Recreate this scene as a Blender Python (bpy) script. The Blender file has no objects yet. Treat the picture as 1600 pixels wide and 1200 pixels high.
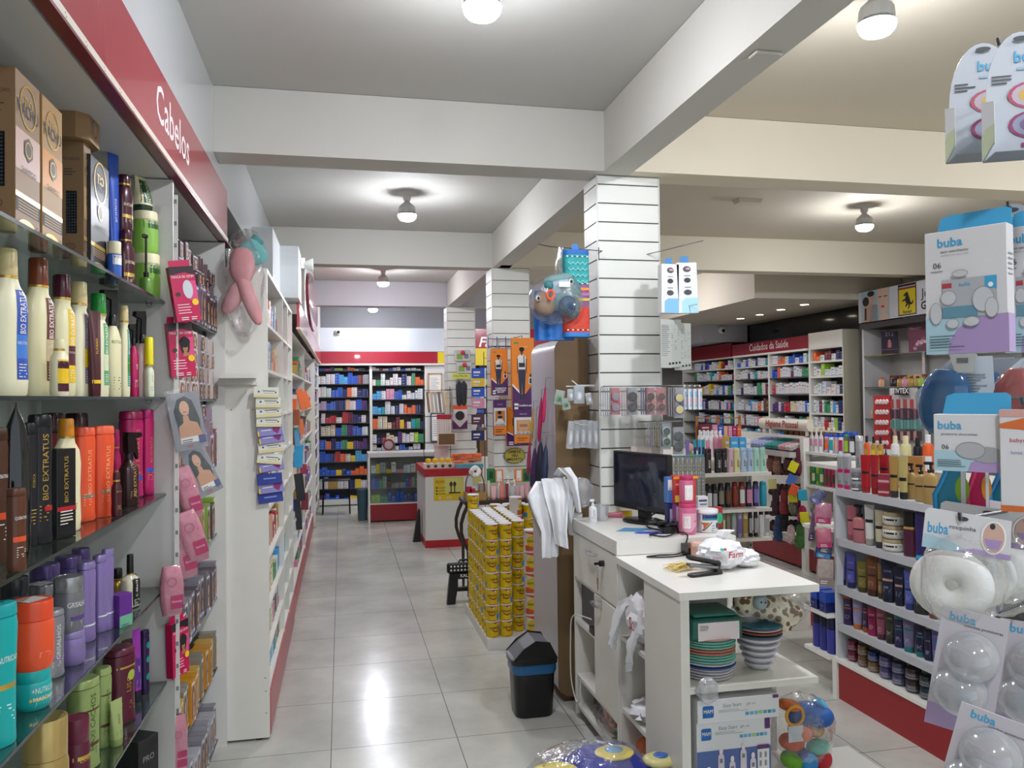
import bpy,math,random
import numpy as np
from mathutils import Matrix,Vector
from math import radians as rad,pi as PI,cos,sin
MR,MT=Matrix.Rotation,Matrix.Translation
random.seed(7)
S=bpy.context.scene
COL=S.collection
# ---------------------------------------------------------------- camera
F=1258.5
H=1.65
YAW,PIT,ROL=(rad(a)for a in(11.978,.8905,-.618))
_f=Vector((sin(YAW)*cos(PIT),cos(YAW)*cos(PIT),sin(PIT)))
_r0=Vector((cos(YAW),-sin(YAW),0))
_u0=_r0.cross(_f)
_r=_r0*cos(ROL)+_u0*sin(ROL)
_u=_u0*cos(ROL)-_r0*sin(ROL)
CAMP=Vector((0,0,H))
cam=bpy.data.objects.new('camera',bpy.data.cameras.new('camera'))
COL.objects.link(cam)
cam.matrix_world=Matrix(((_r[0],_u[0],-_f[0],0),(_r[1],_u[1],-_f[1],0),(_r[2],_u[2],-_f[2],H),(0,0,0,1)))
cam.data.sensor_width=36
cam.data.lens=36*F/1600
cam.data.clip_start=.02
S.camera=cam
# ---------------------------------------------------------------- world, exposure
W=bpy.data.worlds.new('world');S.world=W;W.use_nodes=True
W.node_tree.nodes['Background'].inputs[0].default_value=(.80,.90,1.0,1)
W.node_tree.nodes['Background'].inputs[1].default_value=1.0
S.view_settings.view_transform='Standard'
S.view_settings.look='None'
S.view_settings.exposure=0.2
S.view_settings.gamma=1
S.view_settings.use_curve_mapping=False
S.cycles.max_bounces=7
S.cycles.diffuse_bounces=4
S.cycles.glossy_bounces=3
S.cycles.transmission_bounces=6
S.cycles.transparent_max_bounces=14
S.cycles.sample_clamp_indirect=4
S.cycles.caustics_reflective=False
S.cycles.caustics_refractive=False
BULB=460.0 # radiance of the LED globes

# ---------------------------------------------------------------- photo geometry: where a sight line meets a plane of the place
def ray(x,y):return _f*F+_r*(x-800)-_u*(y-600)
def onx(x,y,X):d=ray(x,y);return CAMP+d*(X/d[0])
def ony(x,y,Y):d=ray(x,y);return CAMP+d*(Y/d[1])
def onz(x,y,Z):d=ray(x,y);return CAMP+d*((Z-H)/d[2])
# ---------------------------------------------------------------- materials
def lin(h):
    h=h.lstrip('#');o=[]
    for i in(0,2,4):
        c=int(h[i:i+2],16)/255
        o.append(c/12.92 if c<=.04045 else((c+.055)/1.055)**2.4)
    return(*o,1)
_M={}
def M(h,rough=.45,metal=0,kind='',bump=0,nscale=40,var=0,coat=0):
    """plain procedural surface; var mixes a little noise into the colour, bump roughens it"""
    key=(h,rough,metal,kind,bump,nscale,var,coat)
    if key in _M:return _M[key]
    m=bpy.data.materials.new(('surface_'+h.lstrip('#')+kind));m.use_nodes=True;_M[key]=m
    nt=m.node_tree;b=nt.nodes['Principled BSDF']
    b.inputs['Base Color'].default_value=lin(h)
    b.inputs['Roughness'].default_value=rough
    b.inputs['Metallic'].default_value=metal
    if coat:b.inputs['Coat Weight'].default_value=coat
    if kind=='emit':
        b.inputs['Emission Color'].default_value=lin(h);b.inputs['Emission Strength'].default_value=nscale
    if kind in('film','glass','clearplastic'):
        # thin clear sheet: mostly see-through, with sharp reflections
        t=nt.nodes.new('ShaderNodeBsdfTransparent');g=nt.nodes.new('ShaderNodeBsdfGlossy')
        mx=nt.nodes.new('ShaderNodeMixShader');fr=nt.nodes.new('ShaderNodeLayerWeight')
        t.inputs[0].default_value=lin(h);g.inputs[0].default_value=(1,1,1,1);g.inputs['Roughness'].default_value=rough
        fr.inputs[0].default_value={'film':.35,'glass':.3,'clearplastic':.45}[kind]
        mm=nt.nodes.new('ShaderNodeMath');mm.operation='MULTIPLY_ADD'
        mm.inputs[1].default_value={'film':.6,'glass':.7,'clearplastic':.45}[kind]
        mm.inputs[2].default_value={'film':.03,'glass':.03,'clearplastic':.05}[kind]
        nt.links.new(fr.outputs['Facing'],mm.inputs[0])
        nt.links.new(mm.outputs[0],mx.inputs[0]);nt.links.new(t.outputs[0],mx.inputs[1]);nt.links.new(g.outputs[0],mx.inputs[2])
        if kind!='glass':
            # a little milky scatter
            d=nt.nodes.new('ShaderNodeBsdfDiffuse');d.inputs[0].default_value=(.85,.86,.88,1)
            m2=nt.nodes.new('ShaderNodeMixShader');m2.inputs[0].default_value={'film':.025,'clearplastic':.2}[kind]
            nt.links.new(mx.outputs[0],m2.inputs[1]);nt.links.new(d.outputs[0],m2.inputs[2]);mx=m2
        nt.links.new(mx.outputs[0],nt.nodes['Material Output'].inputs[0])
        if bump:
            n=nt.nodes.new('ShaderNodeTexNoise');n.inputs['Scale'].default_value=nscale;n.inputs['Detail'].default_value=3
            bp=nt.nodes.new('ShaderNodeBump');bp.inputs['Strength'].default_value=bump;bp.inputs['Distance'].default_value=.01
            tc=nt.nodes.new('ShaderNodeTexCoord');nt.links.new(tc.outputs['Object'],n.inputs['Vector'])
            nt.links.new(n.outputs['Fac'],bp.inputs['Height']);nt.links.new(bp.outputs[0],g.inputs['Normal']);nt.links.new(bp.outputs[0],fr.inputs['Normal'])
        return m
    if var or bump:
        tc=nt.nodes.new('ShaderNodeTexCoord')
        n=nt.nodes.new('ShaderNodeTexNoise');n.inputs['Scale'].default_value=nscale;n.inputs['Detail'].default_value=4
        nt.links.new(tc.outputs['Object'],n.inputs['Vector'])
        if var:
            r=nt.nodes.new('ShaderNodeValToRGB');c=lin(h)
            r.color_ramp.elements[0].color=tuple(max(0,x*(1-var))for x in c[:3])+(1,)
            r.color_ramp.elements[1].color=tuple(min(1,x*(1+var))for x in c[:3])+(1,)
            r.color_ramp.elements[0].position=.3;r.color_ramp.elements[1].position=.7
            nt.links.new(n.outputs['Fac'],r.inputs[0]);nt.links.new(r.outputs[0],b.inputs['Base Color'])
        if bump:
            bp=nt.nodes.new('ShaderNodeBump');bp.inputs['Strength'].default_value=bump;bp.inputs['Distance'].default_value=.01
            nt.links.new(n.outputs['Fac'],bp.inputs['Height']);nt.links.new(bp.outputs[0],b.inputs['Normal'])
    return m
# ---------------------------------------------------------------- mesh builder
class MB:
    def __init__(s):s.v=[];s.f=[];s.m=[];s.mats=[];s.T=None
    def mi(s,m):
        if m not in s.mats:s.mats.append(m)
        return s.mats.index(m)
    def add(s,vs,fs,m):
        o=len(s.v);k=s.mi(m)
        if s.T is not None:vs=[tuple(s.T@Vector(v))for v in vs]
        s.v+=[tuple(v)for v in vs];s.f+=[tuple(i+o for i in f)for f in fs];s.m+=[k]*len(fs)
        return s
    def box(s,x0,x1,y0,y1,z0,z1,m,b=0):
        if b:
            # bevelled box: chamfer all vertical and horizontal edges lightly
            b=min(b,(x1-x0)/3,(y1-y0)/3,(z1-z0)/3)
            rings=[]
            def rr(z,i):return[(x0+i+b,y0+i,z),(x1-i-b,y0+i,z),(x1-i,y0+i+b,z),(x1-i,y1-i-b,z),(x1-i-b,y1-i,z),(x0+i+b,y1-i,z),(x0+i,y1-i-b,z),(x0+i,y0+i+b,z)]
            return s.loft([rr(z0,b),rr(z0+b,0),rr(z1-b,0),rr(z1,b)],m)
        vs=[(x0,y0,z0),(x1,y0,z0),(x1,y1,z0),(x0,y1,z0),(x0,y0,z1),(x1,y0,z1),(x1,y1,z1),(x0,y1,z1)]
        return s.add(vs,[(0,3,2,1),(4,5,6,7),(0,1,5,4),(1,2,6,5),(2,3,7,6),(3,0,4,7)],m)
    def loft(s,rings,m,cap=True,closed=True):
        n=len(rings[0]);vs=[p for r in rings for p in r];fs=[]
        for k in range(len(rings)-1):
            for i in range(n if closed else n-1):
                j=(i+1)%n;fs.append((k*n+i,k*n+j,(k+1)*n+j,(k+1)*n+i))
        if cap:
            fs.append(tuple(range(n-1,-1,-1)));fs.append(tuple((len(rings)-1)*n+i for i in range(n)))
        return s.add(vs,fs,m)
    def lathe(s,prof,m,n=20,c=(0,0),cap=True):
        return s.loft([[(c[0]+r*cos(2*PI*i/n),c[1]+r*sin(2*PI*i/n),z)for i in range(n)]for r,z in prof],m,cap)
    def tube(s,pts,r,m,n=6,cap=True):
        pts=[Vector(p)for p in pts];rings=[]
        for i,p in enumerate(pts):
            t=(pts[min(i+1,len(pts)-1)]-pts[max(i-1,0)]).normalized()
            a=t.cross(Vector((0,0,1))if abs(t.z)<.9 else Vector((1,0,0))).normalized();b=t.cross(a)
            rr=r[i]if isinstance(r,(list,tuple))else r
            rings.append([tuple(p+(a*cos(2*PI*k/n)+b*sin(2*PI*k/n))*rr)for k in range(n)])
        # keep rings aligned
        for i in range(1,len(rings)):
            best=min(range(n),key=lambda o:sum((Vector(rings[i][(k+o)%n])-Vector(rings[i-1][k])).length for k in range(n)))
            rings[i]=rings[i][best:]+rings[i][:best]
        return s.loft(rings,m,cap)
    def prism(s,poly,a,b,m,axis='y'):
        """polygon (u,w) extruded along axis from a to b; for y: (x,z), for x: (y,z), for z: (x,y)"""
        P={'y':lambda u,w,t:(u,t,w),'x':lambda u,w,t:(t,u,w),'z':lambda u,w,t:(u,w,t)}[axis]
        n=len(poly);vs=[P(u,w,a)for u,w in poly]+[P(u,w,b)for u,w in poly]
        fs=[tuple(range(n)),tuple(range(2*n-1,n-1,-1))]+[(i,n+i,n+(i+1)%n,(i+1)%n)for i in range(n)]
        return s.add(vs,fs,m)
    def mesh(s,name,sm=1,ang=35):
        me=bpy.data.meshes.new(name);me.from_pydata(s.v,[],s.f)
        for m in s.mats:me.materials.append(m)
        me.polygons.foreach_set('material_index',s.m)
        import bmesh
        bm=bmesh.new();bm.from_mesh(me);bmesh.ops.recalc_face_normals(bm,faces=bm.faces);bm.to_mesh(me);bm.free()
        if sm:
            me.polygons.foreach_set('use_smooth',[True]*len(me.polygons));me.set_sharp_from_angle(angle=rad(ang))
        me.update();return me
    def build(s,name,parent=None,loc=None,rz=0,sm=1,ang=35,rot=None):
        o=bpy.data.objects.new(name,s.mesh(name,sm,ang));COL.objects.link(o)
        if loc is not None:o.location=loc
        if rot is not None:o.rotation_euler=rot
        elif rz:o.rotation_euler=(0,0,rz)
        if parent is not None:o.parent=parent
        return o
def tag(o,label,cat,group=None,kind=None):
    if label:o['label']=label
    if cat:o['category']=cat
    if group:o['group']=group
    if kind:o['kind']=kind
    return o
def struct(mb,name,label=None,**k):
    o=mb.build(name,**k);o['kind']='structure'
    if label:o['label']=label
    return o
def thing(name,label,cat,loc=(0,0,0),rz=0,group=None,rot=None):
    o=bpy.data.objects.new(name,None);COL.objects.link(o);o.empty_display_size=.05
    o.location=loc;o.rotation_euler=rot if rot is not None else(0,0,rz)
    return tag(o,label,cat,group)
def kids(o):return[c for c in COL.objects if c.parent==o]
_kids={}
def dup(root,loc,rz=0,label=None,group=None,rot=None,scale=None):
    def cp(o,par):
        c=o.copy();COL.objects.link(c);c.parent=par
        for ch in list(o.children):cp(ch,c)
        return c
    r=cp(root,None);r.location=loc;r.rotation_euler=rot if rot is not None else(0,0,rz)
    if scale:r.scale=scale
    if label:r['label']=label
    if group:r['group']=group
    elif 'group' in r:del r['group']
    return r
# ---------------------------------------------------------------- lettering
_T={}
def textmesh(s,size=1.0,bold=0.0):
    key=(s,bold)
    if key not in _T:
        c=bpy.data.curves.new('lettering','FONT');c.body=s;c.size=1;c.resolution_u=2;c.fill_mode='FRONT';c.offset=bold
        c.align_x='CENTER';c.align_y='CENTER'
        o=bpy.data.objects.new('lettering',c);COL.objects.link(o)
        dg=bpy.context.evaluated_depsgraph_get();me=o.evaluated_get(dg).to_mesh()
        vs=[(v.co.x,v.co.y)for v in me.vertices];fs=[tuple(p.vertices)for p in me.polygons]
        o.evaluated_get(dg).to_mesh_clear();bpy.data.objects.remove(o);bpy.data.curves.remove(c)
        w=(max([v[0]for v in vs]or[1])-min([v[0]for v in vs]or[0]))
        _T[key]=(vs,fs,w)
    return _T[key]
class Print:
    """flat marks wrapped onto a front face; surf(x,z,off)->point"""
    def __init__(s,surf,mb=None):s.S=surf;s.mb=mb or MB();s.k=0
    def off(s):s.k+=1;return .0003+.00012*s.k
    def rect(s,x0,x1,z0,z1,m,nx=1,nz=1):
        o=s.off();vs=[];fs=[];q=[Vector(s.S((x0+x1)/2,z,o))for z in(z0,(z0+z1)/2,z1)]
        if((q[0]+q[2])/2-q[1]).length>.0002:nz=8
        for j in range(nz+1):
            for i in range(nx+1):vs.append(s.S(x0+(x1-x0)*i/nx,z0+(z1-z0)*j/nz,o))
        for j in range(nz):
            for i in range(nx):a=j*(nx+1)+i;fs.append((a,a+1,a+nx+2,a+nx+1))
        s.mb.add(vs,fs,m);return s
    def poly(s,pts,m):
        """polygon, cut into vertical strips so it follows a curved front"""
        o=s.off();xs=[p[0]for p in pts];a,b=min(xs),max(xs);c=(a+b)/2;zc=sum(p[1]for p in pts)/len(pts)
        q=[Vector(s.S(x,zc,o))for x in(a,c,b)];n=1 if((q[0]+q[2])/2-q[1]).length<.0004 else 8
        def clip(P,x,keep):
            out=[]
            for i in range(len(P)):
                p0,p1=P[i-1],P[i];k0,k1=keep*(p0[0]-x)>=0,keep*(p1[0]-x)>=0
                if k0!=k1:t=(x-p0[0])/(p1[0]-p0[0]);out.append((x,p0[1]+t*(p1[1]-p0[1])))
                if k1:out.append(p1)
            return out
        for k in range(n):
            P=list(pts)
            if n>1:P=clip(P,a+(b-a)*k/n,1);P=clip(P,a+(b-a)*(k+1)/n,-1)if len(P)>2 else P
            if len(P)>2:s.mb.add([s.S(x,z,o)for x,z in P],[tuple(range(len(P)))],m)
        return s
    def ell(s,cx,cz,rx,rz,m,n=16):return s.poly([(cx+rx*cos(2*PI*i/n),cz+rz*sin(2*PI*i/n))for i in range(n)],m)
    def ring(s,cx,cz,rx,rz,t,m,n=20):
        o=s.off();vs=[];fs=[]
        for i in range(n):
            a=2*PI*i/n
            vs+=[s.S(cx+rx*cos(a),cz+rz*sin(a),o),s.S(cx+(rx-t)*cos(a),cz+(rz-t)*sin(a),o)]
            j=(i+1)%n;fs.append((2*i,2*j,2*j+1,2*i+1))
        s.mb.add(vs,fs,m);return s
    def text(s,t,cx,cz,size,m,vert=False,bold=0.0,wmax=None,slant=0):
        vs,fs,w=textmesh(t,1,bold);k=size
        if wmax and w*k>wmax:k=wmax/w
        o=s.off();sy=size if wmax else k
        if vert:pts=[s.S(cx-v[1]*sy,cz+v[0]*k,o)for v in vs]
        else:pts=[s.S(cx+(v[0]+slant*v[1])*k,cz+v[1]*sy,o)for v in vs]
        s.mb.add(pts,fs,m);return s
    def lines(s,x0,x1,z0,z1,n,m,fill=.4,rnd=True):
        """rows of tiny illegible print"""
        st=(z1-z0)/n
        for i in range(n):
            xe=x0+(x1-x0)*(random.uniform(.55,1)if rnd else 1)
            s.rect(x0,xe,z0+i*st,z0+i*st+st*fill,m)
        return s
def flat(y):return lambda x,z,o:(x,y-o,z)
# shared colours
WHITE=M('#e9e9e4',.35);OFFW=M('#d8d6cc',.45);CREAM=M('#e8dfb8',.4);BLACK=M('#101012',.35);RED=M('#b01a26',.4)
INK=M('#2b2b33',.5);GREY=M('#8d8d90',.5);GOLD=M('#c9a24a',.3,.8);CHROME=M('#cfd2d4',.18,1);PAPER=M('#eceae6',.6)
LAMIN=M('#e4e2d9',.38,var=.02,nscale=6);LAMIN2=M('#dcdad2',.4,var=.02,nscale=5);DARKGREY=M('#3a3b3f',.5)
# ================================================================ the room
CEIL=3.13;BEAM=2.815
paintL=M('#cbc9c1',.7,var=.015,nscale=2);paintR=M('#e3dac6',.7,var=.015,nscale=2)
ceilL=M('#c2c1bb',.8,var=.02,nscale=2);ceilR=M('#cdc4b2',.8,var=.02,nscale=2)
glossW=M('#d9dcdf',.12,coat=.3)
def tile_mat():
    m=bpy.data.materials.new('floor_tiles');m.use_nodes=True;nt=m.node_tree;b=nt.nodes['Principled BSDF']
    tc=nt.nodes.new('ShaderNodeTexCoord');mp=nt.nodes.new('ShaderNodeMapping');br=nt.nodes.new('ShaderNodeTexBrick')
    nt.links.new(tc.outputs['Object'],mp.inputs[0]);nt.links.new(mp.outputs[0],br.inputs['Vector'])
    # joints run through x = -0.058 and y = 3.907 in the room
    mp.inputs['Location'].default_value=(.058,-3.907+.0,0)
    br.offset=0;br.squash=1;br.inputs['Scale'].default_value=1
    br.inputs['Brick Width'].default_value=.596;br.inputs['Row Height'].default_value=.6;br.inputs['Mortar Size'].default_value=.0022
    br.inputs['Mortar Smooth'].default_value=.2
    n=nt.nodes.new('ShaderNodeTexNoise');n.inputs['Scale'].default_value=1.6;n.inputs['Detail'].default_value=7;n.inputs['Roughness'].default_value=.6
    nt.links.new(mp.outputs[0],n.inputs['Vector'])
    r=nt.nodes.new('ShaderNodeValToRGB');r.color_ramp.elements[0].color=lin('#b1b1a9');r.color_ramp.elements[1].color=lin('#cfcfc6')
    r.color_ramp.elements[0].position=.35;r.color_ramp.elements[1].position=.65
    nt.links.new(n.outputs['Fac'],r.inputs[0]);nt.links.new(r.outputs[0],br.inputs['Color1']);nt.links.new(r.outputs[0],br.inputs['Color2'])
    br.inputs['Mortar'].default_value=lin('#5c5b58');nt.links.new(br.outputs['Color'],b.inputs['Base Color'])
    b.inputs['Roughness'].default_value=.19
    return m
mb=MB();mb.box(-1.0,6.2,-3.0,13.7,-.1,0,tile_mat());struct(mb,'floor','glossy grey marbled floor tiles',sm=0)
mb=MB();mb.box(-1.0,1.5,-3.0,13.7,CEIL,CEIL+.1,ceilL);struct(mb,'ceiling','grey white ceiling over the left aisle',sm=0)
mb=MB();mb.box(1.5,6.2,-3.0,13.7,CEIL,CEIL+.1,ceilR);struct(mb,'ceiling.001','cream ceiling over the right side',sm=0)
mb=MB();mb.box(-1.1,-1.0,-3.0,13.7,0,CEIL,paintL);struct(mb,'wall_left',sm=0)
mb=MB();mb.box(6.1,6.2,-3.0,13.7,0,CEIL,paintR);struct(mb,'wall_right',sm=0)
mb=MB();mb.box(-1.0,6.2,13.6,13.7,0,CEIL,M('#a5a4a2',.8));struct(mb,'wall_back',sm=0)
mb=MB();mb.box(-.99,-.58,-1.0,7.2,2.67,CEIL-.001,glossW);struct(mb,'trim_1','glossy white bulkhead panel above the red hair sign',sm=0)
# beams
def beam(n,x0,x1,y0,y1,m,lab,z0=BEAM):mb=MB();mb.box(x0,x1,y0,y1,z0,CEIL-.002,m);return struct(mb,'trim_%d'%n,lab,sm=0)
beam(2,-.99,1.345,3.97,4.17,paintL,'white cross beam over the left aisle, nearest')
beam(3,1.50,6.1,3.95,4.16,paintR,'cream cross beam over the right side, nearest')
beam(4,1.345,1.50,-3.0,3.97,paintL,'long beam running away above the counter')
beam(5,1.345,1.50,3.97,7.14,paintL,'long beam between the first and second columns')
beam(6,1.345,1.50,7.32,10.3,paintL,'long beam between the second and third columns')
beam(7,-.99,1.40,7.14,7.32,paintL,'white cross beam at the second column')
beam(8,1.40,6.1,6.98,7.16,paintR,'cream cross beam at the second column')
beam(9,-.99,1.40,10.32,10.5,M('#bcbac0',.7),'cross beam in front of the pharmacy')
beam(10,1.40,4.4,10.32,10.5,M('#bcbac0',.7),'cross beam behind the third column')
# white slatwall columns
slat=M('#dedfd8',.4,var=.015,nscale=8)
def column(n,x0,x1,y0,y1,z1,zs,lab,pitch=.1,low=0.0):
    mb=MB();g=M('#4a4a46',.6)
    mb.box(x0+.006,x1-.006,y0+.006,y1-.006,low,z1,g)
    z=zs
    zz=[z1]
    while z>low+.02:zz.append(z);z-=pitch
    zz.append(low)
    for a,b in zip(zz[1:],zz[:-1]):
        if b-a<.01:continue
        mb.box(x0,x1,y0,y0+.012,a+.0035,b-.0035,slat)
        mb.box(x0,x0+.012,y0+.012,y1,a+.0035,b-.0035,slat)
        mb.box(x1-.012,x1,y0+.012,y1,a+.0035,b-.0035,slat)
    # corner beads
    mb.box(x0-.003,x0+.004,y0-.003,y0+.004,low,z1,M('#c9cac4',.35));mb.box(x1-.004,x1+.003,y0-.003,y0+.004,low,z1,M('#c9cac4',.35))
    return struct(mb,'trim_%d'%n,lab,sm=0)
column(11,1.325,1.672,4.04,4.27,BEAM-.0,2.765,'near column clad in white slatwall',.0995)
column(12,1.335,1.68,7.12,7.42,BEAM,2.70,'second column clad in white slatwall',.12)
column(13,1.335,1.70,10.28,10.6,BEAM,2.74,'third column clad in white slatwall',.11)
# small concealed electrical plates
mb=MB();mb.box(-.05,.05,-.03,.03,-.012,0,paintL,.004);p=ony(1188,92,2.15);tag(mb.build('blank_plate',loc=(1.43,p.y+.35,BEAM)),'small white blank plate under the long beam','plate')
p=onz(1168,312,CEIL)
mb=MB();mb.loft([[(-.10,-.055,0),(.10,-.055,0),(.10,.055,0),(-.10,.055,0)],[(-.085,-.045,-.03),(.085,-.045,-.03),(.085,.045,-.03),(-.085,.045,-.03)]],ceilR)
tag(mb.build('ceiling_cover',loc=(p.x,p.y,CEIL-.001)),'flat cream cover box on the right ceiling near the bulb','cover')
# ---------------------------------------------------------------- LED bulbs
glow=M('#f4f7ff',.3,kind='emit',nscale=BULB)
def bulb(x,y,lab,z=CEIL,s=1.0,base=True):
    t=thing('ceiling_bulb',lab,'light bulb',(x,y,z))
    if base:
        b=MB();b.lathe([(.07*s,0),(.07*s,-.008),(.055*s,-.014),(.03*s,-.02),(.026*s,-.055),(.022*s,-.06)],M('#cfcdc8',.4),24);b.build('socket_base',t)
    b=MB()
    pr=[(.018*s,-.06),(.02*s,-.07),(.04*s,-.09),(.055*s,-.105),(.058*s,-.15)]
    n=28;rings=[]
    for r,zz in pr:rings.append([((r*(1+(.07 if(i%2 and r>.03)else 0)))*cos(2*PI*i/n),(r*(1+(.07 if(i%2 and r>.03)else 0)))*sin(2*PI*i/n),zz)for i in range(n)])
    b.loft(rings,M('#c6c6c6',.35));b.lathe([(.05*s,-.15),(.066*s,-.158),(.0665*s,-.163)],M('#dcdcdc',.3),24);b.build('bulb_housing',t,ang=20)
    b=MB();b.lathe([(.066*s,-.163),(.063*s,-.18),(.05*s,-.197),(.025*s,-.206)],glow,12);b.build('glowing_globe',t)
    return t
for x,y,lab in((.475,2.66,'glowing ceiling bulb at the top centre, nearest the camera'),(.475,5.82,'glowing bulb under a round base before the second beam'),
                  (.48,9.3,'glowing bulb on the ceiling between second and third beams'),(.47,12.1,'glowing bulb beyond the beam before the pharmacy'),
                  (*onz(1370,45,2.95).xy,'glowing ceiling bulb at the top right corner'),(4.05,5.62,'glowing bulb with ribbed neck on the right cream ceiling'),
                  (3.45,9.0,'glowing bulb behind the near column at right'),(2.35,11.3,'glowing bulb seen between second and third columns')):
    bulb(x,y,lab)
for x,y,w in((.5,-.3,"over the left aisle"),(1.95,-.2,"over the middle"),(4.3,2.6,"far to the right")):  # unseen bulbs carrying on the lamp rows, added to brighten the near goods
    bulb(x,y,"added unseen ceiling bulb near the shop front, "+w)
# ================================================================ product builders (front faces local -y)
def sgn(a):return-1 if a<0 else 1
class Body:
    """stack of superellipse rings (z, w, d, n[, yoff])"""
    def __init__(s,rings):s.r=[tuple(r)+(0,)*(5-len(r))for r in rings]
    def at(s,z):
        R=s.r
        if z<=R[0][0]:return R[0][1:]
        for a,b in zip(R,R[1:]):
            if z<=b[0]:
                t=(z-a[0])/max(1e-9,b[0]-a[0]);return tuple(a[i]+(b[i]-a[i])*t for i in range(1,5))
        return R[-1][1:]
    def S(s,x,z,o):
        w,d,n,yo=s.at(z);u=min(.999,abs(2*x/w))if w>0 else 0
        return(x,yo-d/2*(1-u**n)**(1/n)-o,z)
    def mb(s,m,seg=24,mb=None):
        mb=mb or MB();rings=[]
        for z,w,d,n,yo in s.r:
            ring=[]
            for i in range(seg):
                a=2*PI*i/seg;c,q=cos(a),sin(a)
                ring.append((w/2*sgn(c)*abs(c)**(2/n),yo+d/2*sgn(q)*abs(q)**(2/n),z))
            rings.append(ring)
        mb.loft(rings,m);return mb
def round_cap(r,z0,z1,m,top=.92,seg=22,rib=True,mb=None):
    mb=mb or MB();mb.lathe([(r*.97,z0),(r,z0+.002),(r*top,z1-.004),(r*top*.9,z1)],m,seg);return mb
def shampoo(lab,w,d,h,col,cap,pr=None,hs=.78,capr=None,n=2.6,ring=GOLD,name='shampoo_bottle',cat='bottle',waist=.94,taper=1.0):
    """flat shouldered bottle with a cylinder cap"""
    t=thing(name,lab,cat);capr=capr or min(w,d)*.36;hb=h*hs
    b=Body([(0,w*.88,d*.88,n),(.004,w*.95,d*.95,n),(hb*.12,w,d,n),(hb*.42,w*waist,d*waist,n),(hb*.72,w*taper,d*taper,n),(hb*.86,w*.9*taper,d*.9,n),(hb*.94,w*.62,d*.72,2.2),(hb,capr*2.0,capr*2.0,2)])
    b.mb(col).build('bottle_body',t)
    c=MB();c.lathe([(capr*1.04,hb-.001),(capr*1.04,hb+.004)],ring,20);round_cap(capr,hb+.004,h,cap,.95,mb=c);c.build('cap',t)
    if pr:P=Print(b.S);pr(P,w*.8,hb);P.mb.build('printed_label',t)
    return t
def cyl_bottle(lab,w,d,h,col,cap,pr=None,hs=.9,n=2.3,name='shampoo_bottle',cat='bottle',capw=.98,tz=1.0):
    """straight bottle whose flip cap is nearly as wide as the body"""
    t=thing(name,lab,cat);hb=h*hs
    b=Body([(0,w*.88,d*.88,n),(.005,w*tz,d*tz,n),(hb*.12,w*.95*tz,d*.95,n),(hb*.5,w*.93*(1+tz)/2,d*.93*(1+tz)/2,n),(hb*.93,w,d,n),(hb,w*.94,d*.94,n)])
    b.mb(col).build('bottle_body',t)
    Body([(hb,w*capw*.9,d*capw*.9,n),(hb+.003,w*capw,d*capw,n),(h-.006,w*capw*.97,d*capw*.97,n),(h-.001,w*capw*.88,d*capw*.88,n),(h,w*capw*.6,d*capw*.6,n)]).mb(cap).build('cap',t)
    if pr:P=Print(b.S);pr(P,w*.8,hb);P.mb.build('printed_label',t)
    return t
def tube(lab,w,d,h,col,cap,pr=None,capf=.16,name='cream_tube',cat='tube',flat_top=.012):
    """squeeze tube standing on its cap, crimped flat at the top"""
    t=thing(name,lab,cat);hc=h*capf
    c=Body([(0,w*.72,d*.9,2.3),(.003,w*.76,d*.95,2.3),(hc,w*.82,d*.98,2.3)]);c.mb(cap).build('cap',t)
    b=Body([(hc,w*.82,d,2.2),(hc+(h-hc)*.3,w*.87,d*.86,2.2),(hc+(h-hc)*.7,w*.94,d*.5,2.2),(h*.955,w,d*.14,2.4),(h,w,.003,2.6)])
    b.mb(col).build('tube_body',t)
    if pr:P=Print(b.S);pr(P,w*.74,h);P.mb.build('printed_label',t)
    return t
def jar(lab,w,h,col,lid,pr=None,lf=.3,name='cream_jar',cat='jar',top=None,lidw=.95):
    t=thing(name,lab,cat);hb=h*(1-lf)
    b=Body([(0,w*.82,w*.82,2),(.006,w*.93,w*.93,2),(hb*.25,w,w,2),(hb*.9,w,w,2),(hb,w*.93,w*.93,2)])
    b.mb(col,28).build('jar_body',t)
    l=MB();l.lathe([(w*.5*lidw*.96,hb),(w*.5*lidw,hb+.002),(w*.5*lidw,h-.004),(w*.5*lidw*.96,h),(w*.5*lidw*.86,h),(w*.5*lidw*.85,h-.001)],lid,28);l.build('lid',t)
    if top:q=MB();q.box(-w*.3,w*.3,-w*.22,w*.25,h,h+.0006,top);q.build('price_sticker',t)
    if pr:P=Print(b.S);pr(P,w*.85,hb);P.mb.build('printed_label',t)
    return t
def trigger(lab,w,d,h,col,head,pr=None,hs=.66,name='spray_bottle',side=1,n=2.4,clear=None):
    t=thing(name,lab,'spray bottle');hb=h*hs
    b=Body([(0,w*.9,d*.9,n),(.004,w,d,n),(hb*.8,w,d,n),(hb*.93,w*.7,d*.75,2.2),(hb,w*.4,w*.4,2)]);b.mb(col).build('bottle_body',t)
    g=MB();r=w*.22
    g.lathe([(r,hb),(r*1.05,hb+h*.09),(r*.7,hb+h*.11)],head,14)
    z1=hb+h*.1
    g.prism([(-r*1.1,z1),(r*1.0,z1),(r*1.2,h*.93),(r*.9,h),(-w*.75,h*.985),(-w*.8,h*.93),(-r*1.0,h*.9)],-r*.75,r*.75,head)
    g.prism([(-r*.9,z1+h*.05),(-w*.55,hb-.0),(-w*.62,hb+.004),(-w*.5,h*.9),(-r*.9,h*.9)],-r*.35,r*.35,head)
    o=g.build('spray_trigger',t)
    if side<0:o.rotation_euler=(0,0,PI)
    if pr:P=Print(b.S);pr(P,w*.8,hb);P.mb.build('printed_label',t)
    return t
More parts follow.
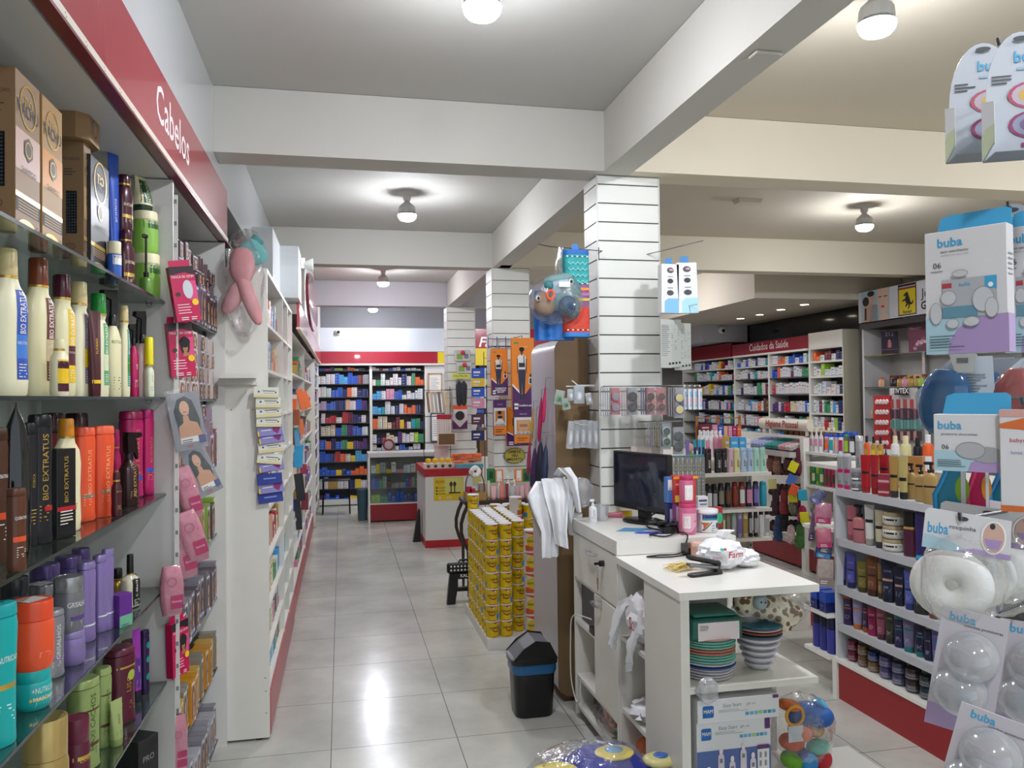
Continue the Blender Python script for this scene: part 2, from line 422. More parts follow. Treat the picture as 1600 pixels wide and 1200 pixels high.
def pump(lab,w,d,h,col,head,pr=None,hs=.72,n=2.6,name='pump_bottle',body='bottle_body'):
    t=thing(name,lab,'pump bottle');hb=h*hs
    b=Body([(0,w*.9,d*.9,n),(.004,w,d,n),(hb*.86,w,d,n),(hb*.96,w*.8,d*.8,n),(hb,w*.4,w*.4,2)]);b.mb(col).build(body,t)
    g=MB();r=w*.2
    g.lathe([(r,hb),(r*1.1,hb+h*.08),(r*.5,hb+h*.09),(r*.45,h-.012)],head,14);g.box(-w*.42,r*.9,-r*.6,r*.6,h-.014,h,head,.003);g.build('pump_head',t)
    if pr:P=Print(b.S);pr(P,w*.8,hb);P.mb.build('printed_label',t)
    return t
def carton(lab,w,d,h,col,pr=None,name='product_box',cat='box',side=None,prx=None,top=None,bev=.0008):
    """box with printed front (-y); prx prints on the -x side"""
    t=thing(name,lab,cat)
    b=MB();b.box(-w/2,w/2,-d/2,d/2,0,h,col,bev);b.build('carton',t)
    if pr or prx or top:
        P=Print(lambda x,z,o:(x,-d/2-o,z))
        if pr:pr(P,w,h)
        if prx:
            Q=Print(lambda x,z,o:(-w/2-o,-x,z),P.mb);prx(Q,d,h)
        if top:
            Q=Print(lambda x,z,o:(x,z-d/2,h+o),P.mb);top(Q,w,d)
        P.mb.build('printed_panel',t)
    return t
# ---- label designs: f(P, w, h) with w printable width, h body height
def lb(bg=None,x0=-.5,x1=.5,z0=.15,z1=.85,word=None,ink=INK,bands=(),vert=True,word2=None,size=None,fine=True,wz=None,bold=.0):
    def f(P,w,h):
        X0,X1,Z0,Z1=w*x0,w*x1,h*z0,h*z1
        if bg:P.rect(X0,X1,Z0,Z1,bg,6)
        for a,b,m in bands:P.rect(X0,X1,Z0+(Z1-Z0)*a,Z0+(Z1-Z0)*b,m,6)
        cx=(X0+X1)/2;ww=X1-X0;hh=Z1-Z0
        if word:
            if vert:P.text(word,cx,Z0+hh*(wz or .62),size or ww*.33,ink,vert=True,bold=bold)
            else:P.text(word,cx,Z0+hh*(wz or .8),size or ww*.3,ink,wmax=ww*.9,bold=bold)
        if word2:P.text(word2,cx,Z0+hh*.38,ww*.2,ink,wmax=ww*.85)
        if fine:P.lines(X0+ww*.15,X1-ww*.15,Z0+hh*.06,Z0+hh*.28,5,ink,.3)
    return f
def both(*fs):
    def f(P,w,h):
        for g in fs:g(P,w,h)
    return f
# ================================================================ left unit under the red hair sign
LX=-.58
SH={1:1.988,2:1.662,3:1.335,4:1.020,5:.700,6:.38}
wpan=M('#c9c7c3',.4,var=.02,nscale=4)
t=thing('shelf_unit','white open wall unit under the red hair sign, with glass shelves of hair products','shelf unit',(-.775,2.6,0))
def ub(name,x0,x1,y0,y1,z0,z1,m,par=t,lab=None):
    b=MB();o=par.location;b.box(x0-o.x,x1-o.x,y0-o.y,y1-o.y,z0-o.z,z1-o.z,m);r=b.build(name,par,sm=0)
    if lab:r['label']=lab
    return r
ub('back_panel',-.985,-.97,.6,4.085,.05,2.66,wpan)
ub('side_panel',-.97,-.56,2.93,2.95,.05,2.405,wpan);ub('side_panel',-.97,-.545,4.065,4.085,0,2.405,M('#dcdbd6',.4));ub('side_panel',-.97,-.56,.98,1.0,.05,2.405,wpan)
ub('top_panel',-.97,-.575,.6,4.085,2.41,2.43,wpan);ub('base',-.97,-.6,.6,4.065,0,.03,wpan)
# red header sign with its white price strip
s=thing('hair_sign','long red header sign reading Cabelos above the left shelves','sign',(-.555,2.5,2.43))
b=MB();b.box(-.012,0,-2.2,1.75,.03,.27,M('#a8303f',.22,coat=.3));b.box(-.012,.02,-2.2,1.75,-.02,-.012,M('#6d1224',.35));b.build('sign_board',s,sm=0)
b=MB();b.box(-.012,.004,-2.2,1.752,-.012,.03,M('#d8cfc0',.5));b.build('price_strip',s,sm=0)
b=MB();y=-2.1
while y<1.7:
    for k in range(5):b.add([(.0045,y+k*.006,.02-k*.007),(.0045,y+k*.006+.004,.02-k*.007),(.0045,y+k*.006+.004,.024-k*.007),(.0045,y+k*.006,.024-k*.007)],[(0,1,2,3)],M('#8c4a4a',.6))
    y+=.14
b.build('strip_marks',s,sm=0)
a=onx(246,190,-.555).y;c=onx(294,190,-.555).y
P=Print(lambda x,z,o:(o,x,z));P.text('Cabelos',(a+c)/2-2.5,.152,.172,M('#e6dcdc',.5),bold=.008);P.mb.build('lettering',s)
# glass shelves: each its own thing, resting on steel studs
gshelf=M('#c3d2cc',.05,kind='glass');gedge=M('#22302f',.15)
def glass_shelf(z,y0,y1,x0=-.97,x1=-.585,th=.008,par=t):
    hx,hy=(x1-x0)/2,(y1-y0)/2
    b=MB();b.box(-hx,hx-.002,-hy,hy,-th-.001,-.001,gshelf);o=b.build('glass_shelf',par,loc=(Vector(((x0+x1)/2,(y0+y1)/2,z))-par.location),sm=0)
    b=MB();b.box(hx-.0015,hx,-hy,hy,-th-.001,-.001,gedge);b.build('polished_edge',o,sm=0)
    for yy in(-hy+.006,hy-.006):
        b=MB();b.T=MT((hx-.05,yy,-th-.008))@MR(PI/2,4,'X');b.lathe([(.007,-.006),(.009,0),(.007,.006)],CHROME,14);b.build('steel_stud',o)
ordn={1:'top',2:'second',3:'third',4:'fourth',5:'fifth',6:'lowest'}
for k in range(1,7):glass_shelf(SH[k],1.0,2.93)
B2={}
for k,(x,y)in enumerate(((330,516),(320,624),(330,730),(330,842),(330,947),(330,1063),(345,1142)),1):
    B2[k]=onx(x,y,-.585).z
    glass_shelf(B2[k],2.95,4.065)
# ---------------------------------------------------------------- placing by sight line onto the shelf
RZ=rad(62);RZ90=PI/2
def spot(xc,X,yb,zb):
    """world point of an item's base centre on plane x=X, seen at column xc"""
    p=onx(xc,yb,X);return Vector((X,p.y,zb))
def fit(xl,xr,yt,zb,X=-.66,k=.6,ybase=None,h=None,rz=None):
    xc=(xl+xr)/2;y0=ybase or 600
    p=spot(xc,X,y0,zb)
    for _ in range(3): # refine for the roll of the camera
        d=p-CAMP;zc=d.dot(_f);v=600-F*d.dot(_u)/zc;p=spot(xc,X,v,zb)
    zc=(p-CAMP).dot(_f);ap=(xr-xl)*zc/F
    a=(RZ if rz is None else rz)-math.atan2(-p.x,p.y);w=ap/math.hypot(cos(a),k*sin(a))
    hh=h or max(.02,ony(xc,yt,p.y).z-zb)
    return p,w,w*k,hh
def put(t,p,rz=None):t.location=p;t.rotation_euler=(0,0,RZ if rz is None else rz);return t
cB=M('#e6dfb4',.3);cB2=M('#ece6c4',.3);capC=M('#d9c48e',.3);brn=M('#7c3a1c',.25);plum=M('#4d1026',.25);ylw=M('#efc419',.35);grn=M('#1f8f35',.3)
blu=M('#2a4fae',.35);gold=M('#b9935a',.45);tan=M('#9c7a4a',.45);dk=M('#191a20',.3);org=M('#e4532b',.3);mag=M('#b0145c',.28);teal=M('#12a6a4',.3)
lil=M('#8d78b4',.28,.25);sil=M('#9a9ba2',.28,.5);lgr=M('#93a765',.35,.2);gl2=M('#d8b456',.3,.6)
# ----- top shelf
z=SH[1]
def nacho(front,band,ink=INK):
    def f(P,w,h):
        P.rect(-w*.5,w*.5,h*.42,h*.66,front);P.rect(-w*.5,w*.5,h*.255,h*.285,gl2);P.rect(-w*.48,w*.48,h*.17,h*.255,M('#3a3230',.5));P.lines(-w*.4,w*.4,h*.18,h*.25,4,gold,.3,False)
        P.text('TIO',0,h*.84,w*.22,gl2);P.text('NACHO',0,h*.79,w*.3,ink,wmax=w*.86,bold=.01);P.ring(0,h*.82,w*.34,w*.34,w*.03,gl2)
        P.poly([(0,h*.64),(w*.17,h*.605),(w*.17,h*.53),(0,h*.49),(-w*.17,h*.53),(-w*.17,h*.605)],M('#3b3128',.4));P.ring(0,h*.565,w*.13,w*.13,w*.02,gl2)
        P.text('SHAMPOO',0,h*.43,w*.13,ink,wmax=w*.6);P.ell(-w*.08,h*.1,w*.32,h*.035,gl2);P.text('415ml',-w*.08,h*.1,w*.12,ink);P.ring(w*.36,h*.095,w*.06,w*.09,w*.015,ink)
    return f
def nside(P,w,h):
    P.text('TIO NACHO',0,h*.86,w*.16,INK,wmax=w*.7);P.lines(-w*.3,w*.3,h*.74,h*.8,3,INK,.3)
    P.rect(-w*.22,w*.22,h*.3,h*.62,M('#15171c',.15),1)
    for i in range(4):
        for j in range(14):P.ell(-w*.165+i*w*.11,h*.315+j*h*.0215,w*.032,h*.006,M('#4b5563',.2,.3),6)
    P.ring(0,h*.2,w*.2,w*.13,w*.02,INK)
def nbox(xl,xr,xm,yt,col,front,lab,X=-.70,yb=400):
    # xm: pixel column of the near front corner
    p0=onx(xm,yt+100,X+.0);p1=onx(xr,yt+100,X+.0);w=p1.y-p0.y;zc=(p0-CAMP).dot(_f);d=(xm-xl)*zc/F/cos(math.atan2(abs(X),p0.y))
    d=max(.05,min(.11,d));hh=ony(xm,yt,p0.y).z-z
    c=carton(lab,w,d,hh,col,nacho(front,None),'hair_product_box','box',prx=nside);put(c,(X-d/2,(p0.y+p1.y)/2,z),RZ90);return c
nbox(-26,62,24,104,M('#8b6c4b',.45),M('#c9a89c',.4),'tall tan shampoo carton with black bead window, nearest on the top shelf',X=-.655)
nbox(62,97,66,146,M('#a17c48',.45),M('#c9862f',.4),'tall carton with an orange middle, second on the top shelf',X=-.655)
nbox(97,142,131,220,M('#7f6445',.45),M('#a98a5d',.4),'tan carton with bead window, under the flat boxed jar',X=-.665)
nbox(140,170,142,240,M('#24252d',.4),M('#2c2d36',.35),'dark grey shampoo carton with gold emblem on top shelf',X=-.655)
# flat hexagonal box lying on the tan carton, with pump on top
p=onx(140,232,-.70);t0=COL.objects['hair_product_box.002'];zt=z+max(v[2]for v in t0.children[0].bound_box)
t=thing('jar_box','flat tan hexagonal box with blue corner lying on the tan carton','box',(-.71,t0.location.y+.02,zt),RZ90)
hx=[(-.085,-.035),(-.06,-.062),(.03,-.062),(.062,-.03),(.062,.05),(-.085,.05)]
b=MB();b.prism(hx,0,.088,M('#93734f',.45),'z');b.build('carton',t,sm=0)
b=MB();b.add([(.0305,-.0622,0),(.0625,-.0302,0),(.0625,-.0302,.088),(.0305,-.0622,.088)],[(0,1,2,3)],M('#1f3d8f',.4));P=Print(lambda x,zz,o:(x,-.062-o,zz),b);P.ring(-.01,.045,.022,.026,.004,INK);P.lines(-.05,-.035,.02,.07,8,INK,.4)
b.build('printed_panel',t,sm=0)
t=thing('dispenser','brown pump dispenser standing on the hexagonal box','pump',(-.70,t0.location.y+.02,zt+.088),RZ90)
b=MB();b.lathe([(.018,0),(.018,.02),(.022,.022),(.022,.035),(.009,.04),(.008,.06)],M('#3a2616',.4),16);b.build('collar',t)
b=MB();b.box(-.012,.012,-.03,.012,.058,.07,M('#33210f',.35),.003);b.tube([(0,-.028,.064),(0,-.04,.062),(0,-.045,.052)],.004,M('#33210f',.35));b.build('pump_head',t)
def L(fn,lab,xl,xr,yt,zb,k=.6,X=-.66,rz=None,h=None,**kw):
    p,w,d,hh=fit(xl,xr,yt,zb,X,k,h=h,rz=rz);hh=min(hh,min([v for v in[2.408]+[q-.012 for q in SH.values()]if v>zb+.03])-zb)
    if fn is jar:t=fn(lab,w,hh,**kw)
    else:t=fn(lab,w,d,hh,**kw)
    return put(t,p,rz)
def L2(fn,lab,xl,xr,yt,yb,k=.6,X=-.66,rz=None,**kw):
    """stacked on something: base height read from the sight line too"""
    xc=(xl+xr)/2;p=onx(xc,yb,X);return L(fn,lab,xl,xr,yt,p.z,k,X,rz,**kw)
bio='BIO EXTRATUS'
L(tube,'blue tube with white swirl on the top shelf beside the dark carton',168,187,232,z,.7,-.68,col=M('#2450b4',.3),cap=WHITE,pr=lb(None,word=bio,ink=WHITE))
L(jar,'blue and white cream jar in front of the blue tube',168,189,378,z,1,-.635,col=M('#2860c0',.3),lid=CREAM,pr=lb(WHITE,z0=.62,z1=.95,word='BIO EXTRATUS',vert=False,fine=False),lf=.3)
pl=M('#451525',.28)
L(shampoo,'plum bottle at the bottom of the two plum bottles on top shelf',184,209,360,z,.75,-.65,col=pl,cap=pl,pr=lb(None,word='SHITAKE',ink=CREAM,vert=False,wz=.6,bands=((.2,.3,gl2),)),hs=.82,capr=.018)
zz=onx(196,360,-.65).z
L(shampoo,'plum bottle standing on top of another plum bottle, top shelf',182,206,274,zz,.75,-.66,col=pl,cap=pl,pr=lb(None,word='SHITAKE',ink=CREAM,vert=False,wz=.6,bands=((.2,.3,gl2),)),hs=.82,capr=.018)
L(jar,'green and cream jar with twig drawing, bottom of the stack at end of top shelf',211,249,398,z,1,-.635,col=M('#86b84b',.35),lid=CREAM,pr=lb(M('#2d5a2c',.4),z0=.72,z1=.97,word='BOTANICO',vert=False,ink=CREAM,fine=False),lf=.22)
zz=onx(230,398,-.635).z
L(jar,'green and cream jar stacked on the lower green jar',209,246,332,zz,1,-.645,col=M('#8bbd50',.35),lid=CREAM,pr=lb(M('#2d5a2c',.4),z0=.75,z1=.98,word='BIO EXTRATUS',vert=False,ink=CREAM,fine=False),lf=.2)
zz=onx(228,333,-.645).z
L(tube,'dark green and cream tube pointing up on the stacked green jars',208,239,229,zz,.8,-.655,col=CREAM,cap=M('#1e3a22',.35),pr=lb(M('#1f4a26',.35),z0=.25,z1=.9,word='BOTANICO',ink=CREAM,fine=False),capf=.2)
L(pump,'black pump bottle in front of the green jar, top shelf end',219,238,366,z,1,-.615,col=M('#5e8a36',.35),head=BLACK,hs=.3)
# ----- second shelf: cream bottles
z=SH[2]
def bx(lc,second,word='BIO EXTRATUS',w2='NEUTRO'):
    def f(P,w,h):
        P.rect(w*.02,w*.5,h*.52,h*.95*.95,lc,4);P.rect(w*.02,w*.5,h*.32,h*.52,second,4);P.rect(w*.02,w*.5,h*.14,h*.32,lc,4)
        P.text(word,w*.26,h*.71,w*.32,WHITE if second is not WHITE else WHITE,vert=True,wmax=h*.36,bold=.01)
        P.text(w2,w*.26,h*.45,w*.13,WHITE if lc is not CREAM else INK,wmax=w*.42);P.lines(w*.08,w*.46,h*.16,h*.29,5,WHITE,.3)
    return f
L(shampoo,'large cream bottle with blue label, nearest on the second shelf',-18,38,389,z,.62,-.665,col=cB2,cap=capC,pr=bx(blu,M('#3b79d0',.35)),hs=.80,capr=.0205)
L(shampoo,'large cream bottle with brown cap and brown label on second shelf',38,82,404,z,.62,-.665,col=cB,cap=brn,pr=bx(M('#6e3526',.35),M('#cdbb95',.4),w2='QUERATINA'),hs=.79,capr=.0205)
L(shampoo,'cream bottle with dark plum cap and yellow label, third on second shelf',78,115,430,z,.62,-.665,col=cB,cap=plum,pr=bx(ylw,M('#5a2130',.35),w2='TUTANO'),hs=.8,capr=.02)
L(shampoo,'small cream bottle with yellow label standing before the plum capped bottle',80,105,530,z,.85,-.615,col=M('#efe7c4',.3),cap=CREAM,pr=lb(ylw,z0=.1,z1=.8,word='NUTRIT',vert=False,bands=((.72,.95,plum),(0,.25,plum))),hs=.8,capr=.011)
L(shampoo,'cream bottle with cream cap and yellow label on the second shelf',108,139,441,z,.62,-.665,col=cB2,cap=capC,pr=bx(M('#8a7a9a',.35),ylw,w2='MEL'),hs=.8,capr=.02)
L(tube,'brown and yellow curved tube leaning between cream bottles',138,158,486,z,.6,-.63,col=M('#4a1a20',.3),cap=M('#4a1420',.3),pr=lb(None,word='TUTANO',ink=ylw,bands=((.0,.06,ylw),),fine=False))
L(shampoo,'cream bottle with bright green cap on the second shelf',140,168,459,z,.62,-.665,col=cB2,cap=grn,pr=bx(M('#5ba66b',.35),M('#d8e0b8',.4),w2='JABORANDI'),hs=.79,capr=.02)
L(trigger,'cream spray bottle with black trigger and printed faces, second shelf',164,188,452,z,.7,-.655,col=cB,head=BLACK,pr=lb(None,z0=.05,z1=.95,word='BOTICA',ink=M('#5a7a2c',.4),vert=False),side=1)
L(shampoo,'slim cream bottle with green foot and teal label, second shelf',186,202,478,z,.75,-.65,col=CREAM,cap=capC,pr=bx(M('#3d9a86',.35),M('#2f8f3a',.35),w2='FORCA'),hs=.82,capr=.013)
L(trigger,'magenta spray bottle with black cap near the end of second shelf',202,216,506,z,.9,-.655,col=M('#c22560',.3),head=BLACK,pr=lb(None,word='+LISS',ink=WHITE),hs=.7)
L(trigger,'white and pink spray bottle with black trigger, second shelf end',213,232,486,z,.8,-.635,col=M('#e4c7c4',.3),head=BLACK,pr=lb(None,word='CACHOS',ink=M('#b92a5e',.4)),hs=.62)
L(shampoo,'slim bottle with tall bright yellow cap, last on second shelf',226,240,527,z,.9,-.61,col=M('#d8dcc0',.2),cap=M('#f1e018',.3),pr=lb(None,word='AGUA',ink=GREY),hs=.52,capr=.0135)
# ----- third shelf
z=SH[3]
bb=M('#4a2a1a',.3)
L(cyl_bottle,'brown bottle with orange badge at the left end of third shelf',-22,10,668,z,.7,-.66,col=bb,cap=bb,pr=lb(None,word='QUERATINA',ink=WHITE,vert=False,bands=((.3,.38,org),)))
L(cyl_bottle,'small brown bottle with orange badge on the third shelf',12,39,762,z,.8,-.595,col=M('#5a3320',.3),cap=M('#5a3320',.3),pr=lb(None,word='QUERATINA',ink=WHITE,vert=False,bands=((.35,.45,org),)))
def pouch(lab,w,d,h,col):
    t=thing('sachet_pouch',lab,'pouch');Body([(0,w*.9,d*.5,2),(h*.1,w,d,2),(h*.4,w*1.0,d*1.1,2),(h*.65,w*.96,d*.9,2),(h*.85,w*.62,d*.5,2),(h*.97,w*.08,d*.15,2),(h,w*.03,d*.1,2)]).mb(col).build('pouch_body',t);return t
L(pouch,'glossy black pointed pouch rising behind the small brown bottle',5,46,628,z,.45,-.64,rz=rad(30),col=M('#0c0c0e',.1,coat=.6))
L(cyl_bottle,'tall black tube behind the black bottle on third shelf',36,58,660,z,.7,-.67,col=dk,cap=dk,pr=lb(None,word='FORCA',ink=gl2))
L(cyl_bottle,'tall black bottle with gold lettering on third shelf',46,79,647,z,.66,-.66,col=dk,cap=dk,pr=both(lb(None,word=bio,ink=gl2,size=.022,wz=.72),lb(None,x0=-.1,x1=.5,word=None,fine=False,bands=((.18,.24,RED),))))
L(carton,'slim black carton with gold lettering on third shelf',76,109,701,z,.8,-.645,col=M('#141416',.25),pr=both(lb(None,word=bio,ink=gl2,size=.016,wz=.72),lb(None,word=None,bands=((.25,.31,RED),),ink=WHITE,z0=.1,z1=.9)))
L(shampoo,'cream bottle with orange cap on the third shelf',84,123,654,z,.55,-.655,col=M('#ece2b8',.3),cap=M('#d88a12',.3),pr=lb(None,word=bio,ink=M('#c07a2a',.4)),hs=.83,capr=.018)
L(cyl_bottle,'orange shampoo bottle, left of the two orange ones on third shelf',114,147,667,z,.7,-.665,col=org,cap=M('#e2502c',.3),pr=lb(None,word=bio,ink=M('#f2b08a',.4),bands=((.18,.24,M('#8a7a6a',.4)),)))
L(cyl_bottle,'orange shampoo bottle, right of the two orange ones on third shelf',144,177,665,z,.6,-.64,col=org,cap=M('#e65a34',.3),pr=lb(None,word=bio,ink=M('#f2b08a',.4),bands=((.2,.26,M('#8a7a6a',.4)),)),tz=.9)
pl2=M('#3f1018',.25)
for i,(a,c,yt)in enumerate(((68,98,645),(104,136,645),(145,178,641))):
    L(cyl_bottle,'dark wine bottle standing behind the orange ones, %s of three'%('left','middle','right')[i],a,c,yt,z,.9,-.80,col=M('#7a1a1c',.3),cap=pl2,hs=.8)
L(shampoo,'small plum bottle with gold label, in front on third shelf',175,189,738,z,.9,-.60,col=pl,cap=pl,pr=lb(None,word='SHITAKE',ink=gl2,vert=False),hs=.8,capr=.009)
L(shampoo,'small magenta bottle behind the plum bottle on third shelf',173,188,671,z,.9,-.68,col=mag,cap=mag,pr=lb(gl2,z0=.3,z1=.6,word='LISS',vert=False),hs=.75,capr=.012)
L(trigger,'dark brown bottle with long curved black trigger on third shelf',188,215,675,z,.8,-.625,col=M('#34181c',.25),head=M('#1a0f10',.15),pr=lb(None,word=bio,ink=gold),hs=.62,side=-1)
L(cyl_bottle,'magenta bottle, left of two tall magenta ones on third shelf',188,222,642,z,.7,-.67,col=mag,cap=M('#a01050',.3),pr=lb(None,word=bio,ink=gl2,bands=((.1,.18,blu),)))
L(cyl_bottle,'magenta bottle, right of two tall magenta ones on third shelf',220,240,640,z,.8,-.64,col=mag,cap=M('#b4186a',.3),pr=lb(None,word=bio,ink=gl2,bands=((.2,.28,blu),)))
L(cyl_bottle,'dark magenta bottle behind the tall magenta pair',176,200,641,z,.8,-.78,col=M('#7d0c3e',.3),cap=M('#7d0c3e',.3))
L(jar,'rose pink jar at the far end of third shelf',238,262,716,z,1,-.635,col=M('#c0566c',.35),lid=M('#c96078',.25,.3),pr=lb(None,word='MASCARA',ink=WHITE,vert=False))
# ----- fourth shelf
z=SH[4]
L(cyl_bottle,'large teal bottle at the left end of fourth shelf',-26,23,942,z,.7,-.62,col=teal,cap=M('#0f9a9c',.3),pr=both(lb(None,word='+NUTRICAO',ink=WHITE,vert=False,wz=.75,bands=((.42,.48,gl2),))),tz=.92)
def lj(word,ink=WHITE,word2=None):return lb(None,x0=-.45,x1=.45,z0=.1,z1=.95,word=word,ink=ink,vert=False,word2=word2,bands=((.3,.42,gl2),),wz=.72)
L(jar,'teal hair mask jar under the orange jar, fourth shelf',22,77,1043,z,1,-.63,col=teal,lid=teal,pr=lj('+NUTRICAO',WHITE,'MASCARA'),lf=.3)
zz=onx(48,1046,-.63).z
L(jar,'orange jar stacked upon the teal jar, price sticker on its lid',19,81,937,zz,1,-.63,col=org,lid=M('#dd4a26',.3),pr=lb(None,x0=-.35,x1=.35,z0=.25,z1=.8,ink=M('#f6c3ae',.4)),lf=.28,top=M('#b9b6b0',.4))
L(jar,'dark lidded grey jar behind the orange jar',0,43,902,z,1,-.78,col=M('#34343a',.3),lid=M('#3f3f44',.25,.4),lf=.2)
L(jar,'silver lidded grey jar behind the orange jar, left of the lilac stack',42,90,912,z,1,-.76,col=M('#66676e',.3,.3),lid=M('#85868c',.25,.4),lf=.2,top=M('#c9c7c2',.4))
L(cyl_bottle,'grey shampoo bottle half hidden by the stacked jars',62,98,952,z,.8,-.655,col=sil,cap=sil,pr=lb(None,word='GRISALHOS',ink=WHITE,bands=((.2,.26,lil),)))
L(jar,'lilac hair jar at the bottom of its stack on fourth shelf',91,131,984,z,1,-.64,col=lil,lid=M('#9a8cc0',.25,.4),pr=lb(None,word='BLOND',ink=GREY,vert=False),lf=.22)
zz=onx(111,986,-.64).z
L(jar,'grey jar with silver lid stacked on the lilac jar',85,129,900,zz,1,-.645,col=M('#77787f',.3,.3),lid=M('#a3a5a9',.2,.7),pr=lb(None,word='GRISALHOS',ink=WHITE,vert=False,bands=((.25,.4,M('#5a3f80',.4)),)),lf=.28)
for i,(a,c,yt,X)in enumerate(((48,92,881,-.80),(87,126,869,-.80),(113,140,857,-.82))):
    L(jar,'violet lidded jar behind the grey ones, %s of three'%('left','middle','right')[i],a,c,yt,z,1,X,col=M('#5d4b86',.3),lid=M('#66548f',.25,.3),lf=.2)
for i,(a,c,yt,X)in enumerate(((122,148,877,-.66),(146,168,866,-.65),(160,177,857,-.635))):
    L(cyl_bottle,'tall lilac shampoo bottle on fourth shelf, %s of three'%('left','middle','right')[i],a,c,yt,z,.75,X,col=lil,cap=M('#9384b8',.25,.35),pr=lb(None,word=bio,ink=GREY,bands=((.1,.13,WHITE),)))
L(carton,'small purple and green perfume box on fourth shelf',176,200,927,z,.8,-.61,col=M('#5f2a86',.3),pr=lb(M('#6aa98a',.4),z0=0,z1=.35,word=None))
L(shampoo,'short perfume bottle with black cap behind the purple box',176,192,888,z,.9,-.68,col=gl2,cap=BLACK,hs=.7,capr=.014)
L(shampoo,'clear oil bottle with tall black top beside the purple box',190,217,866,z,.7,-.635,col=M('#c9c2aa',.15),cap=BLACK,pr=lb(BLACK,x0=-.25,x1=.45,z0=.0,z1=.98,word='QUERATIN',ink=WHITE),hs=.62,capr=.010)
for i,(a,c,yt,X)in enumerate(((176,200,812,-.84),(198,218,800,-.83),(214,232,828,-.74),(226,240,800,-.70))):
    L(cyl_bottle,'tall black bottle in the dark far end of fourth shelf, %s'%('first from left','second from left','third from left','last before the gold one')[i],a,c,yt,z,.8,X,col=M('#0d0d10',.2),cap=M('#101014',.2),pr=lb(None,word='PRETO',ink=gold))
L(cyl_bottle,'black bottle with gold band and green cap at end of fourth shelf',236,254,802,z,.8,-.66,col=M('#16140f',.2),cap=M('#6a7a5c',.3),pr=lb(gl2,z0=.75,z1=.98,word=None,fine=False),hs=.86)
L(cyl_bottle,'dark tube with orange stripe just behind the gold banded bottle',228,240,822,z,.8,-.72,col=M('#b0521e',.3),cap=BLACK)
# ----- fifth shelf
z=SH[5]
L(jar,'large gold jar with green ring on the fifth shelf',38,104,1120,z,1,-.65,col=M('#b39a5c',.3,.4),lid=M('#c3aa6a',.25,.5),pr=lb(None,ink=CREAM,bands=((.7,.75,M('#284a22',.4)),)),lf=.35)
L(jar,'plum jar with gold ring beside the gold jar',98,139,1120,z,1,-.63,col=M('#5a1c33',.3),lid=M('#642038',.3),pr=lb(None,ink=gl2,word='LISO',vert=False,bands=((.8,.9,gl2),)),lf=.3)
pg=lb(None,word='MAXI CACHOS',ink=M('#4a5a2a',.4),bands=((.82,.85,M('#5d2a22',.4)),(.2,.26,M('#5d2a22',.4))))
L(cyl_bottle,'large light green bottle on the fifth shelf',108,153,1059,z,.8,-.66,col=lgr,cap=M('#9fb070',.3,.3),pr=pg)
L(cyl_bottle,'light green bottle, second of the green ones on fifth shelf',148,173,1042,z,.8,-.65,col=lgr,cap=M('#9fb070',.3,.3),pr=pg)
L(tube,'small light green tube at the front of fifth shelf',171,192,1093,z,.7,-.615,col=M('#a9b978',.35,.2),cap=lgr,pr=lb(None,word='MAXI',ink=M('#4a5a2a',.4)))
L(cyl_bottle,'black squat bottle behind the small green tube',170,184,1048,z,1,-.70,col=BLACK,cap=BLACK)
L(cyl_bottle,'large plum bottle with green badge on fifth shelf',164,209,1010,z,.8,-.65,col=M('#551a2e',.28),cap=M('#5e1f35',.28),pr=both(lb(None,word='LISO',ink=gl2,bands=((.96,1.0,gl2),)),lambda P,w,h:P.ell(w*.1,h*.7,w*.2,w*.2,M('#a8b84a',.4))))
L(cyl_bottle,'second plum bottle partly behind the large plum one',190,213,1000,z,.8,-.68,col=M('#551a2e',.28),cap=M('#5e1f35',.28),pr=lb(None,word='LISO',ink=gl2))
L(tube,'shiny violet tube on the fifth shelf',206,221,983,z,.7,-.64,col=M('#a33fb0',.18,.3),cap=M('#1d1630',.3),pr=lb(M('#5a2a80',.3),z0=.2,z1=.6,word='+LISS',ink=WHITE))
L(cyl_bottle,'dark violet bottle with teal dots, last on fifth shelf',220,233,984,z,.8,-.63,col=M('#2c1448',.28),cap=M('#241040',.3),pr=lambda P,w,h:[P.ell(w*.1,h*q,w*.35,w*.45,M('#138a8a',.4))for q in(.3,.6,.85)])
# ----- lowest shelf: black box and compact
z=SH[6]
L(carton,'black product box with open flap on the lowest shelf',192,236,1150,z,1.0,-.64,col=M('#17171a',.3),pr=lb(None,z0=.3,z1=.8,word='PRO',ink=GREY,vert=False))
# ================================================================ shared small goods
ORD=['first','second','third','fourth','fifth','sixth','seventh','eighth','ninth','tenth','eleventh','twelfth','thirteenth','fourteenth','fifteenth','sixteenth','seventeenth','eighteenth','nineteenth','twentieth','twenty-first','twenty-second','twenty-third','twenty-fourth','twenty-fifth','twenty-sixth']
HEX={'white':'#dedfe0','blue':'#1b50bd','navy':'#161f5c','sky blue':'#3f9bd6','orange':'#e4622a','red':'#b3202c','green':'#2c8a55','lime':'#9cc43a','yellow':'#e3bf22','purple':'#4c2268','pink':'#d58aa6','magenta':'#b52262','teal':'#1a9aa5','cream':'#e2d9b4','black':'#1b1b20','grey':'#8e9095','brown':'#6d452d','violet':'#7c6cb0','peach':'#e0a886','plum':'#4e1d33','gold':'#b59245','lavender':'#a8a2c8','wine':'#6a1a2c','silver':'#a9abb0'}
ACC={'white':('#5d7fb8','#b86a72','#6a9a86','#c98a5e','#8a94aa','#b98aa6'),'default':('#b9c0cc','#9fb0cc','#d8bc4a','#c9c5c0')}
_sb={}
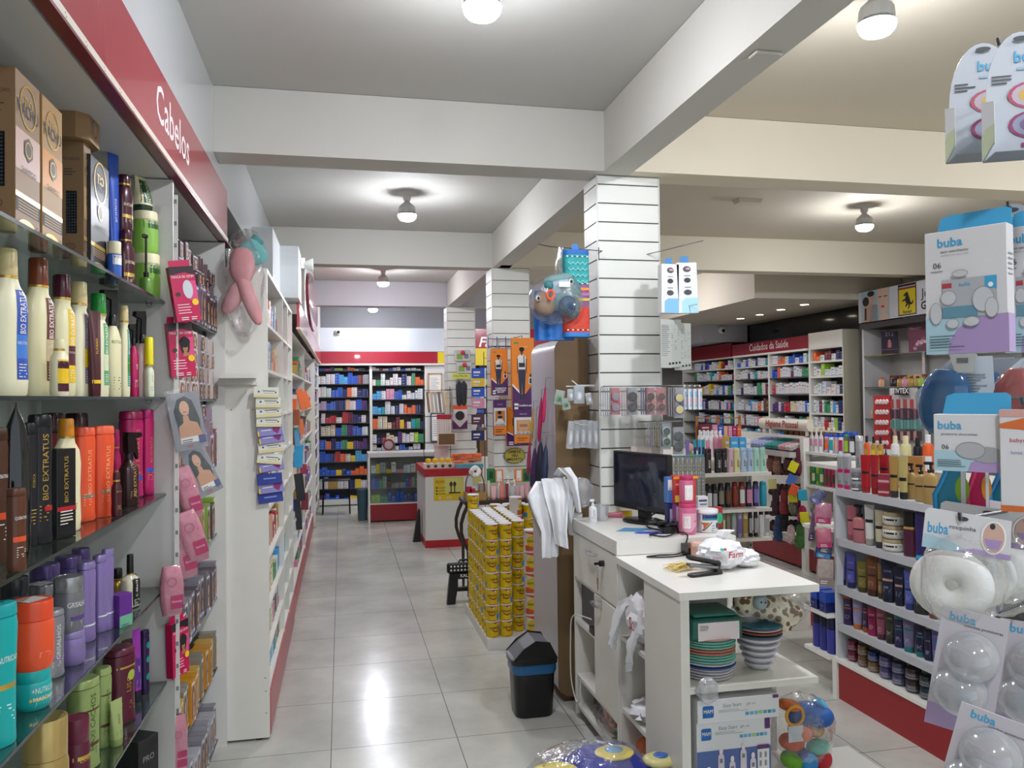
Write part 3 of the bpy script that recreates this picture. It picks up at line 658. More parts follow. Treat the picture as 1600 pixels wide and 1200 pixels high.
def tint(c,R):
    if c in('white','cream','silver','lavender'):return R.choice(ACC['white'])
    h=HEX[c];v=[int(h[i:i+2],16)for i in(1,3,5)];k=R.choice((.3,.45,.6));return '#%02x%02x%02x'%tuple(int(x+(225-x)*k)for x in v)
def box_mesh(w,d,h,c,a):
    key=('b',round(w,3),round(d,3),round(h,3),c,a)
    if key not in _sb:
        b=MB();b.box(-w/2,w/2,-d/2,d/2,0,h,M(HEX[c],.4));y=-d/2-.0006;m=M(a,.45)
        tall=h>w
        def r(x0,x1,z0,z1,mm=m):b.add([(x0,y,z0),(x1,y,z0),(x1,y,z1),(x0,y,z1)],[(0,1,2,3)],mm)
        if tall:
            r(-w*.34,w*.3,h*.66,h*.78);r(-w*.35,w*.2,h*.45,h*.49);r(-w*.5,w*.5,h*.02,h*.09);r(-w*.35,w*.1,h*.3,h*.33)
        else:
            r(-w*.4,w*.08,h*.5,h*.7);r(-w*.4,w*.0,h*.25,h*.33);r(w*.4,w*.5,0,h)
        _sb[key]=b.mesh('product_box',False)
    return _sb[key]
def bottle_mesh(w,h,c,cap,kind='round',band=None):
    key=('c',round(w,3),round(h,3),c,cap,kind,band)
    if key not in _sb:
        b=MB();col,cp=M(HEX.get(c,c),.3),M(HEX.get(cap,cap),.35);r=w/2
        if kind=='round':
            b.lathe([(r*.93,0),(r,h*.02),(r,h*.68),(r*.9,h*.76),(r*.5,h*.8)],col,14);b.lathe([(r*.52,h*.8),(r*.52,h*.99),(r*.45,h)],cp,12)
        elif kind=='can':
            b.lathe([(r*.93,0),(r,h*.01),(r,h*.8),(r*.85,h*.84)],col,14);b.lathe([(r*.88,h*.82),(r*.88,h*.96),(r*.6,h)],cp,14)
        elif kind=='pump':
            b.lathe([(r*.93,0),(r,h*.02),(r,h*.6),(r*.6,h*.68)],col,14);b.lathe([(r*.4,h*.67),(r*.4,h*.8),(r*.18,h*.82),(r*.16,h*.95)],cp,8);b.box(-r*.9,r*.3,-r*.2,r*.2,h*.94,h,cp)
        elif kind=='jar':
            b.lathe([(r*.9,0),(r,h*.08),(r,h*.6),(r*.93,h*.66)],col,18);b.lathe([(r*.97,h*.66),(r*.97,h*.97),(r*.9,h)],cp,18)
        elif kind=='tube':
            Body([(0,w*.75,w*.5,2.2),(h*.16,w*.8,w*.52,2.2)]).mb(cp,14,b);Body([(h*.16,w*.85,w*.5,2.2),(h*.6,w*.95,w*.3,2.2),(h,w,.004,2.4)]).mb(col,14,b)
        elif kind=='flat':
            Body([(0,w*.9,w*.5,2.6),(h*.1,w,w*.55,2.6),(h*.7,w*.95,w*.52,2.6),(h*.8,w*.5,w*.4,2.2)]).mb(col,14,b);b.lathe([(r*.42,h*.8),(r*.4,h)],cp,12)
        if band:
            q=M(HEX.get(band,band),.45)
            if kind in('round','can','jar','pump'):
                for k in range(7):
                    a0,a1=rad(-150+k*17.14),rad(-150+(k+1)*17.14);R=r*1.015;z0,z1=h*.15,h*(.5 if kind!='can' else .7)
                    b.add([(R*cos(a0),R*sin(a0),z0),(R*cos(a1),R*sin(a1),z0),(R*cos(a1),R*sin(a1),z1),(R*cos(a0),R*sin(a0),z1)],[(0,1,2,3)],q)
            else:
                yy=-w*.29;b.add([(-w*.3,yy,h*.25),(w*.3,yy,h*.25),(w*.3,yy,h*.6),(-w*.3,yy,h*.6)],[(0,1,2,3)],q)
        _sb[key]=b.mesh('bottle',True)
    return _sb[key]
def one(me,name,label,cat,loc,rz,group=None,rot=None):
    o=bpy.data.objects.new(name,me);COL.objects.link(o);o.location=loc;o.rotation_euler=rot or(0,0,rz)
    return tag(o,label,cat,group)
PEND=[]
def stacks(P0,P1,z,zroom,pal,where,rz,wr=(.05,.09),hr=(.022,.05),dr=(.05,.09),fill=.8,upright=.3,noun='carton',rnd=None,setback=.0,gap=.004,maxn=9,low=.0,kind='product_box',seq=None,mixw=0):
    """a shelf filled with stacks of small cartons from P0 to P1 (x, y); fronts face -y turned by rz"""
    R=rnd or random;P0=Vector((*P0,0));P1=Vector((*P1,0));u=(P1-P0);Lh=u.length;u.normalize();nrm=Vector((sin(rz),-cos(rz),0))
    s=0;i=0
    while True:
        up=R.random()<upright;w=R.uniform(*wr);d=R.uniform(*dr);c=R.choice(pal)if seq is None else seq[min(len(seq)-1,int(len(seq)*s/Lh))]
        if up:h=R.uniform(.09,.16);h=min(h,zroom*.9);w*=.75;n=1
        else:
            h=R.uniform(*hr);n=int(min(maxn,max(1,R.uniform(max(low,.35),1)*fill*zroom/h)))
        if s+w>Lh:break
        if mixw and c!='white' and R.random()<mixw:c='white'
        a=tint(c,R);me=box_mesh(w,d,h,c,a)
        for k in range(n):
            j=R.uniform(-.001,.001)
            p=P0+u*(s+w/2)-nrm*(d/2+setback+R.uniform(0,.006))
            lab=('%s %s, %s stack from left, %s' if n>1 else '%s %s, %s from left, %s')%(c,noun,ORD[min(i,25)],where)
            PEND.append((kind,me,lab,(p.x+j*u.x,p.y+j*u.y,z+k*(h+.0006)+.0006),rz+R.uniform(-.012,.012),ORD[min(i,25)]+' stack, '+where if n>1 else where,w*h))
        s+=w+gap;i+=1
def bottles(P0,P1,z,h,w,cols,where,rz,kind='round',gap=.004,noun='bottle',rows=1,cat='bottle',name=None):
    """cols: list of (colour, cap, band) placed in order from P0 to P1"""
    P0=Vector((*P0,0));P1=Vector((*P1,0));n=len(cols);u=P1-P0;nrm=Vector((sin(rz),-cos(rz),0))
    for i,(c,cp,bd)in enumerate(cols):
        for r in range(rows):
            p=P0+u*((i+.5)/n)-nrm*(r*(w+.004));me=bottle_mesh(w,h,c,cp,kind,bd)
            cn=c if not c.startswith('#')else{'default':''}.get(c,'pale')
            lab=('%s %s, %s from left, %s'%(cn,noun,ORD[i],where)).strip()
            if rows>1:lab+=', front row' if r==0 else ', back row'
            one(me,name or(kind+'_bottle' if kind!='can' else 'spray_can'),lab,cat,(p.x,p.y,z),rz+random.uniform(-.1,.1),where)
# ================================================================ hair colour bay
_db={}
skin=M('#c99a78',.5)
def dye(w,d,h,c,hair,acc,lying=False):
    """hair colour carton with a model's face and long hair"""
    key=(round(w,3),round(d,3),round(h,3),c,hair,acc)
    if key in _db:return None,key
    t=thing('hair_colour_box','x','box');b=MB();b.box(-w/2,w/2,-d/2,d/2,0,h,M(HEX.get(c,c),.4));b.build('carton',t,sm=0)
    P=Print(lambda x,z,o:(x,-d/2-o,z));hm=M(hair,.4)
    P.poly([(-w*.42,h*.12),(w*.42,h*.12),(w*.4,h*.6),(w*.25,h*.82),(0,h*.88),(-w*.25,h*.82),(-w*.4,h*.6)],hm)
    P.poly([(-w*.12,h*.15),(w*.3,h*.15),(w*.16,h*.4),(-w*.02,h*.42)],skin);P.ell(w*.05,h*.58,w*.17,h*.15,skin,12);P.rect(-w*.02,w*.12,h*.49,h*.502,M('#9c3a3a',.5))
    P.rect(-w*.5,w*.5,h*.0,h*.11,M(acc,.4));P.rect(-w*.42,w*.3,h*.9,h*.96,M('#dcd6da',.4));P.rect(w*.2,w*.45,h*.02,h*.09,WHITE)
    P.mb.build('printed_panel',t,sm=0);_db[key]=t;return t,key
def dye_at(w,d,h,c,hair,acc,loc,rz,lab,grp):
    t,key=dye(w,d,h,c,hair,acc)
    if t is None:return dup(_db[key],loc,rz,lab,grp)
    t.location=loc;t.rotation_euler=(0,0,rz);tag(t,lab,'box',grp);return t
R2=random.Random(11)
rowspec={1:(('#57484f','#2a1c18','#8d7f92'),('#5d4e58','#3a241a','#6b5c70'),('#7a6684','#4a2c1c','#57484f')),
           2:(('#b9a9a6','#4a2c20','#5a2a3a'),('#c7bdb8','#6a4630','#7a2a44'),('#9d8c90','#2e1a18','#3a2430')),
           3:(('#6e5a78','#3a2420','#2e2036'),('#a08a9a','#543226','#443052'),('#8a5a6a','#2c1a1a','#5a2a4a')),
           4:(('#8aa24a','#4a2e1e','#6a8a2a'),('#4c3c40','#241818','#2a2430'),('#8fae3e','#8a5a34','#4e6a1e')),
           5:(('#726a72','#3c2c28','#9a94b8'),('#5c525c','#5a3c2c','#8a84a8'),('#8b8590','#22181a','#b3add0')),
           6:(('#c98a1c','#7a4a22','#b0700c'),('#c9a24a','#9a6a34','#8a5a14'),('#8d8678','#5a4634','#c98a1c')),
           7:(('#9a98a2','#4a4650','#b8b6c8'),('#b3b0b8','#6a6068','#8a92b8'),('#8a8890','#3c383e','#c4c2d0'))}
shelfword=['top','second','third','fourth','fifth','sixth','seventh']
colword={1:'dark plum',2:'pale pink',3:'purple',4:'green and brown',5:'grey lavender',6:'amber',7:'silver'}
for k in range(1,8):
    zt=B2[k-1]if k>1 else 2.40;z=B2[k]+.001;room=zt-z-.012;y=2.965;i=0
    while y<4.03:
        c,hair,acc=rowspec[k][(i//2)%3]
        w=(.062,.066,.055)[(i//2)%3];h=min(room-.01,(.165,.15,.17)[(i//2)%3]);d=.075
        if k==2:h=.072
        if k==7:h=min(h,.17)
        grp='hair colour boxes on the %s shelf beside the end panel'%shelfword[k-1]
        lab='%s hair colour box, %s from near end of %s shelf'%(colword[k],ORD[i],shelfword[k-1])
        X=-.625+R2.uniform(-.012,.012)
        dye_at(w,d,h,c,hair,acc,(X,y+w/2,z),RZ90+R2.uniform(-.12,.05),lab,grp)
        # smaller cartons on top
        if k in(1,2,3)and y<3.95:
            zz=z+h+.0006;n=0;hb=.068 if k==2 else .06
            while zz+hb<zt-.02 and n<(2 if k==1 else 3):
                if k==2 or R2.random()<.85:
                    dye_at(w,d,hb,c if k!=1 else '#5a4650',hair,acc,(X-.004,y+w/2,zz),RZ90+R2.uniform(-.15,.15),'%s box, layer %s, piled on %s colour box of %s shelf'%(colword[k],('one','two','three')[n],ORD[i],shelfword[k-1]),grp)
                zz+=hb+.0006;n+=1
        y+=w+.004;i+=1
# ================================================================ goods hung on the clip strip at the divider
def hang_at(t,x,y,X,roll=0,yaw=0.0,pitch=0.0):
    p=onx(x,y,X);t.location=p
    t.rotation_euler=(MR(yaw,3,'Z')@MR(roll,3,'Y')@MR(pitch,3,'X')).to_euler();return t
b=MB();b.box(-.007,.007,-.002,0,-1.3,.45,WHITE)
for i in range(24):b.box(-.004,.004,-.003,-.002,.42-i*.075,.434-i*.075,GREY)
p=onx(266,620,-.555);tag(b.build('clip_strip',loc=(-.548,2.915,1.9),sm=0),'long white plastic clip strip hanging at the shelf divider','clip strip')
fuch=M('#bd1550',.3)
def touca(lab,w=.082,h=.185,d=.028,face=True):
    t=thing('hair_cap_box',lab,'box');b=MB();b.box(-w/2,w/2,-d/2,d/2,-h,0,fuch,.001);b.build('carton',t)
    b=MB();b.box(-w*.42,w*.42,-.0006,.0006,0,.022,fuch);b.build('hang_tab',t,sm=0)
    P=Print(lambda x,z,o:(x,-d/2-o,z));P.rect(-w*.5,w*.5,-h*.15,0,M('#26191f',.4),1);P.poly([(-w*.5,-h*.2),(-w*.3,-h*.14),(w*.1,-h*.11),(w*.5,-h*.17),(w*.5,-h*.25),(-w*.5,-h*.25)],fuch);P.text('TOUCA DE CETIM',0,-h*.19,.0115,WHITE,wmax=w*.9)
    P.rect(w*.16,w*.5,-h*.62,-h*.27,M('#d8477c',.35))
    P.ell(w*.14,-h*.42,w*.2,h*.17,M('#c9ccd2',.12)if not face else M('#17120f',.6));
    if face:P.ell(w*.15,-h*.47,w*.10,h*.075,M('#a87452',.5));P.ell(w*.14,-h*.36,w*.22,h*.1,M('#15110f',.7));P.poly([(w*.02,-h*.62),(w*.3,-h*.62),(w*.2,-h*.53),(w*.08,-h*.53)],M('#a87452',.5))
    P.ell(-w*.28,-h*.5,w*.1,h*.04,M('#3a2a20',.5));P.ell(w*.36,-h*.66,w*.13,h*.06,ylw)
    for j in range(4):P.rect(-w*.38,w*(.1+.05*(j%2)),-h*(.7+.05*j),-h*(.685+.05*j),M('#f0c6d2',.5))
    P.lines(-w*.3,w*.0,-h*.97,-h*.9,2,WHITE,.4);P.lines(w*.1,w*.4,-h*.97,-h*.9,2,WHITE,.4)
    P.mb.build('printed_panel',t,sm=0);return t
hang_at(touca('bright pink satin hair cap box, upper of the hanging pair',face=False),280,417,-.53,roll=rad(-9),yaw=rad(28))
hang_at(touca('bright pink satin hair cap box with curly haired woman, lower of the pair'),278,505,-.545,roll=rad(-5),yaw=rad(28))
t=touca('bright pink satin hair cap box hanging low, seen nearly edge on');hang_at(t,276,970,-.555,roll=rad(-2),yaw=rad(62))
film=M('#ffffff',.08,kind='film',bump=.9,nscale=28)
def wigcard(lab,w=.085,h=.16):
    t=thing('hair_extension_pack',lab,'package');P=Print(flat(0));P.mb.box(-w/2,w/2,.0,.0022,-h,0,M('#8d8f96',.4))
    P.poly([(-w*.35,-h*.3),(-w*.2,-h*.1),(w*.05,-h*.06),(w*.25,-h*.15),(w*.4,-h*.5),(w*.36,-h*.75),(-w*.3,-h*.75)],M('#3a4246',.4))
    P.poly([(-w*.3,-h*.78),(w*.4,-h*.78),(w*.3,-h*.55),(w*.08,-h*.5),(w*.05,-h*.4),(-w*.1,-h*.4),(-w*.12,-h*.52),(-w*.28,-h*.58)],M('#cf9a78',.5));P.ell(-w*.02,-h*.27,w*.15,h*.13,M('#d8a584',.5));P.rect(-w*.07,w*.03,-h*.345,-h*.33,M('#a94a44',.5))
    P.rect(-w*.3,w*.25,-h*.88,-h*.78,PAPER);P.rect(w*.26,w*.48,-h*.92,-h*.78,M('#46508c',.5));P.text('HEE',-w*.05,-h*.94,.012,M('#c23a3a',.5));P.lines(-w*.26,w*.1,-h*.87,-h*.8,2,INK,.4)
    P.mb.build('printed_card',t,sm=0)
    b=MB();nx,nz=8,12;R=random.Random(3);vs=[]
    for j in range(nz+1):
        for i in range(nx+1):vs.append((-w*.54+w*1.08*i/nx,-.012*sin(PI*i/nx)*sin(PI*j/nz)-.004-R.uniform(0,.004),.015-(h*1.08)*j/nz))
    b.add(vs,[(j*(nx+1)+i,j*(nx+1)+i+1,(j+1)*(nx+1)+i+1,(j+1)*(nx+1)+i)for j in range(nz)for i in range(nx)],film);b.build('clear_wrapper',t,ang=80);return t
hang_at(wigcard('clear wrapped hair piece card with dark haired woman, upper of two',h=.195,w=.105),284,614,-.53,rad(-10),rad(22))
hang_at(wigcard('clear wrapped hair piece card hanging lower and tilted on black hair',h=.18,w=.085),298,700,-.52,rad(-24),rad(22))
pk1,pk2=M('#c8778c',.5,var=.12,nscale=60),M('#a8325e',.35)
def puff(lab,w=.075,h=.15,d=.035):
    t=thing('sponge_roller_bag',lab,'bag');rings=[];n=16
    for k in range(9):
        f=k/8;s=(.25 if k in(0,8)else min(1,.7+.6*sin(PI*f)));ww=w*min(1,.75+.3*sin(PI*f));dd=d*s
        rings.append([(ww/2*sgn(cos(a))*abs(cos(a))**.7,dd/2*sgn(sin(a))*abs(sin(a))**.8,-h*f)for a in[2*PI*i/n for i in range(n)]])
    b=MB();b.loft(rings,pk1);b.build('padded_sponges',t)
    P=Print(lambda x,z,o:(x,-d/2*.98-.002-o,z));P.rect(-w*.1,w*.42,-h*.85,-h*.58,pk2);P.text('beauty',w*.16,-h*.7,.012,M('#e9b9c8',.5));P.ring(-w*.05,-h*.3,w*.2,w*.2,w*.03,M('#b3587a',.4));P.mb.build('printed_label',t,sm=0)
    b=MB();b.loft([[(x*1.06,y*1.12,z*1.03+.003)for x,y,z in r]for r in rings],film,cap=False);b.build('clear_wrapper',t,ang=80)
    return t
for i,(x,y,X,rl,h,w)in enumerate(((283,730,-.55,-14,.19,.075),(288,800,-.535,-16,.185,.085),(276,820,-.56,-12,.19,.08),(268,885,-.55,0,.16,.075),(278,1118,-.555,0,.2,.06))):
    hang_at(puff('pink sponge bag in clear film, %s of five on clip strip'%('topmost','second from the top','third from the top','fourth from the top','lowest')[i],w,h),x,y,X,rad(rl),rad(25))
# grey paddle brush handle poking in at the bottom
t=thing('paddle_brush','grey oval paddle brush leaning at the bottom of the strip','brush',onx(262,1165,-.6));t.location.z=.40
b=MB();b.T=MR(.25,4,'Y');b.loft([[(.035*s*cos(a),.008*sin(a),z)for a in[2*PI*i/12 for i in range(12)]]for s,z in((.3,0),(.8,.03),(1,.08),(.8,.13),(.3,.16))],M('#4c4b50',.4));b.build('brush_head',t)
# ================================================================ white cabinets further along the left wall
def cabinet(lab,y0,y1,posts,zs,xf=-.35,ztop=2.29,mat=LAMIN,kick=.22):
    t=thing('white_cabinet',lab,'cabinet',(xf-.3,(y0+y1)/2,0));o=t.location
    def pt(n,a,m=mat,l=None):
        b=MB();b.box(a[0]-o.x,a[1]-o.x,a[2]-o.y,a[3]-o.y,a[4],a[5],m);r=b.build(n,t,sm=0)
        if l:r['label']=l
    pt('back_panel',(-.98,-.965,y0,y1,.05,ztop-.01));pt('top_panel',(-.965,xf,y0,y1,ztop-.02,ztop))
    for y in posts:pt('side_panel',(-.965,xf,y,y+.02,.012,ztop-.02))
    if kick:pt('kick_board',(-.9,xf+.004,y0+.02,y1,.02,kick),M('#a8434a',.35),'red kick board')
    for a,c in zip(posts[:-1],posts[1:]):
        for z in zs:pt('shelf',(-.965,xf-.004,a+.02,c,z-.018,z))
    b=MB();pt_z=.0
    for yy in(y0+.03,y1-.05):b.lathe([(.02,0),(.02,.02)],BLACK,10,(xf-.05-o.x,yy-o.y))
    b.build('foot',t)
    return t
ZS=[2.03,1.80,1.57,1.34,1.11,.87,.63,.42,.24]
c1=cabinet('tall white cabinet whose blank end panel faces the camera on the left',4.09,6.12,[4.09,5.15,5.62,6.10],ZS)
b=MB()
for x,y,r in((-.52,1.60,.003),(-.42,1.60,.003),(-.37,.30,.003),(-.368,.235,.003),(-.366,.13,.003)):
    b.add([(x+r*cos(a)+.65,-1.0155,y+r*sin(a))for a in[2*PI*i/8 for i in range(8)]],[tuple(range(8))],M('#3c3a36',.6))
b.build('screw_holes',c1,sm=0)
pale=['white','cream','peach','pink','white','sky blue','white','lavender','gold','red']
R3=random.Random(5)
lw=['top','second','third','fourth','fifth','sixth','seventh','eighth','lowest']
for bi,(a,c)in enumerate(((4.35,5.14),(5.18,5.61),(5.65,6.09))):
    for k,z in enumerate(ZS):
        zr=(ZS[k-1]-.018 if k else 2.27)-z-.006
        where='%s shelf, %s bay of white cabinet'%(lw[k],('nearest','middle','farthest')[bi])
        stacks((-.375,a),(-.375,c),z+.0005,zr,pale if k<6 else['green','white','teal','red','sky blue','cream','pink'],where,RZ90,wr=(.045,.08),hr=(.04,.1),dr=(.05,.1),fill=.75,upright=.75,noun='box',rnd=R3,maxn=3)
# small shelf fixed on the end panel
t=thing('bracket_shelf','small white shelf fixed across the gap beside the hanging pink bag','shelf',(-.46,4.0,1.77))
b=MB();b.box(-.095,.06,-.07,.085,-.02,0,LAMIN2);b.build('board',t,sm=0);b=MB();b.box(-.095,.06,.07,.085,-.05,-.02,LAMIN2);b.build('bracket',t,sm=0)
# leaflets and slim cartons clipped on the end panel
t=thing('clip_hook','clear plastic clip hook on the white end panel','hook',(-.40,4.088,1.58));b=MB();b.box(-.014,.014,-.002,0,-.05,.02,M('#d8d8d2',.2));b.build('tab',t,sm=0)
slim=[(397,606,'white',-2),(400,622,'white',-1),(400,638,'white',3),(401,652,'white',-1),(402,668,'violet',6),(404,680,'violet',8),(403,694,'white',6),(403,708,'white',-6),(404,724,'violet',9),(402,742,'navy',3),(404,757,'violet',6),(403,772,'navy',6)]
for i,(x,y,c,a)in enumerate(slim):
    t=thing('slim_medicine_box','%s flat box clipped to the white end panel, %s from the top'%(c if c!='white' else 'white and cream',ORD[i]),'box',ony(x,y,4.06+.003*i)+Vector((.0,0,0)),group='flat boxes clipped on the end panel',rot=(rad(-12),rad(-a),0.05))
    w,h,d=.115,.05,.02;col={'white':'#dcdccf','violet':'#8a86c0','navy':'#1c2f8a'}[c]
    b=MB();b.box(0,w,-d,0,-h,0,M(col,.4));b.build('carton',t,sm=0)
    P=Print(lambda x,z,o:(x,-d-o,z))
    if c=='white':P.rect(0,w,-h,-h*.72,M('#d9cf9c',.45));P.ell(w*.2,-h*.45,.005,.005,blu);P.rect(w*.35,w*.85,-h*.4,-h*.33,INK);P.rect(w*.4,w*.8,-h*.6,-h*.56,GREY);P.ell(w*.88,-h*.5,.004,.004,INK)
    elif c=='violet':P.poly([(w*.6,0),(w*.98,-h*.1),(w*.8,-h*.9),(w*.62,-h*.6)],M('#8a1f6a',.4));P.rect(0,w*.06,-h,-h*.5,ylw);P.rect(w*.15,w*.55,-h*.5,-h*.42,WHITE)
    else:P.rect(w*.25,w*.75,-h*.55,-h*.43,M('#7b9ad8',.4))
    P.mb.build('printed_panel',t,sm=0)
# pink slippers / cushions in a clear bag hanging above the end panel
t=thing('pillow_bag','clear bag of rounded pink cushions hanging before the end panel','bag',ony(378,385,3.98))
pkc=M('#d8969a',.75);b=MB()
def blob(b,c,r,m,n=14,k=9,rot=0):
    rings=[]
    for j in range(k+1):
        f=PI*j/k;rr=max(.02,sin(f))**.7;z=cos(f)
        ring=[]
        for i in range(n):
            a=2*PI*i/n;x,y=r[0]*rr*cos(a),r[1]*rr*sin(a);zz=r[2]*z
            ring.append((c[0]+x*cos(rot)+zz*sin(rot),c[1]+y,c[2]-x*sin(rot)+zz*cos(rot)))
        rings.append(ring)
    b.loft(rings,m);return b
blob(b,(.0,0,-.09),(.06,.035,.085),pkc);b.build('round_cushion',t)
b=MB();blob(b,(.03,.0,-.24),(.035,.03,.14),pkc,rot=-.35);b.build('long_cushion',t)
b=MB();blob(b,(-.03,.02,-.22),(.04,.03,.11),M('#d9a2a6',.75),rot=.5);b.build('long_cushion',t)
b=MB();blob(b,(.05,.03,-.02),(.07,.02,.05),M('#6fb3b3',.7),rot=.8);b.build('teal_cushion',t)
def crumple(c,r,seed,m,n=18,k=12,amp=.16,par=None,name='clear_wrapper',flatz=None):
    R=random.Random(seed);b=MB();rings=[]
    for j in range(k+1):
        f=PI*j/k;rr=max(.05,sin(f))**.8;ring=[]
        for i in range(n):
            a=2*PI*i/n;q=1+R.uniform(-amp,amp);z=c[2]+r[2]*cos(f)*(1+R.uniform(-amp,amp)*.4)
            if flatz is not None:z=max(z,flatz)
            ring.append((c[0]+r[0]*rr*q*cos(a),c[1]+r[1]*rr*q*sin(a),z))
        rings.append(ring)
    b.loft(rings,m);return b.build(name,par,ang=28)
crumple((.01,0,-.19),(.085,.05,.23),4,film,par=t)
t=thing('teal_roll_bag','clear bag with a teal roll behind the pink cushions bag','bag',ony(405,420,4.2));b=MB();b.T=MR(.7,4,'Y');b.lathe([(.03,-.1),(.035,-.09),(.035,.09),(.03,.1)],M('#4f9a9c',.6),14);b.build('roll',t);crumple((0,0,0),(.09,.05,.12),9,film,par=t)
t.location=(-.47,4.3,2.40)
# dark gap panel and white wall boxes above the cabinets
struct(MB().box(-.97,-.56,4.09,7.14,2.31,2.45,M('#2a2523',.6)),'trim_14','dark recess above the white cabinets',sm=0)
t=thing('wall_cabinet','plain white box cupboard mounted above the cabinets at left','cabinet',(-.42,6.1,2.37));b=MB();b.box(-.13,.128,-.1,.3,0,.37,M('#dfe3e6',.3));b.build('carcass',t,sm=0);b=MB();b.box(-.128,-.0,-.7,-.1,.02,.375,M('#d6dadc',.3));b.build('side_extension',t,sm=0)
t.location=(-.42,6.02,2.37)
t=thing('emergency_lamp','small white spotlight fixed to the wall cupboard at left','lamp',(-.27,6.25,2.66));b=MB();b.box(-.02,.01,-.02,.02,-.03,.05,WHITE);b.build('bracket',t);b=MB();b.T=MR(PI/2,4,'Y');b.lathe([(.02,0),(.05,.06),(.05,.07)],WHITE,16);b.build('lamp_head',t)
# ---- fourth unit: red header sign and recessed shelves, to the pharmacy corner
s=thing('aisle_sign','long plain red header board over the far left shelves','sign',(-.30,9.3,2.17));b=MB();b.box(-.02,0,-3.1,3.25,.015,.20,M('#b8454e',.2,coat=.4));b.build('sign_board',s,sm=0);b=MB();b.box(-.025,.006,-3.1,3.25,0,.015,M('#d9cdb6',.5));b.build('edge_strip',s,sm=0)
struct(MB().box(-.98,-.31,7.35,13.0,2.40,3.12,M('#c4bab6',.4)),'trim_15','bulkhead above the far left shelves',sm=0)
t=thing('round_sign','round glossy red emblem on the far left bulkhead','sign',(-.305,8.9,2.66));b=MB()
b.loft([[(xx,1.35*cos(a)*s2,.27*sin(a)*s2)for a in[2*PI*i/40 for i in range(40)]]for xx,s2 in((0,1),(.02,1),(.03,.93))],M('#b84a55',.12,coat=.6));b.build('disc',t)
c2=cabinet('far white shelf unit under the red header board on the left',6.14,10.55,[6.14,8.3,10.52],[1.85,1.55,1.25,.95,.68,.42,.2],xf=-.36,ztop=2.16,kick=.16)
c3=cabinet('white shelf unit in the far left corner beside the pharmacy',10.6,12.4,[10.6,12.38],[2.0,1.8,1.6,1.4,1.2,1.0,.8,.6,.4,.2],xf=-.33,ztop=2.16,kick=0)
for k,z in enumerate([1.85,1.55,1.25,.95,.68,.42,.2]):
    FZ=[2.14,1.83,1.53,1.23,.93,.66,.40][k]-z-.008;stacks((-.38,7.2),(-.38,8.28),z+.0005,FZ,['brown','cream','orange','gold','pink','white','red','black','green','blue'],'%s shelf, near bay under red board'%lw[k],RZ90,wr=(.06,.12),hr=(.05,.1),fill=.8,upright=.5,noun='box',rnd=R3,maxn=3)
    stacks((-.38,9.0),(-.38,10.5),z+.0005,FZ,['red','green','white','silver','blue','pink','cream','brown'],'%s shelf, far bay under red board'%lw[k],RZ90,wr=(.08,.16),hr=(.05,.1),fill=.8,upright=.5,noun='box',rnd=R3,maxn=3)
for k,z in enumerate([2.0,1.8,1.6,1.4,1.2,1.0,.8,.6,.4,.2]):
    stacks((-.35,10.65),(-.35,12.3),z+.0005,.13 if k==0 else .17,['white','purple','lavender','silver','blue','magenta','white'],'%s shelf of the far left corner unit'%(ORD[k]+'' if k else 'top'),RZ90,wr=(.09,.16),hr=(.04,.07),fill=.85,upright=.2,noun='box',rnd=R3,maxn=4)
# flyers and bags hanging on the near post of that unit
def hangcard(lab,x,y,Y,w,h,m,roll,name='hanging_pack',d=.012,cat='package'):
    t=thing(name,lab,cat,ony(x,y,Y),rot=(0,rad(roll),.1));b=MB();b.box(-w/2,w/2,-d/2,d/2,-h,0,m,.002);b.build('pack',t);b=MB();b.tube([(0,0,-.004),(0,.0,.02),(0,.03,.022)],.0015,CHROME);b.build('hook',t);return t
for i,(x,y,c,h,w,rl)in enumerate(((467,608,'#e2692c',.16,.05,-14),(474,612,'#e8702f',.13,.05,-16),(463,640,'#a8572c',.12,.05,0),(469,655,'#d2703c',.12,.04,-8),(463,672,'#5a9cc8',.13,.04,-5),(467,695,'#2b9bd0',.18,.07,3),(466,740,'#1d1a1e',.22,.07,-6),(474,725,'#a33044',.08,.05,0),(464,780,'#24222a',.25,.05,-4),(476,770,'#7c2430',.14,.06,0),(474,650,'#4a3a34',.1,.05,10))):
    hangcard(('orange','bright orange','rust brown','pale orange','light blue','blue','black','red','long black','dark red','dark brown')[i]+' pack hanging beyond the white cabinet on the left',x,y,6.25+.07*i,w,h,M(c,.4),rl)
# ================================================================ pharmacy at the end of the aisle
WY=12.66
pgrey=M('#77787d',.5);gclear=M('#f3f7f5',.05,kind='glass')

t=thing('medicine_shelving','tall pharmacy shelving at the end of the left aisle','shelving',(.6,WY+.2,0))
def pt(par,n,a,m,l=None):
    o=par.location;b=MB();b.box(a[0]-o.x,a[1]-o.x,a[2]-o.y,a[3]-o.y,a[4]-o.z,a[5]-o.z,m);r=b.build(n,par,sm=0)
    if l:r['label']=l
    return r
pt(t,'back_panel',(-.42,5.0,WY+.30,WY+.32,0,2.15),pgrey);pt(t,'side_panel',(-.42,-.39,WY,WY+.3,0,2.15),LAMIN);pt(t,'divider',(.43,.47,WY,WY+.3,.02,2.15),LAMIN)
pt(t,'divider',(1.285,1.31,WY,WY+.3,0,2.15),LAMIN);pt(t,'kick_board',(-.39,1.3,WY+.02,WY+.04,0,.10),LAMIN2);pt(t,'door_panel',(1.31,1.72,WY,WY+.02,0,2.15),M('#d5d6d6',.3),'plain white panel')
pt(t,'divider',(1.95,1.97,WY,WY+.3,0,2.15),LAMIN);pt(t,'divider',(3.0,3.02,WY,WY+.3,0,2.15),LAMIN)
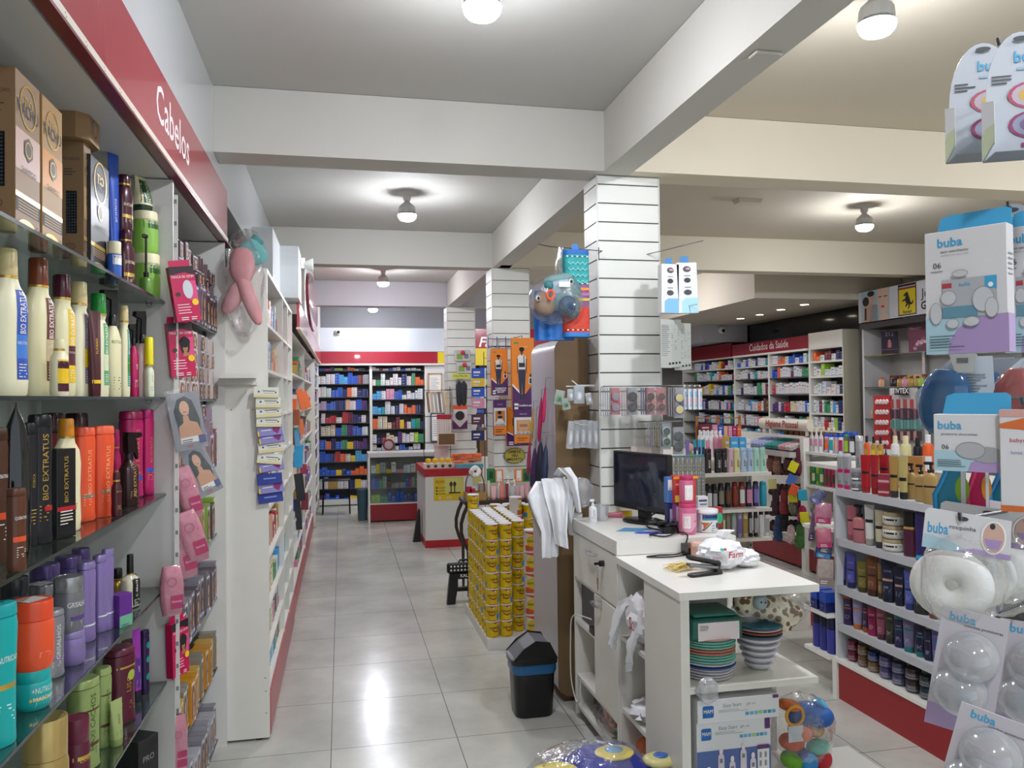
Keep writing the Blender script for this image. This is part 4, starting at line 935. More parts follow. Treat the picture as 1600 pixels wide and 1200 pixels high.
shy1=[579,600,620.5,640.7,661,681,702,722,743,764,789];shy2=[579,602,624,647,670,692,703]
zL=[ony(530,y,WY).z for y in shy1];zR=[ony(620,y,WY).z for y in shy2]
for z in zL:pt(t,'shelf',(-.39,.43,WY+.01,WY+.3,z-.012,z),M('#3a3b3e',.4))
for z in zR+[.7,.45,.2]:pt(t,'shelf',(.47,1.285,WY+.01,WY+.3,z-.012,z),M('#3a3b3e',.4))
for z in zR+[.7,.45,.2]:pt(t,'shelf',(1.97,3.0,WY+.01,WY+.3,z-.012,z),M('#3a3b3e',.4))
R4=random.Random(21)
seqL=[['blue','magenta','navy','lime','navy','orange','white','black','gold'],['white','white','white','blue','sky blue','blue','blue','wine','grey'],['white','white','blue','blue','navy','orange','white','navy','navy'],
        ['lavender','lavender','blue','navy','navy','peach','white','blue','purple','teal'],['plum','white','red','red','white','red','sky blue','wine','navy','navy','white','navy'],['navy','cream','cream','blue','green','purple','blue','blue','white','grey'],
        ['blue','blue','orange','navy','blue','green','yellow','blue','purple','purple','purple','blue'],['blue','blue','navy','red','orange','white','yellow','sky blue','sky blue','teal'],['blue','blue','blue','yellow','navy','blue','orange','orange','orange','white'],
        ['white','white','gold','white','white','navy','yellow','white','white'],['purple','blue','blue','blue','yellow','blue','blue']]
seqR=[['white','wine','white','blue','orange','blue','yellow','white','white','white'],['green','white','blue','white','white','white','navy','green','green','orange','orange'],['sky blue','white','pink','pink','blue','white','white','white','white','navy'],
        ['sky blue','teal','white','white','navy','white','orange','orange','navy','white'],['orange','cream','cream','cream','wine','yellow','wine','sky blue','teal','green','navy'],['navy','navy','red','cream','cream','purple','purple','white','white','lime','green','red'],['white','green','blue','white']]
for k,z in enumerate(zL):
    room=(zL[k-1]if k else 2.15)-z-.015
    stacks((-.385,WY+.03),(.425,WY+.03),z+.0005,room,None,'%s shelf, left pharmacy bay'%(ORD[k]),0,wr=(.055,.09),hr=(.022,.042)if k not in(8,10)else(.06,.12),dr=(.08,.12),fill=.95,upright=.08,rnd=R4,kind='medicine_box',seq=seqL[k],low=.62,gap=.003)
for k,z in enumerate(zR):
    room=(zR[k-1]if k else 2.15)-z-.015
    stacks((.475,WY+.03),(1.28,WY+.03),z+.0005,max(room,.06),None,'%s shelf, right pharmacy bay'%(ORD[k]),0,mixw=.15,wr=(.05,.085),hr=(.024,.045),dr=(.08,.12),fill=.92,upright=.22,rnd=R4,kind='medicine_box',seq=seqR[k],low=.5,gap=.005)
for k,z in enumerate(zR[:5]):
    stacks((1.975,WY+.03),(2.5,WY+.03),z+.0005,.17,['blue','yellow','white','navy','sky blue'],'%s shelf, bay behind third column'%ORD[k],0,wr=(.06,.1),hr=(.03,.05),dr=(.08,.12),fill=.9,upright=.1,rnd=R4,kind='medicine_box')
struct(MB().box(-.5,1.72,WY-.02,WY+.3,2.37,2.735,M('#cfd4dc',.1,coat=.5)),'trim_16','glossy white panel above the pharmacy sign',sm=0)
struct(MB().box(-.5,5.3,WY+.3,WY+.34,2.15,CEIL,M('#86858a',.7)),'trim_17','grey wall above the pharmacy',sm=0)
s=thing('pharmacy_sign','plain red header board with a yellow end over the pharmacy shelves','sign',(.6,WY,2.165));YE=ony(684,560,WY-.03).x
pt(s,'sign_board',(-.40,YE,WY-.03,WY,2.185,2.365),M('#a01c30',.25,coat=.3));pt(s,'yellow_end',(YE,1.72,WY-.03,WY,2.185,2.365),M('#dcc31c',.3));pt(s,'edge_strip',(-.40,1.72,WY-.035,WY,2.155,2.185),M('#d8d4cc',.5))
s=thing('tall_pharmacy_sign','tall red sign with white F above a yellow band, behind the columns','sign',(2.4,WY-.02,2.1));pt(s,'sign_board',(1.74,3.4,WY-.05,WY-.02,2.42,2.73),M('#9c1f32',.25,coat=.3));pt(s,'yellow_band',(1.74,3.4,WY-.05,WY-.02,2.15,2.42),M('#d8bf20',.3))
P=Print(lambda x,z,o:(x,-.05+.02-o,z));q=ony(752,535,WY-.05);P.text('Farmácia',q.x-2.4+.36,q.z-2.1,.22,WHITE,bold=.02,slant=.25);P.mb.build('lettering',s,sm=0)
t=thing('security_camera','small dome camera on the white panel above the pharmacy sign','camera',ony(529,519,WY-.03));b=MB();b.T=MR(PI/2,4,'X');b.lathe([(.045,-.02),(.045,.02),(.03,.04)],WHITE,18);b.build('housing',t);b=MB();b.T=MR(PI/2,4,'X');b.lathe([(.025,.038),(.02,.05),(.008,.056)],BLACK,14);b.build('lens',t)
for i,(x,y,y2)in enumerate(((680,583,613),(684,645,690))):
    p=ony(x,y2,WY-.015);h=ony(x,y,WY-.015).z-p.z;t=thing('certificate_frame',('gilt framed certificate on the white panel, upper','dark framed notice partly behind the brush rack, lower')[i],'picture frame',(p.x,WY-.012,p.z))
    b=MB();m=(gold,DARKGREY)[i];w=.22
    for a in((-w/2,w/2,0,.015),(-w/2,w/2,h-.015,h),(-w/2,-w/2+.015,0,h),(w/2-.015,w/2,0,h)):b.box(a[0],a[1],-.02,0,a[2],a[3],m)
    b.build('frame',t,sm=0);P=Print(flat(-.008));P.rect(-w/2+.01,w/2-.01,.01,h-.01,PAPER);P.lines(-w*.3,w*.3,h*.2,h*.8,8,GREY,.3);P.mb.build('certificate',t,sm=0)
# stool before the shelves
t=thing('stool','low black metal stool before the pharmacy shelves','stool',(-.08,11.9,0));b=MB();b.box(-.2,.2,-.15,.15,.47,.49,BLACK,.004);b.build('seat',t)
for sx in(-1,1):
    for sy in(-1,1):b=MB();b.tube([(sx*.19,sy*.13,0),(sx*.18,sy*.12,.47)],.012,BLACK);b.build('leg',t)
# glass counter
CY=10.85
t=thing('display_counter','glass fronted pharmacy display counter with a red base','counter',(1.1,CY+.25,0))
pt(t,'top_board',(.34,1.95,CY,CY+.5,.86,.915),M('#c9c9c6',.35));pt(t,'side_panel',(.34,.365,CY,CY+.5,0,.86),LAMIN);pt(t,'side_panel',(1.93,1.95,CY,CY+.5,0,.86),LAMIN);pt(t,'base',(.365,1.93,CY+.005,CY+.5,.02,.235),M('#8c1522',.35),'red base');pt(t,'bottom_board',(.365,1.93,CY+.005,CY+.5,.235,.25),LAMIN);pt(t,'back_panel',(.365,1.93,CY+.48,CY+.5,.25,.86),LAMIN2)
for z in(.44,.64):pt(t,'glass_shelf',(.366,1.929,CY+.02,CY+.4,z-.006,z),gclear)
pt(t,'glass_front',(.366,1.929,CY+.003,CY+.007,.25,.86),gclear)
stacks((.38,CY+.04),(1.2,CY+.04),.2515,.18,None,'bottom of glass counter',0,wr=(.05,.08),hr=(.1,.14),dr=(.05,.07),upright=1,rnd=R4,seq=['lime','green','blue','blue','blue','navy','blue','navy','blue'])
stacks((.38,CY+.05),(1.2,CY+.05),.441,.18,['silver','white','grey','blue','red','green','brown'],'lower glass shelf of counter',0,wr=(.04,.08),hr=(.02,.05),dr=(.05,.07),upright=.5,rnd=R4,maxn=2)
stacks((.38,CY+.05),(1.2,CY+.05),.641,.18,['pink','white','silver','yellow','navy','orange','white'],'upper glass shelf of counter',0,wr=(.05,.1),hr=(.03,.06),dr=(.05,.07),upright=.5,rnd=R4,maxn=3)
t=thing('round_plate','round red and white badge standing on the glass counter','badge',(ony(507,700,10.95).x+.0,10.98,.916));t.location.x=ony(508+15,700,10.98).x;t.location.x=.62
b=MB();b.T=MT((0,0,.1))@MR(PI/2,4,'X');b.lathe([(.08,-.01),(.08,.01)],M('#7a3040',.4),24);b.lathe([(.055,.01),(.05,.013)],M('#b9a0a4',.4),24);b.build('badge',t)
t=thing('waste_basket','grey blue bin beside the glass counter','bin',(.27,11.1,0));b=MB();b.lathe([(.06,0),(.075,.42),(.07,.42)],M('#3a5560',.5),16);b.build('bin_body',t)
# ---------------------------------------------------------------- red and white promotional counter
t=thing('promo_counter','white counter block with red top and base bands in the aisle','counter',(1.2,9.35,0))
X0,X1,Y0,Y1=.895,1.52,8.86,9.85
pt(t,'body',(X0,X1,Y0,Y1,.08,.78),M('#d9d8d3',.4));pt(t,'top_band',(X0-.01,X1+.01,Y0-.01,Y1,.78,.86),RED,'red top band');pt(t,'base_band',(X0-.005,X1,Y0-.008,Y1,.0,.08),RED,'red base band')
tt=thing('poster','yellow poster of two figures on the white counter','poster',(1.15,Y0-.012,.47));a=ony(678,783,Y0);c=ony(724,745,Y0);P=Print(lambda x,z,o:(x-1.15,-o,z-.47));w,h=c.x-a.x,c.z-a.z
P.mb.box(a.x-1.15,c.x-1.15,-.0003,.0008,a.z-.47,c.z-.47,M('#d8b81c',.4));P.rect(a.x+w*.35,c.x-.01,a.z+h*.3,c.z-.01,M('#cfc86a',.5));P.text('PROMO',a.x+w*.22,c.z-h*.2,.05,M('#8c1f1a',.5),wmax=w*.3)
for k in range(3):P.ell(a.x+w*.1,a.z+h*(.3+.13*k),.01,.01,INK);P.rect(a.x+w*.15,a.x+w*.4,a.z+h*(.29+.13*k),a.z+h*(.31+.13*k),INK)
for k in range(2):P.ell(a.x+w*(.58+.12*k),a.z+h*.7,.018,.028,INK);P.rect(a.x+w*(.56+.12*k),a.x+w*(.6+.12*k),a.z+h*.3,a.z+h*.65,M('#4a4426',.5))
P.rect(a.x+w*.5,a.x+w*.9,a.z+h*.3,a.z+h*.36,M('#3a3420',.5));P.ring(a.x+w*.2,a.z+h*.13,.012,.012,.004,WHITE);P.ring(a.x+w*.5,a.z+h*.13,.03,.012,.004,WHITE)
P.mb.build('printed_sheet',tt,sm=0);tt.location=(1.15,Y0-.002,.47)
tag(MB().box(-.04,.04,-.002,0,-.06,.06,M('#cdc778',.6)).build('note',loc=(1.47,Y0-.02,.74),sm=0),'pale yellow note hanging at the corner of the white counter','note')
t=thing('display_tray','white tray of yellow sachets on the red counter top','tray',(1.06,9.0,.861));b=MB();b.box(-.17,.17,-.06,.06,0,.055,M('#e3e3dc',.4));b.build('tray',t,sm=0);P=Print(flat(-.06))
for k in range(4):P.ell(-.12+.08*k,.025,.02,.018,M('#2f7a3c',.4));P.rect(-.128+.08*k,-.112+.08*k,.01,.03,INK)
P.mb.build('printed_panel',t,sm=0)
for k in range(4):
    b=MB();blob(b,(0,0,.0),(.035,.025,.03),M('#e3b014',.45));tag(b.build('yellow_sachet',loc=(.945+.075*k,9.0,.94)),'yellow sachet, %s from left in the white tray'%ORD[k],'sachet')
R5=random.Random(2)
for k in range(16):
    b=MB();b.loft([[(-.06,-.03,0),(.06,-.03,0),(.06,.03,0),(-.06,.03,0)],[(-.055,-.028,.022),(.055,-.028,.022),(.055,.028,.022),(-.055,.028,.022)]],M(R5.choice(['#e8743a','#ea8a55','#e2b59c','#e86a2c']),.4))
    tag(b.build('orange_packet',loc=(1.27+.075*(k%4),8.95+.14*R5.random(),.862+.026*(k//4)),rot=(0,R5.uniform(-.08,.08),R5.uniform(-.5,.5)),sm=0),'orange and white packet in the loose heap on the red counter top','packet','orange packets heaped on the red counter')
tag(MB().box(-.15,.15,-.05,.05,0,.045,M('#5aa0b0',.5)).build('packet_tray',loc=(1.39,8.89,.861),sm=0),'blue and yellow carton below the orange packets','box');
for o in[o for o in COL.objects if o.name.startswith('orange_packet')]:o.location.z+=.046
# brush rack on the third column
t=thing('brush_rack','wire rack of brushes hung on the left of the third column','rack',(1.2,10.2,1.2))
a=ony(662,610,10.2);c=ony(705,735,10.2)
b=MB()
for z in(a.z,a.z-.33,a.z-.66,a.z-.98):b.tube([(a.x-1.2,-.15,z-1.2),(c.x-1.2,-.15,z-1.2)],.004,DARKGREY);b.tube([(a.x-1.2,.05,z-1.2),(c.x-1.2,.05,z-1.2)],.004,DARKGREY)
for x in(a.x,c.x):b.tube([(x-1.2,.05,a.z-1.2+.05),(x-1.2,.05,a.z-2.2)],.005,DARKGREY)
b.build('wire_frame',t)
for i in range(7):
    x=ony(667+i*6,625,10.05);bb=M(('#8a6a45','#c9b79a','#a9aaa8','#7d6a58','#b9a888','#cdb98a','#8d8778')[i],.5)
    o=MB();o.box(-.014,.014,-.01,.01,-.26,0,bb,.003);tag(o.build('wooden_brush',loc=(x.x,10.03,a.z-.02),rot=(0,rad(-6),0)),'%s brush in the top row of the wire rack'%ORD[i],'brush',None)
for r,(y0,n)in enumerate(((650,6),(696,6))):
    for i in range(n):
        x=ony(684+i*3.8-(4*r),y0,10.02);o=thing('red_topped_brush','%s pale brush in the %s row of the wire rack'%(ORD[i],('red topped','bottom')[r]),'brush',(x.x,10.0,x.z));q=MB();q.box(-.014,.014,-.008,.008,-.26,-.04,M('#cfc4bf',.5),.003);q.build('handle',o);q=MB();q.box(-.015,.015,-.009,.009,-.04,.02,M('#a52230',.4)if r==0 else M('#c9b6ae',.5),.003);q.build('head',o)
t=thing('small_board','small brown cork board in a pale frame on the brush rack','board',ony(698,695,9.95));b=MB();b.box(-.115,.115,0,.015,-.01,.15,M('#d8cfc0',.5));b.build('frame',t,sm=0);b=MB();b.box(-.1,.1,-.001,0,.003,.137,M('#6a5434',.6));b.build('cork',t,sm=0)
# goods on the third column
for i,(x,y)in enumerate(((722,547),(725,566))):
    t=thing('baby_food_pack','clear pack with green label and red knob on the third column, %s'%('upper','lower')[i],'package',ony(x,y,10.24)+Vector((0,0,.0)))
    b=MB();b.box(-.10,.10,-.04,0,-.15,0,M('#b9bab4',.3),.01);b.build('clear_tray',t);P=Print(flat(-.04));P.rect(-.075,.0,-.12,-.05,M('#7da046',.4));P.rect(.02,.075,-.11,-.05,M('#7c6c7c',.4));P.mb.build('label',t,sm=0);b=MB();blob(b,(.0,-.05,-.035),(.028,.02,.028),M('#c8303a',.3));b.build('red_knob',t)
t=thing('insole_pack','hanging pack of black insoles with orange and purple card','package',ony(720,592,10.22));b=MB();b.box(-.115,.115,-.01,0,0,.075,M('#c9cf5a',.4));b.build('header_card',t,sm=0)
P=Print(flat(-.01));P.text('PALMILHA',0,.035,.04,INK,wmax=.2);P.mb.build('lettering',t,sm=0)
b=MB();b.box(-.12,.12,-.015,0,-.66,0,film);b.build('clear_bag',t,sm=0)
for sx in(-.025,.035):b=MB();b.loft([[(sx+k*.12*.0+w*cos(a),-.02+.01*sin(a),z)for a in[2*PI*i/12 for i in range(12)]]for k,w,z in((0,.012,-.03),(1,.045,-.08),(2,.04,-.2),(3,.035,-.3),(4,.02,-.35))],M('#1c2027',.5));b.build('insole',t)
P=Print(flat(-.028));P.rect(-.115,.075,-.39,-.335,org);P.rect(-.115,.075,-.64,-.39,M('#d8cdd0',.4));P.poly([(-.115,-.64),(-.115,-.52),(-.02,-.62),(.075,-.52),(.075,-.64)],M('#5a1f52',.4));P.ell(-.02,-.47,.06,.06,M('#2a2226',.5));P.mb.build('printed_card',t,sm=0)
tag(MB().box(-.2,.2,-.2,.0,0,.37,M('#7a5f44',.7)).build('cardboard_box',loc=(1.95,10.5,.88),sm=0),'brown cardboard carton between the second and third columns','box')
# green/white stuff between the columns on a low unit
t=thing('low_cabinet','white low cabinet behind the gift basket between the columns','cabinet',(1.95,10.3,0));b=MB();b.box(-.4,.4,-.25,.25,0,.88,LAMIN2);b.build('carcass',t,sm=0)
for i,(x,y,c)in enumerate(((748,583,'blue'),(748,598,'yellow'),(748,612,'blue'),(748,630,'pink'),(748,655,'plum'),(748,680,'navy'))):
    PEND.append(('product_box',box_mesh(.17,.05,.12,c,'#e4e6ea'),'%s pack hanging in the slit between columns, %s from top'%(c,ORD[i]),tuple(ony(x,y+8,9.6)),0,None,.02))
t=thing('slit_rack','wire panel holding packs between the second and third columns','rack',(1.95,9.65,1.0));b=MB()
for k in range(12):b.tube([(-.25,0,.02+.1*k),(.25,0,.02+.1*k)],.003,DARKGREY)
for k in(-.25,0,.25):b.tube([(k,0,-1.0),(k,0,1.2)],.005,DARKGREY)
b.build('wire_panel',t)
# ---------------------------------------------------------------- goods on the second column (front face y=7.12)
orn,pur=M('#e07e14',.4),M('#4a1a5c',.4)
def postural(lab,x0,x1,y0,y1,Y,word,d=.05,kind=0):
    a=ony(x0,y1,Y);c=ony(x1,y0,Y);w,h=c.x-a.x,c.z-a.z;t=thing('support_brace_box',lab,'box',((a.x+c.x)/2,Y+d/2,a.z));b=MB();b.box(-w/2,w/2,-d/2,d/2,0,h,pur if kind else orn,.001);b.build('carton',t)
    b=MB();b.tube([(0,0,h),(0,0,h+.02),(0,7.119-Y-d/2,h+.025)],.003,DARKGREY);b.build('hook',t)
    P=Print(flat(-d/2))
    if kind==0:
        P.rect(-w*.5,w*.5,0,h*.24,pur);P.poly([(-w*.5,h*.24),(-w*.5,h*.36),(-w*.15,h*.24)],pur);P.poly([(w*.5,h*.24),(w*.5,h*.4),(w*.1,h*.24)],pur);P.poly([(-w*.5,h*.38),(-w*.5,h*.35),(-w*.1,h*.22),(-w*.06,h*.24)],WHITE)
        P.rect(-w*.42,-w*.2,h*.92,h*.94,grn);P.text('mercur',w*.05,h*.88,w*.11,M('#f1c68e',.5));
        sk=M('#5a3a2a',.6);jn=M('#26304a',.6);wt=M('#dcdad6',.6);cx=-w*.06
        P.poly([(cx-w*.15,h*.6),(cx+w*.15,h*.6),(cx+w*.17,h*.5),(cx+w*.1,h*.16),(cx+w*.03,h*.16),(cx,h*.4),(cx-w*.03,h*.16),(cx-w*.1,h*.16),(cx-w*.17,h*.5)],jn)
        P.poly([(cx-w*.15,h*.57),(cx+w*.15,h*.57),(cx+w*.19,h*.74),(cx+w*.1,h*.77),(cx-w*.1,h*.77),(cx-w*.19,h*.74)],wt);P.rect(cx-w*.14,cx+w*.14,h*.6,h*.66,BLACK);P.rect(cx+w*.08,cx+w*.12,h*.66,h*.76,BLACK)
        P.rect(cx-w*.03,cx+w*.03,h*.76,h*.8,sk);P.ell(cx,h*.815,w*.07,h*.035,sk);P.ell(cx,h*.845,w*.12,h*.03,M('#17100c',.8));P.rect(cx-w*.22,cx-w*.18,h*.52,h*.72,sk);P.rect(cx+w*.18,cx+w*.22,h*.52,h*.72,sk);P.rect(cx-w*.12,cx-w*.03,h*.14,h*.165,sk);P.rect(cx+w*.03,cx+w*.12,h*.14,h*.165,sk)
        P.rect(w*.24,w*.44,h*.37,h*.46,wt);P.ell(w*.34,h*.49,w*.05,h*.02,M('#17100c',.8));P.rect(w*.28,w*.4,h*.38,h*.45,BLACK)
        for k,s in enumerate(word):P.text(s,w*.06,h*(.15-.04*k)if len(word)>1 else h*.08,w*.13,WHITE,bold=.02,wmax=w*.75)
        P.rect(-w*.42,-w*.25,h*.03,h*.06,WHITE);P.rect(-w*.42,-w*.25,h*.08,h*.11,WHITE)
    else:
        P.rect(-w*.5,w*.5,h*.28,h*.78,M('#d8d6d4',.4));P.rect(-w*.5,w*.5,0,h*.27,orn);P.text('mercur',0,h*.88,w*.14,M('#c9b6d2',.5));P.rect(-w*.38,w*.38,h*.36,h*.7,M('#c9762c',.5)if kind==1 else M('#c08a4c',.5))
        if kind==1:P.ell(0,h*.6,w*.14,h*.08,M('#a8755a',.6));P.ell(0,h*.52,w*.2,h*.04,BLACK);P.poly([(-w*.35,h*.36),(w*.35,h*.36),(w*.15,h*.48),(-w*.15,h*.48)],wt2);P.ell(-w*.04,h*.65,w*.17,h*.05,M('#1b120e',.8))
        else:P.poly([(-w*.3,h*.68),(w*.3,h*.68),(w*.24,h*.37),(w*.04,h*.37),(0,h*.45),(-w*.04,h*.37),(-w*.24,h*.37)],skin);P.rect(-w*.22,w*.22,h*.5,h*.58,M('#9c6c4e',.5))
        P.text(word[0],0,h*.31,w*.14,INK,bold=.02,wmax=w*.8);P.lines(-w*.35,w*.35,h*.1,h*.22,2,M('#7a3d0c',.5),.4);P.rect(-w*.4,w*.4,h*.0,h*.03,pur)
    P.mb.build('printed_panel',t,sm=0);return t
wt2=M('#dcdad6',.6)
postural('orange and purple posture corrector box, the smaller upper one on the second column',768,793,545,618,6.93,['CORRETOR','POSTURAL','BOOST'])
postural('large orange and purple back support box with standing woman',801,834,528,643,6.80,['Comfort-air'],d=.06)
postural('white and orange neck brace box hanging below the smaller orange box',772,791,625,681,6.9,['TALA DE DEDO'],kind=1,d=.04)
postural('orange box mostly hidden behind the white brace box',792,832,636,697,6.92,['Suporte'])
postural('white and orange brace box with torso picture, lower right',804,832,640,694,6.74,['PAR DE SEIO'],kind=2,d=.04)
t=thing('wire_hook_rack','blue wire hook rack fixed near the top of the second column','hook rack',ony(783,535,7.1));b=MB()
for z in(-.035,.03):b.tube([(-.12,-.01,z),(.12,-.01,z)],.004,M('#2a3f7a',.4))
for x in(-.12,-.04,.04,.12):b.tube([(x,-.01,-.05),(x,-.01,.05)],.004,M('#2a3f7a',.4))
b.build('wires',t)
t=thing('offer_sign','yellow starburst offer sign on the second column','sign',ony(804,712,7.112));pts=[]
for i in range(44):a=2*PI*i/44;r=1 if i%2 else .86;pts.append((.105*r*cos(a)*1.02,.075*r*sin(a)))
b=MB();b.prism(pts,-.003,0,M('#2a2a22',.6));b.build('black_edge',t,sm=0);b=MB();P=Print(flat(-.003),b);P.poly([(x*.93,z*.93)for x,z in pts],M('#c9be4e',.5))
for k,s in enumerate(('OFERTA','VEU','IMEDIATO')):P.text(s,0,.033-.033*k,.031,INK,bold=.03)
b.build('printed_face',t,sm=0)
# ---------------------------------------------------------------- table with gift basket
TZ=.79
t=thing('gift_table','dark narrow table with curved iron legs behind the can display','table',(1.2,6.75,0));X0,X1=.99,1.62
b=MB();b.box(X0-1.2,X1-1.2,-.16,.2,TZ-.035,TZ,M('#3d2a1c',.5),.004);b.build('tabletop',t)
for i,(x,y)in enumerate(((X0+.03,-.13),(X0+.03,.17),(X1-.05,-.13),(X1-.05,.17))):
    b=MB();b.tube([(x-1.2+(.0 if i<2 else 0)-.06*sin(PI*min(1,k/5))if i<2 else x-1.2,y,TZ-.035-(TZ-.035)*k/10)for k in range(11)],[.017-.0005*k for k in range(11)],M('#43352b',.4,.4));b.build('leg',t)
b=MB();b.tube([(X0-1.17,-.1,.55),(-.0,-.1,.72),(X1-1.25,-.1,.55)],.005,M('#43352b',.4,.4));b.build('cross_rod',t)
bs=thing('gift_basket','open wooden gift basket with white bow, pink goods inside','basket',(1.12,6.66,TZ));wood=M('#a5814c',.6,var=.1,nscale=20);a=ony(729,790,6.6);c=ony(761,775,6.6);w=c.x-a.x
bs.location=((a.x+c.x)/2,6.69,TZ+.001);b=MB()
for q in((-w/2,w/2,-.07,-.06),(-w/2,w/2,.06,.07),(-w/2,-w/2+.01,-.06,.06),(w/2-.01,w/2,-.06,.06)):b.box(q[0],q[1],q[2],q[3],0,.065,wood)
b.box(-w/2,w/2,-.06,.06,0,.008,wood);b.build('wooden_tray',bs,sm=0)
for sx in(-1,1):b=MB();b.tube([(sx*w*.46,0,.03)]+[(sx*w*.46*cos(PI/2*k/8),0,.1+.15*sin(PI/2*k/8))for k in range(9)],.006,M('#6a5240',.6));b.build('handle',bs)
b=MB();R6=random.Random(8)
for k in range(12):aa=2*PI*k/12;blob(b,(.032*cos(aa)-.0,-.02+.01*sin(aa*2),.235+.03*sin(aa)),(.022,.012,.018),M('#e4e2dc',.5),8,5,rot=aa)
b.build('white_bow',bs)
for i,(x,y0,y1,c)in enumerate(((733,773,754,'#a81c44'),(738.5,773,757,'#b0224c'))):
    a=ony(x,y0,6.66);o=MB();o.box(-.022,.022,-.015,.015,0,ony(x,y1,6.66).z-a.z,M(c,.35),.002);tag(o.build('gift_box',loc=(a.x,6.67,TZ+.012)),'%s crimson box standing in the gift basket'%('left','right')[i],'box')
o=MB();blob(o,(0,0,.02),(.045,.025,.022),M('#d0486c',.4));tag(o.build('pink_soap',loc=(ony(751,772,6.66).x,6.66,TZ+.018)),'pink oval soap in the gift basket','soap')
def mid(fn,lab,xl,xr,yt,yb,Y,k=.6,**kw):
    p=ony((xl+xr)/2,yb,Y);zc=(p-CAMP).dot(_f);w=(xr-xl)*zc/F;hh=ony((xl+xr)/2,yt,Y).z-p.z
    t=fn(lab,w,hh,**kw)if fn is jar else fn(lab,w,w*k,hh,**kw);t.location=p;return t
gwh=M('#dcd6c8',.4)
mid(carton,'green box with leaf, left on the table',761,773,729,751,6.75,col=M('#1f7a3c',.4),pr=lb(M('#0f3a22',.4),-.25,.25,.3,.8)).location.z=TZ+.13
mid(carton,'orange framed white box next to the green box',773,786,729,749,6.76,col=M('#e28a4e',.4),pr=lb(PAPER,-.3,.3,.1,.9)).location.z=TZ+.13
mid(carton,'orange framed white box, right on the table',804,816,730,750,6.75,col=M('#e28a4e',.4),pr=lb(PAPER,-.3,.3,.1,.9)).location.z=TZ+.13
mid(carton,'green box at the right end of the table',816,828,730,750,6.75,col=M('#1f7a3c',.4),pr=lb(M('#0f3a22',.4),-.3,.3,.1,.7)).location.z=TZ+.13
tag(MB().box(-.24,.24,-.06,.06,0,.129,M('#b9b4a6',.5)).build('riser_block',loc=(1.38,6.78,TZ+.0005),sm=0),'pale riser block under the green and orange boxes','stand')
pks=[(762,766,756,786,'#9a8f6a','#d8cfb0'),(767,776,764,785,'#d99aa2','#e6b9bc'),(780,789,761,783,'#c9605c','#d9837c'),(790,795,756,780,'#6d1f2e','#8a2a3a'),(796,805,762,782,'#33343c','#b9bcc0'),(805,812,762,782,'#b98a92','#d2a6ac'),(812,820,762,782,'#c9a0a4','#dab6b8'),(820,827,758,780,'#c97c84','#dba0a4')]
for i,(a,c,y0,y1,c1,c2)in enumerate(pks):
    o=mid(tube,'%s small tube in the front row on the gift table'%ORD[i],a,c,y0,y1,6.64,.5,col=M(c2,.35),cap=M(c1,.35));o.location.z=TZ+.0005
for i,(a,c,y0,y1,c1)in enumerate(((777,783,742,758,'#e0ddd6'),(791,797,742,760,'#e4e0da'),(801,807,742,757,'#e3d9d4'),(829,834,744,758,'#7aa88a'))):
    o=mid(pump,'%s small white pump bottle on the gift table'%ORD[i],a,c,y0,y1,6.70,.9,col=M(c1,.35),head=WHITE);o.location.z=TZ+.0005+.0
    o.scale=(1,1,1.9)
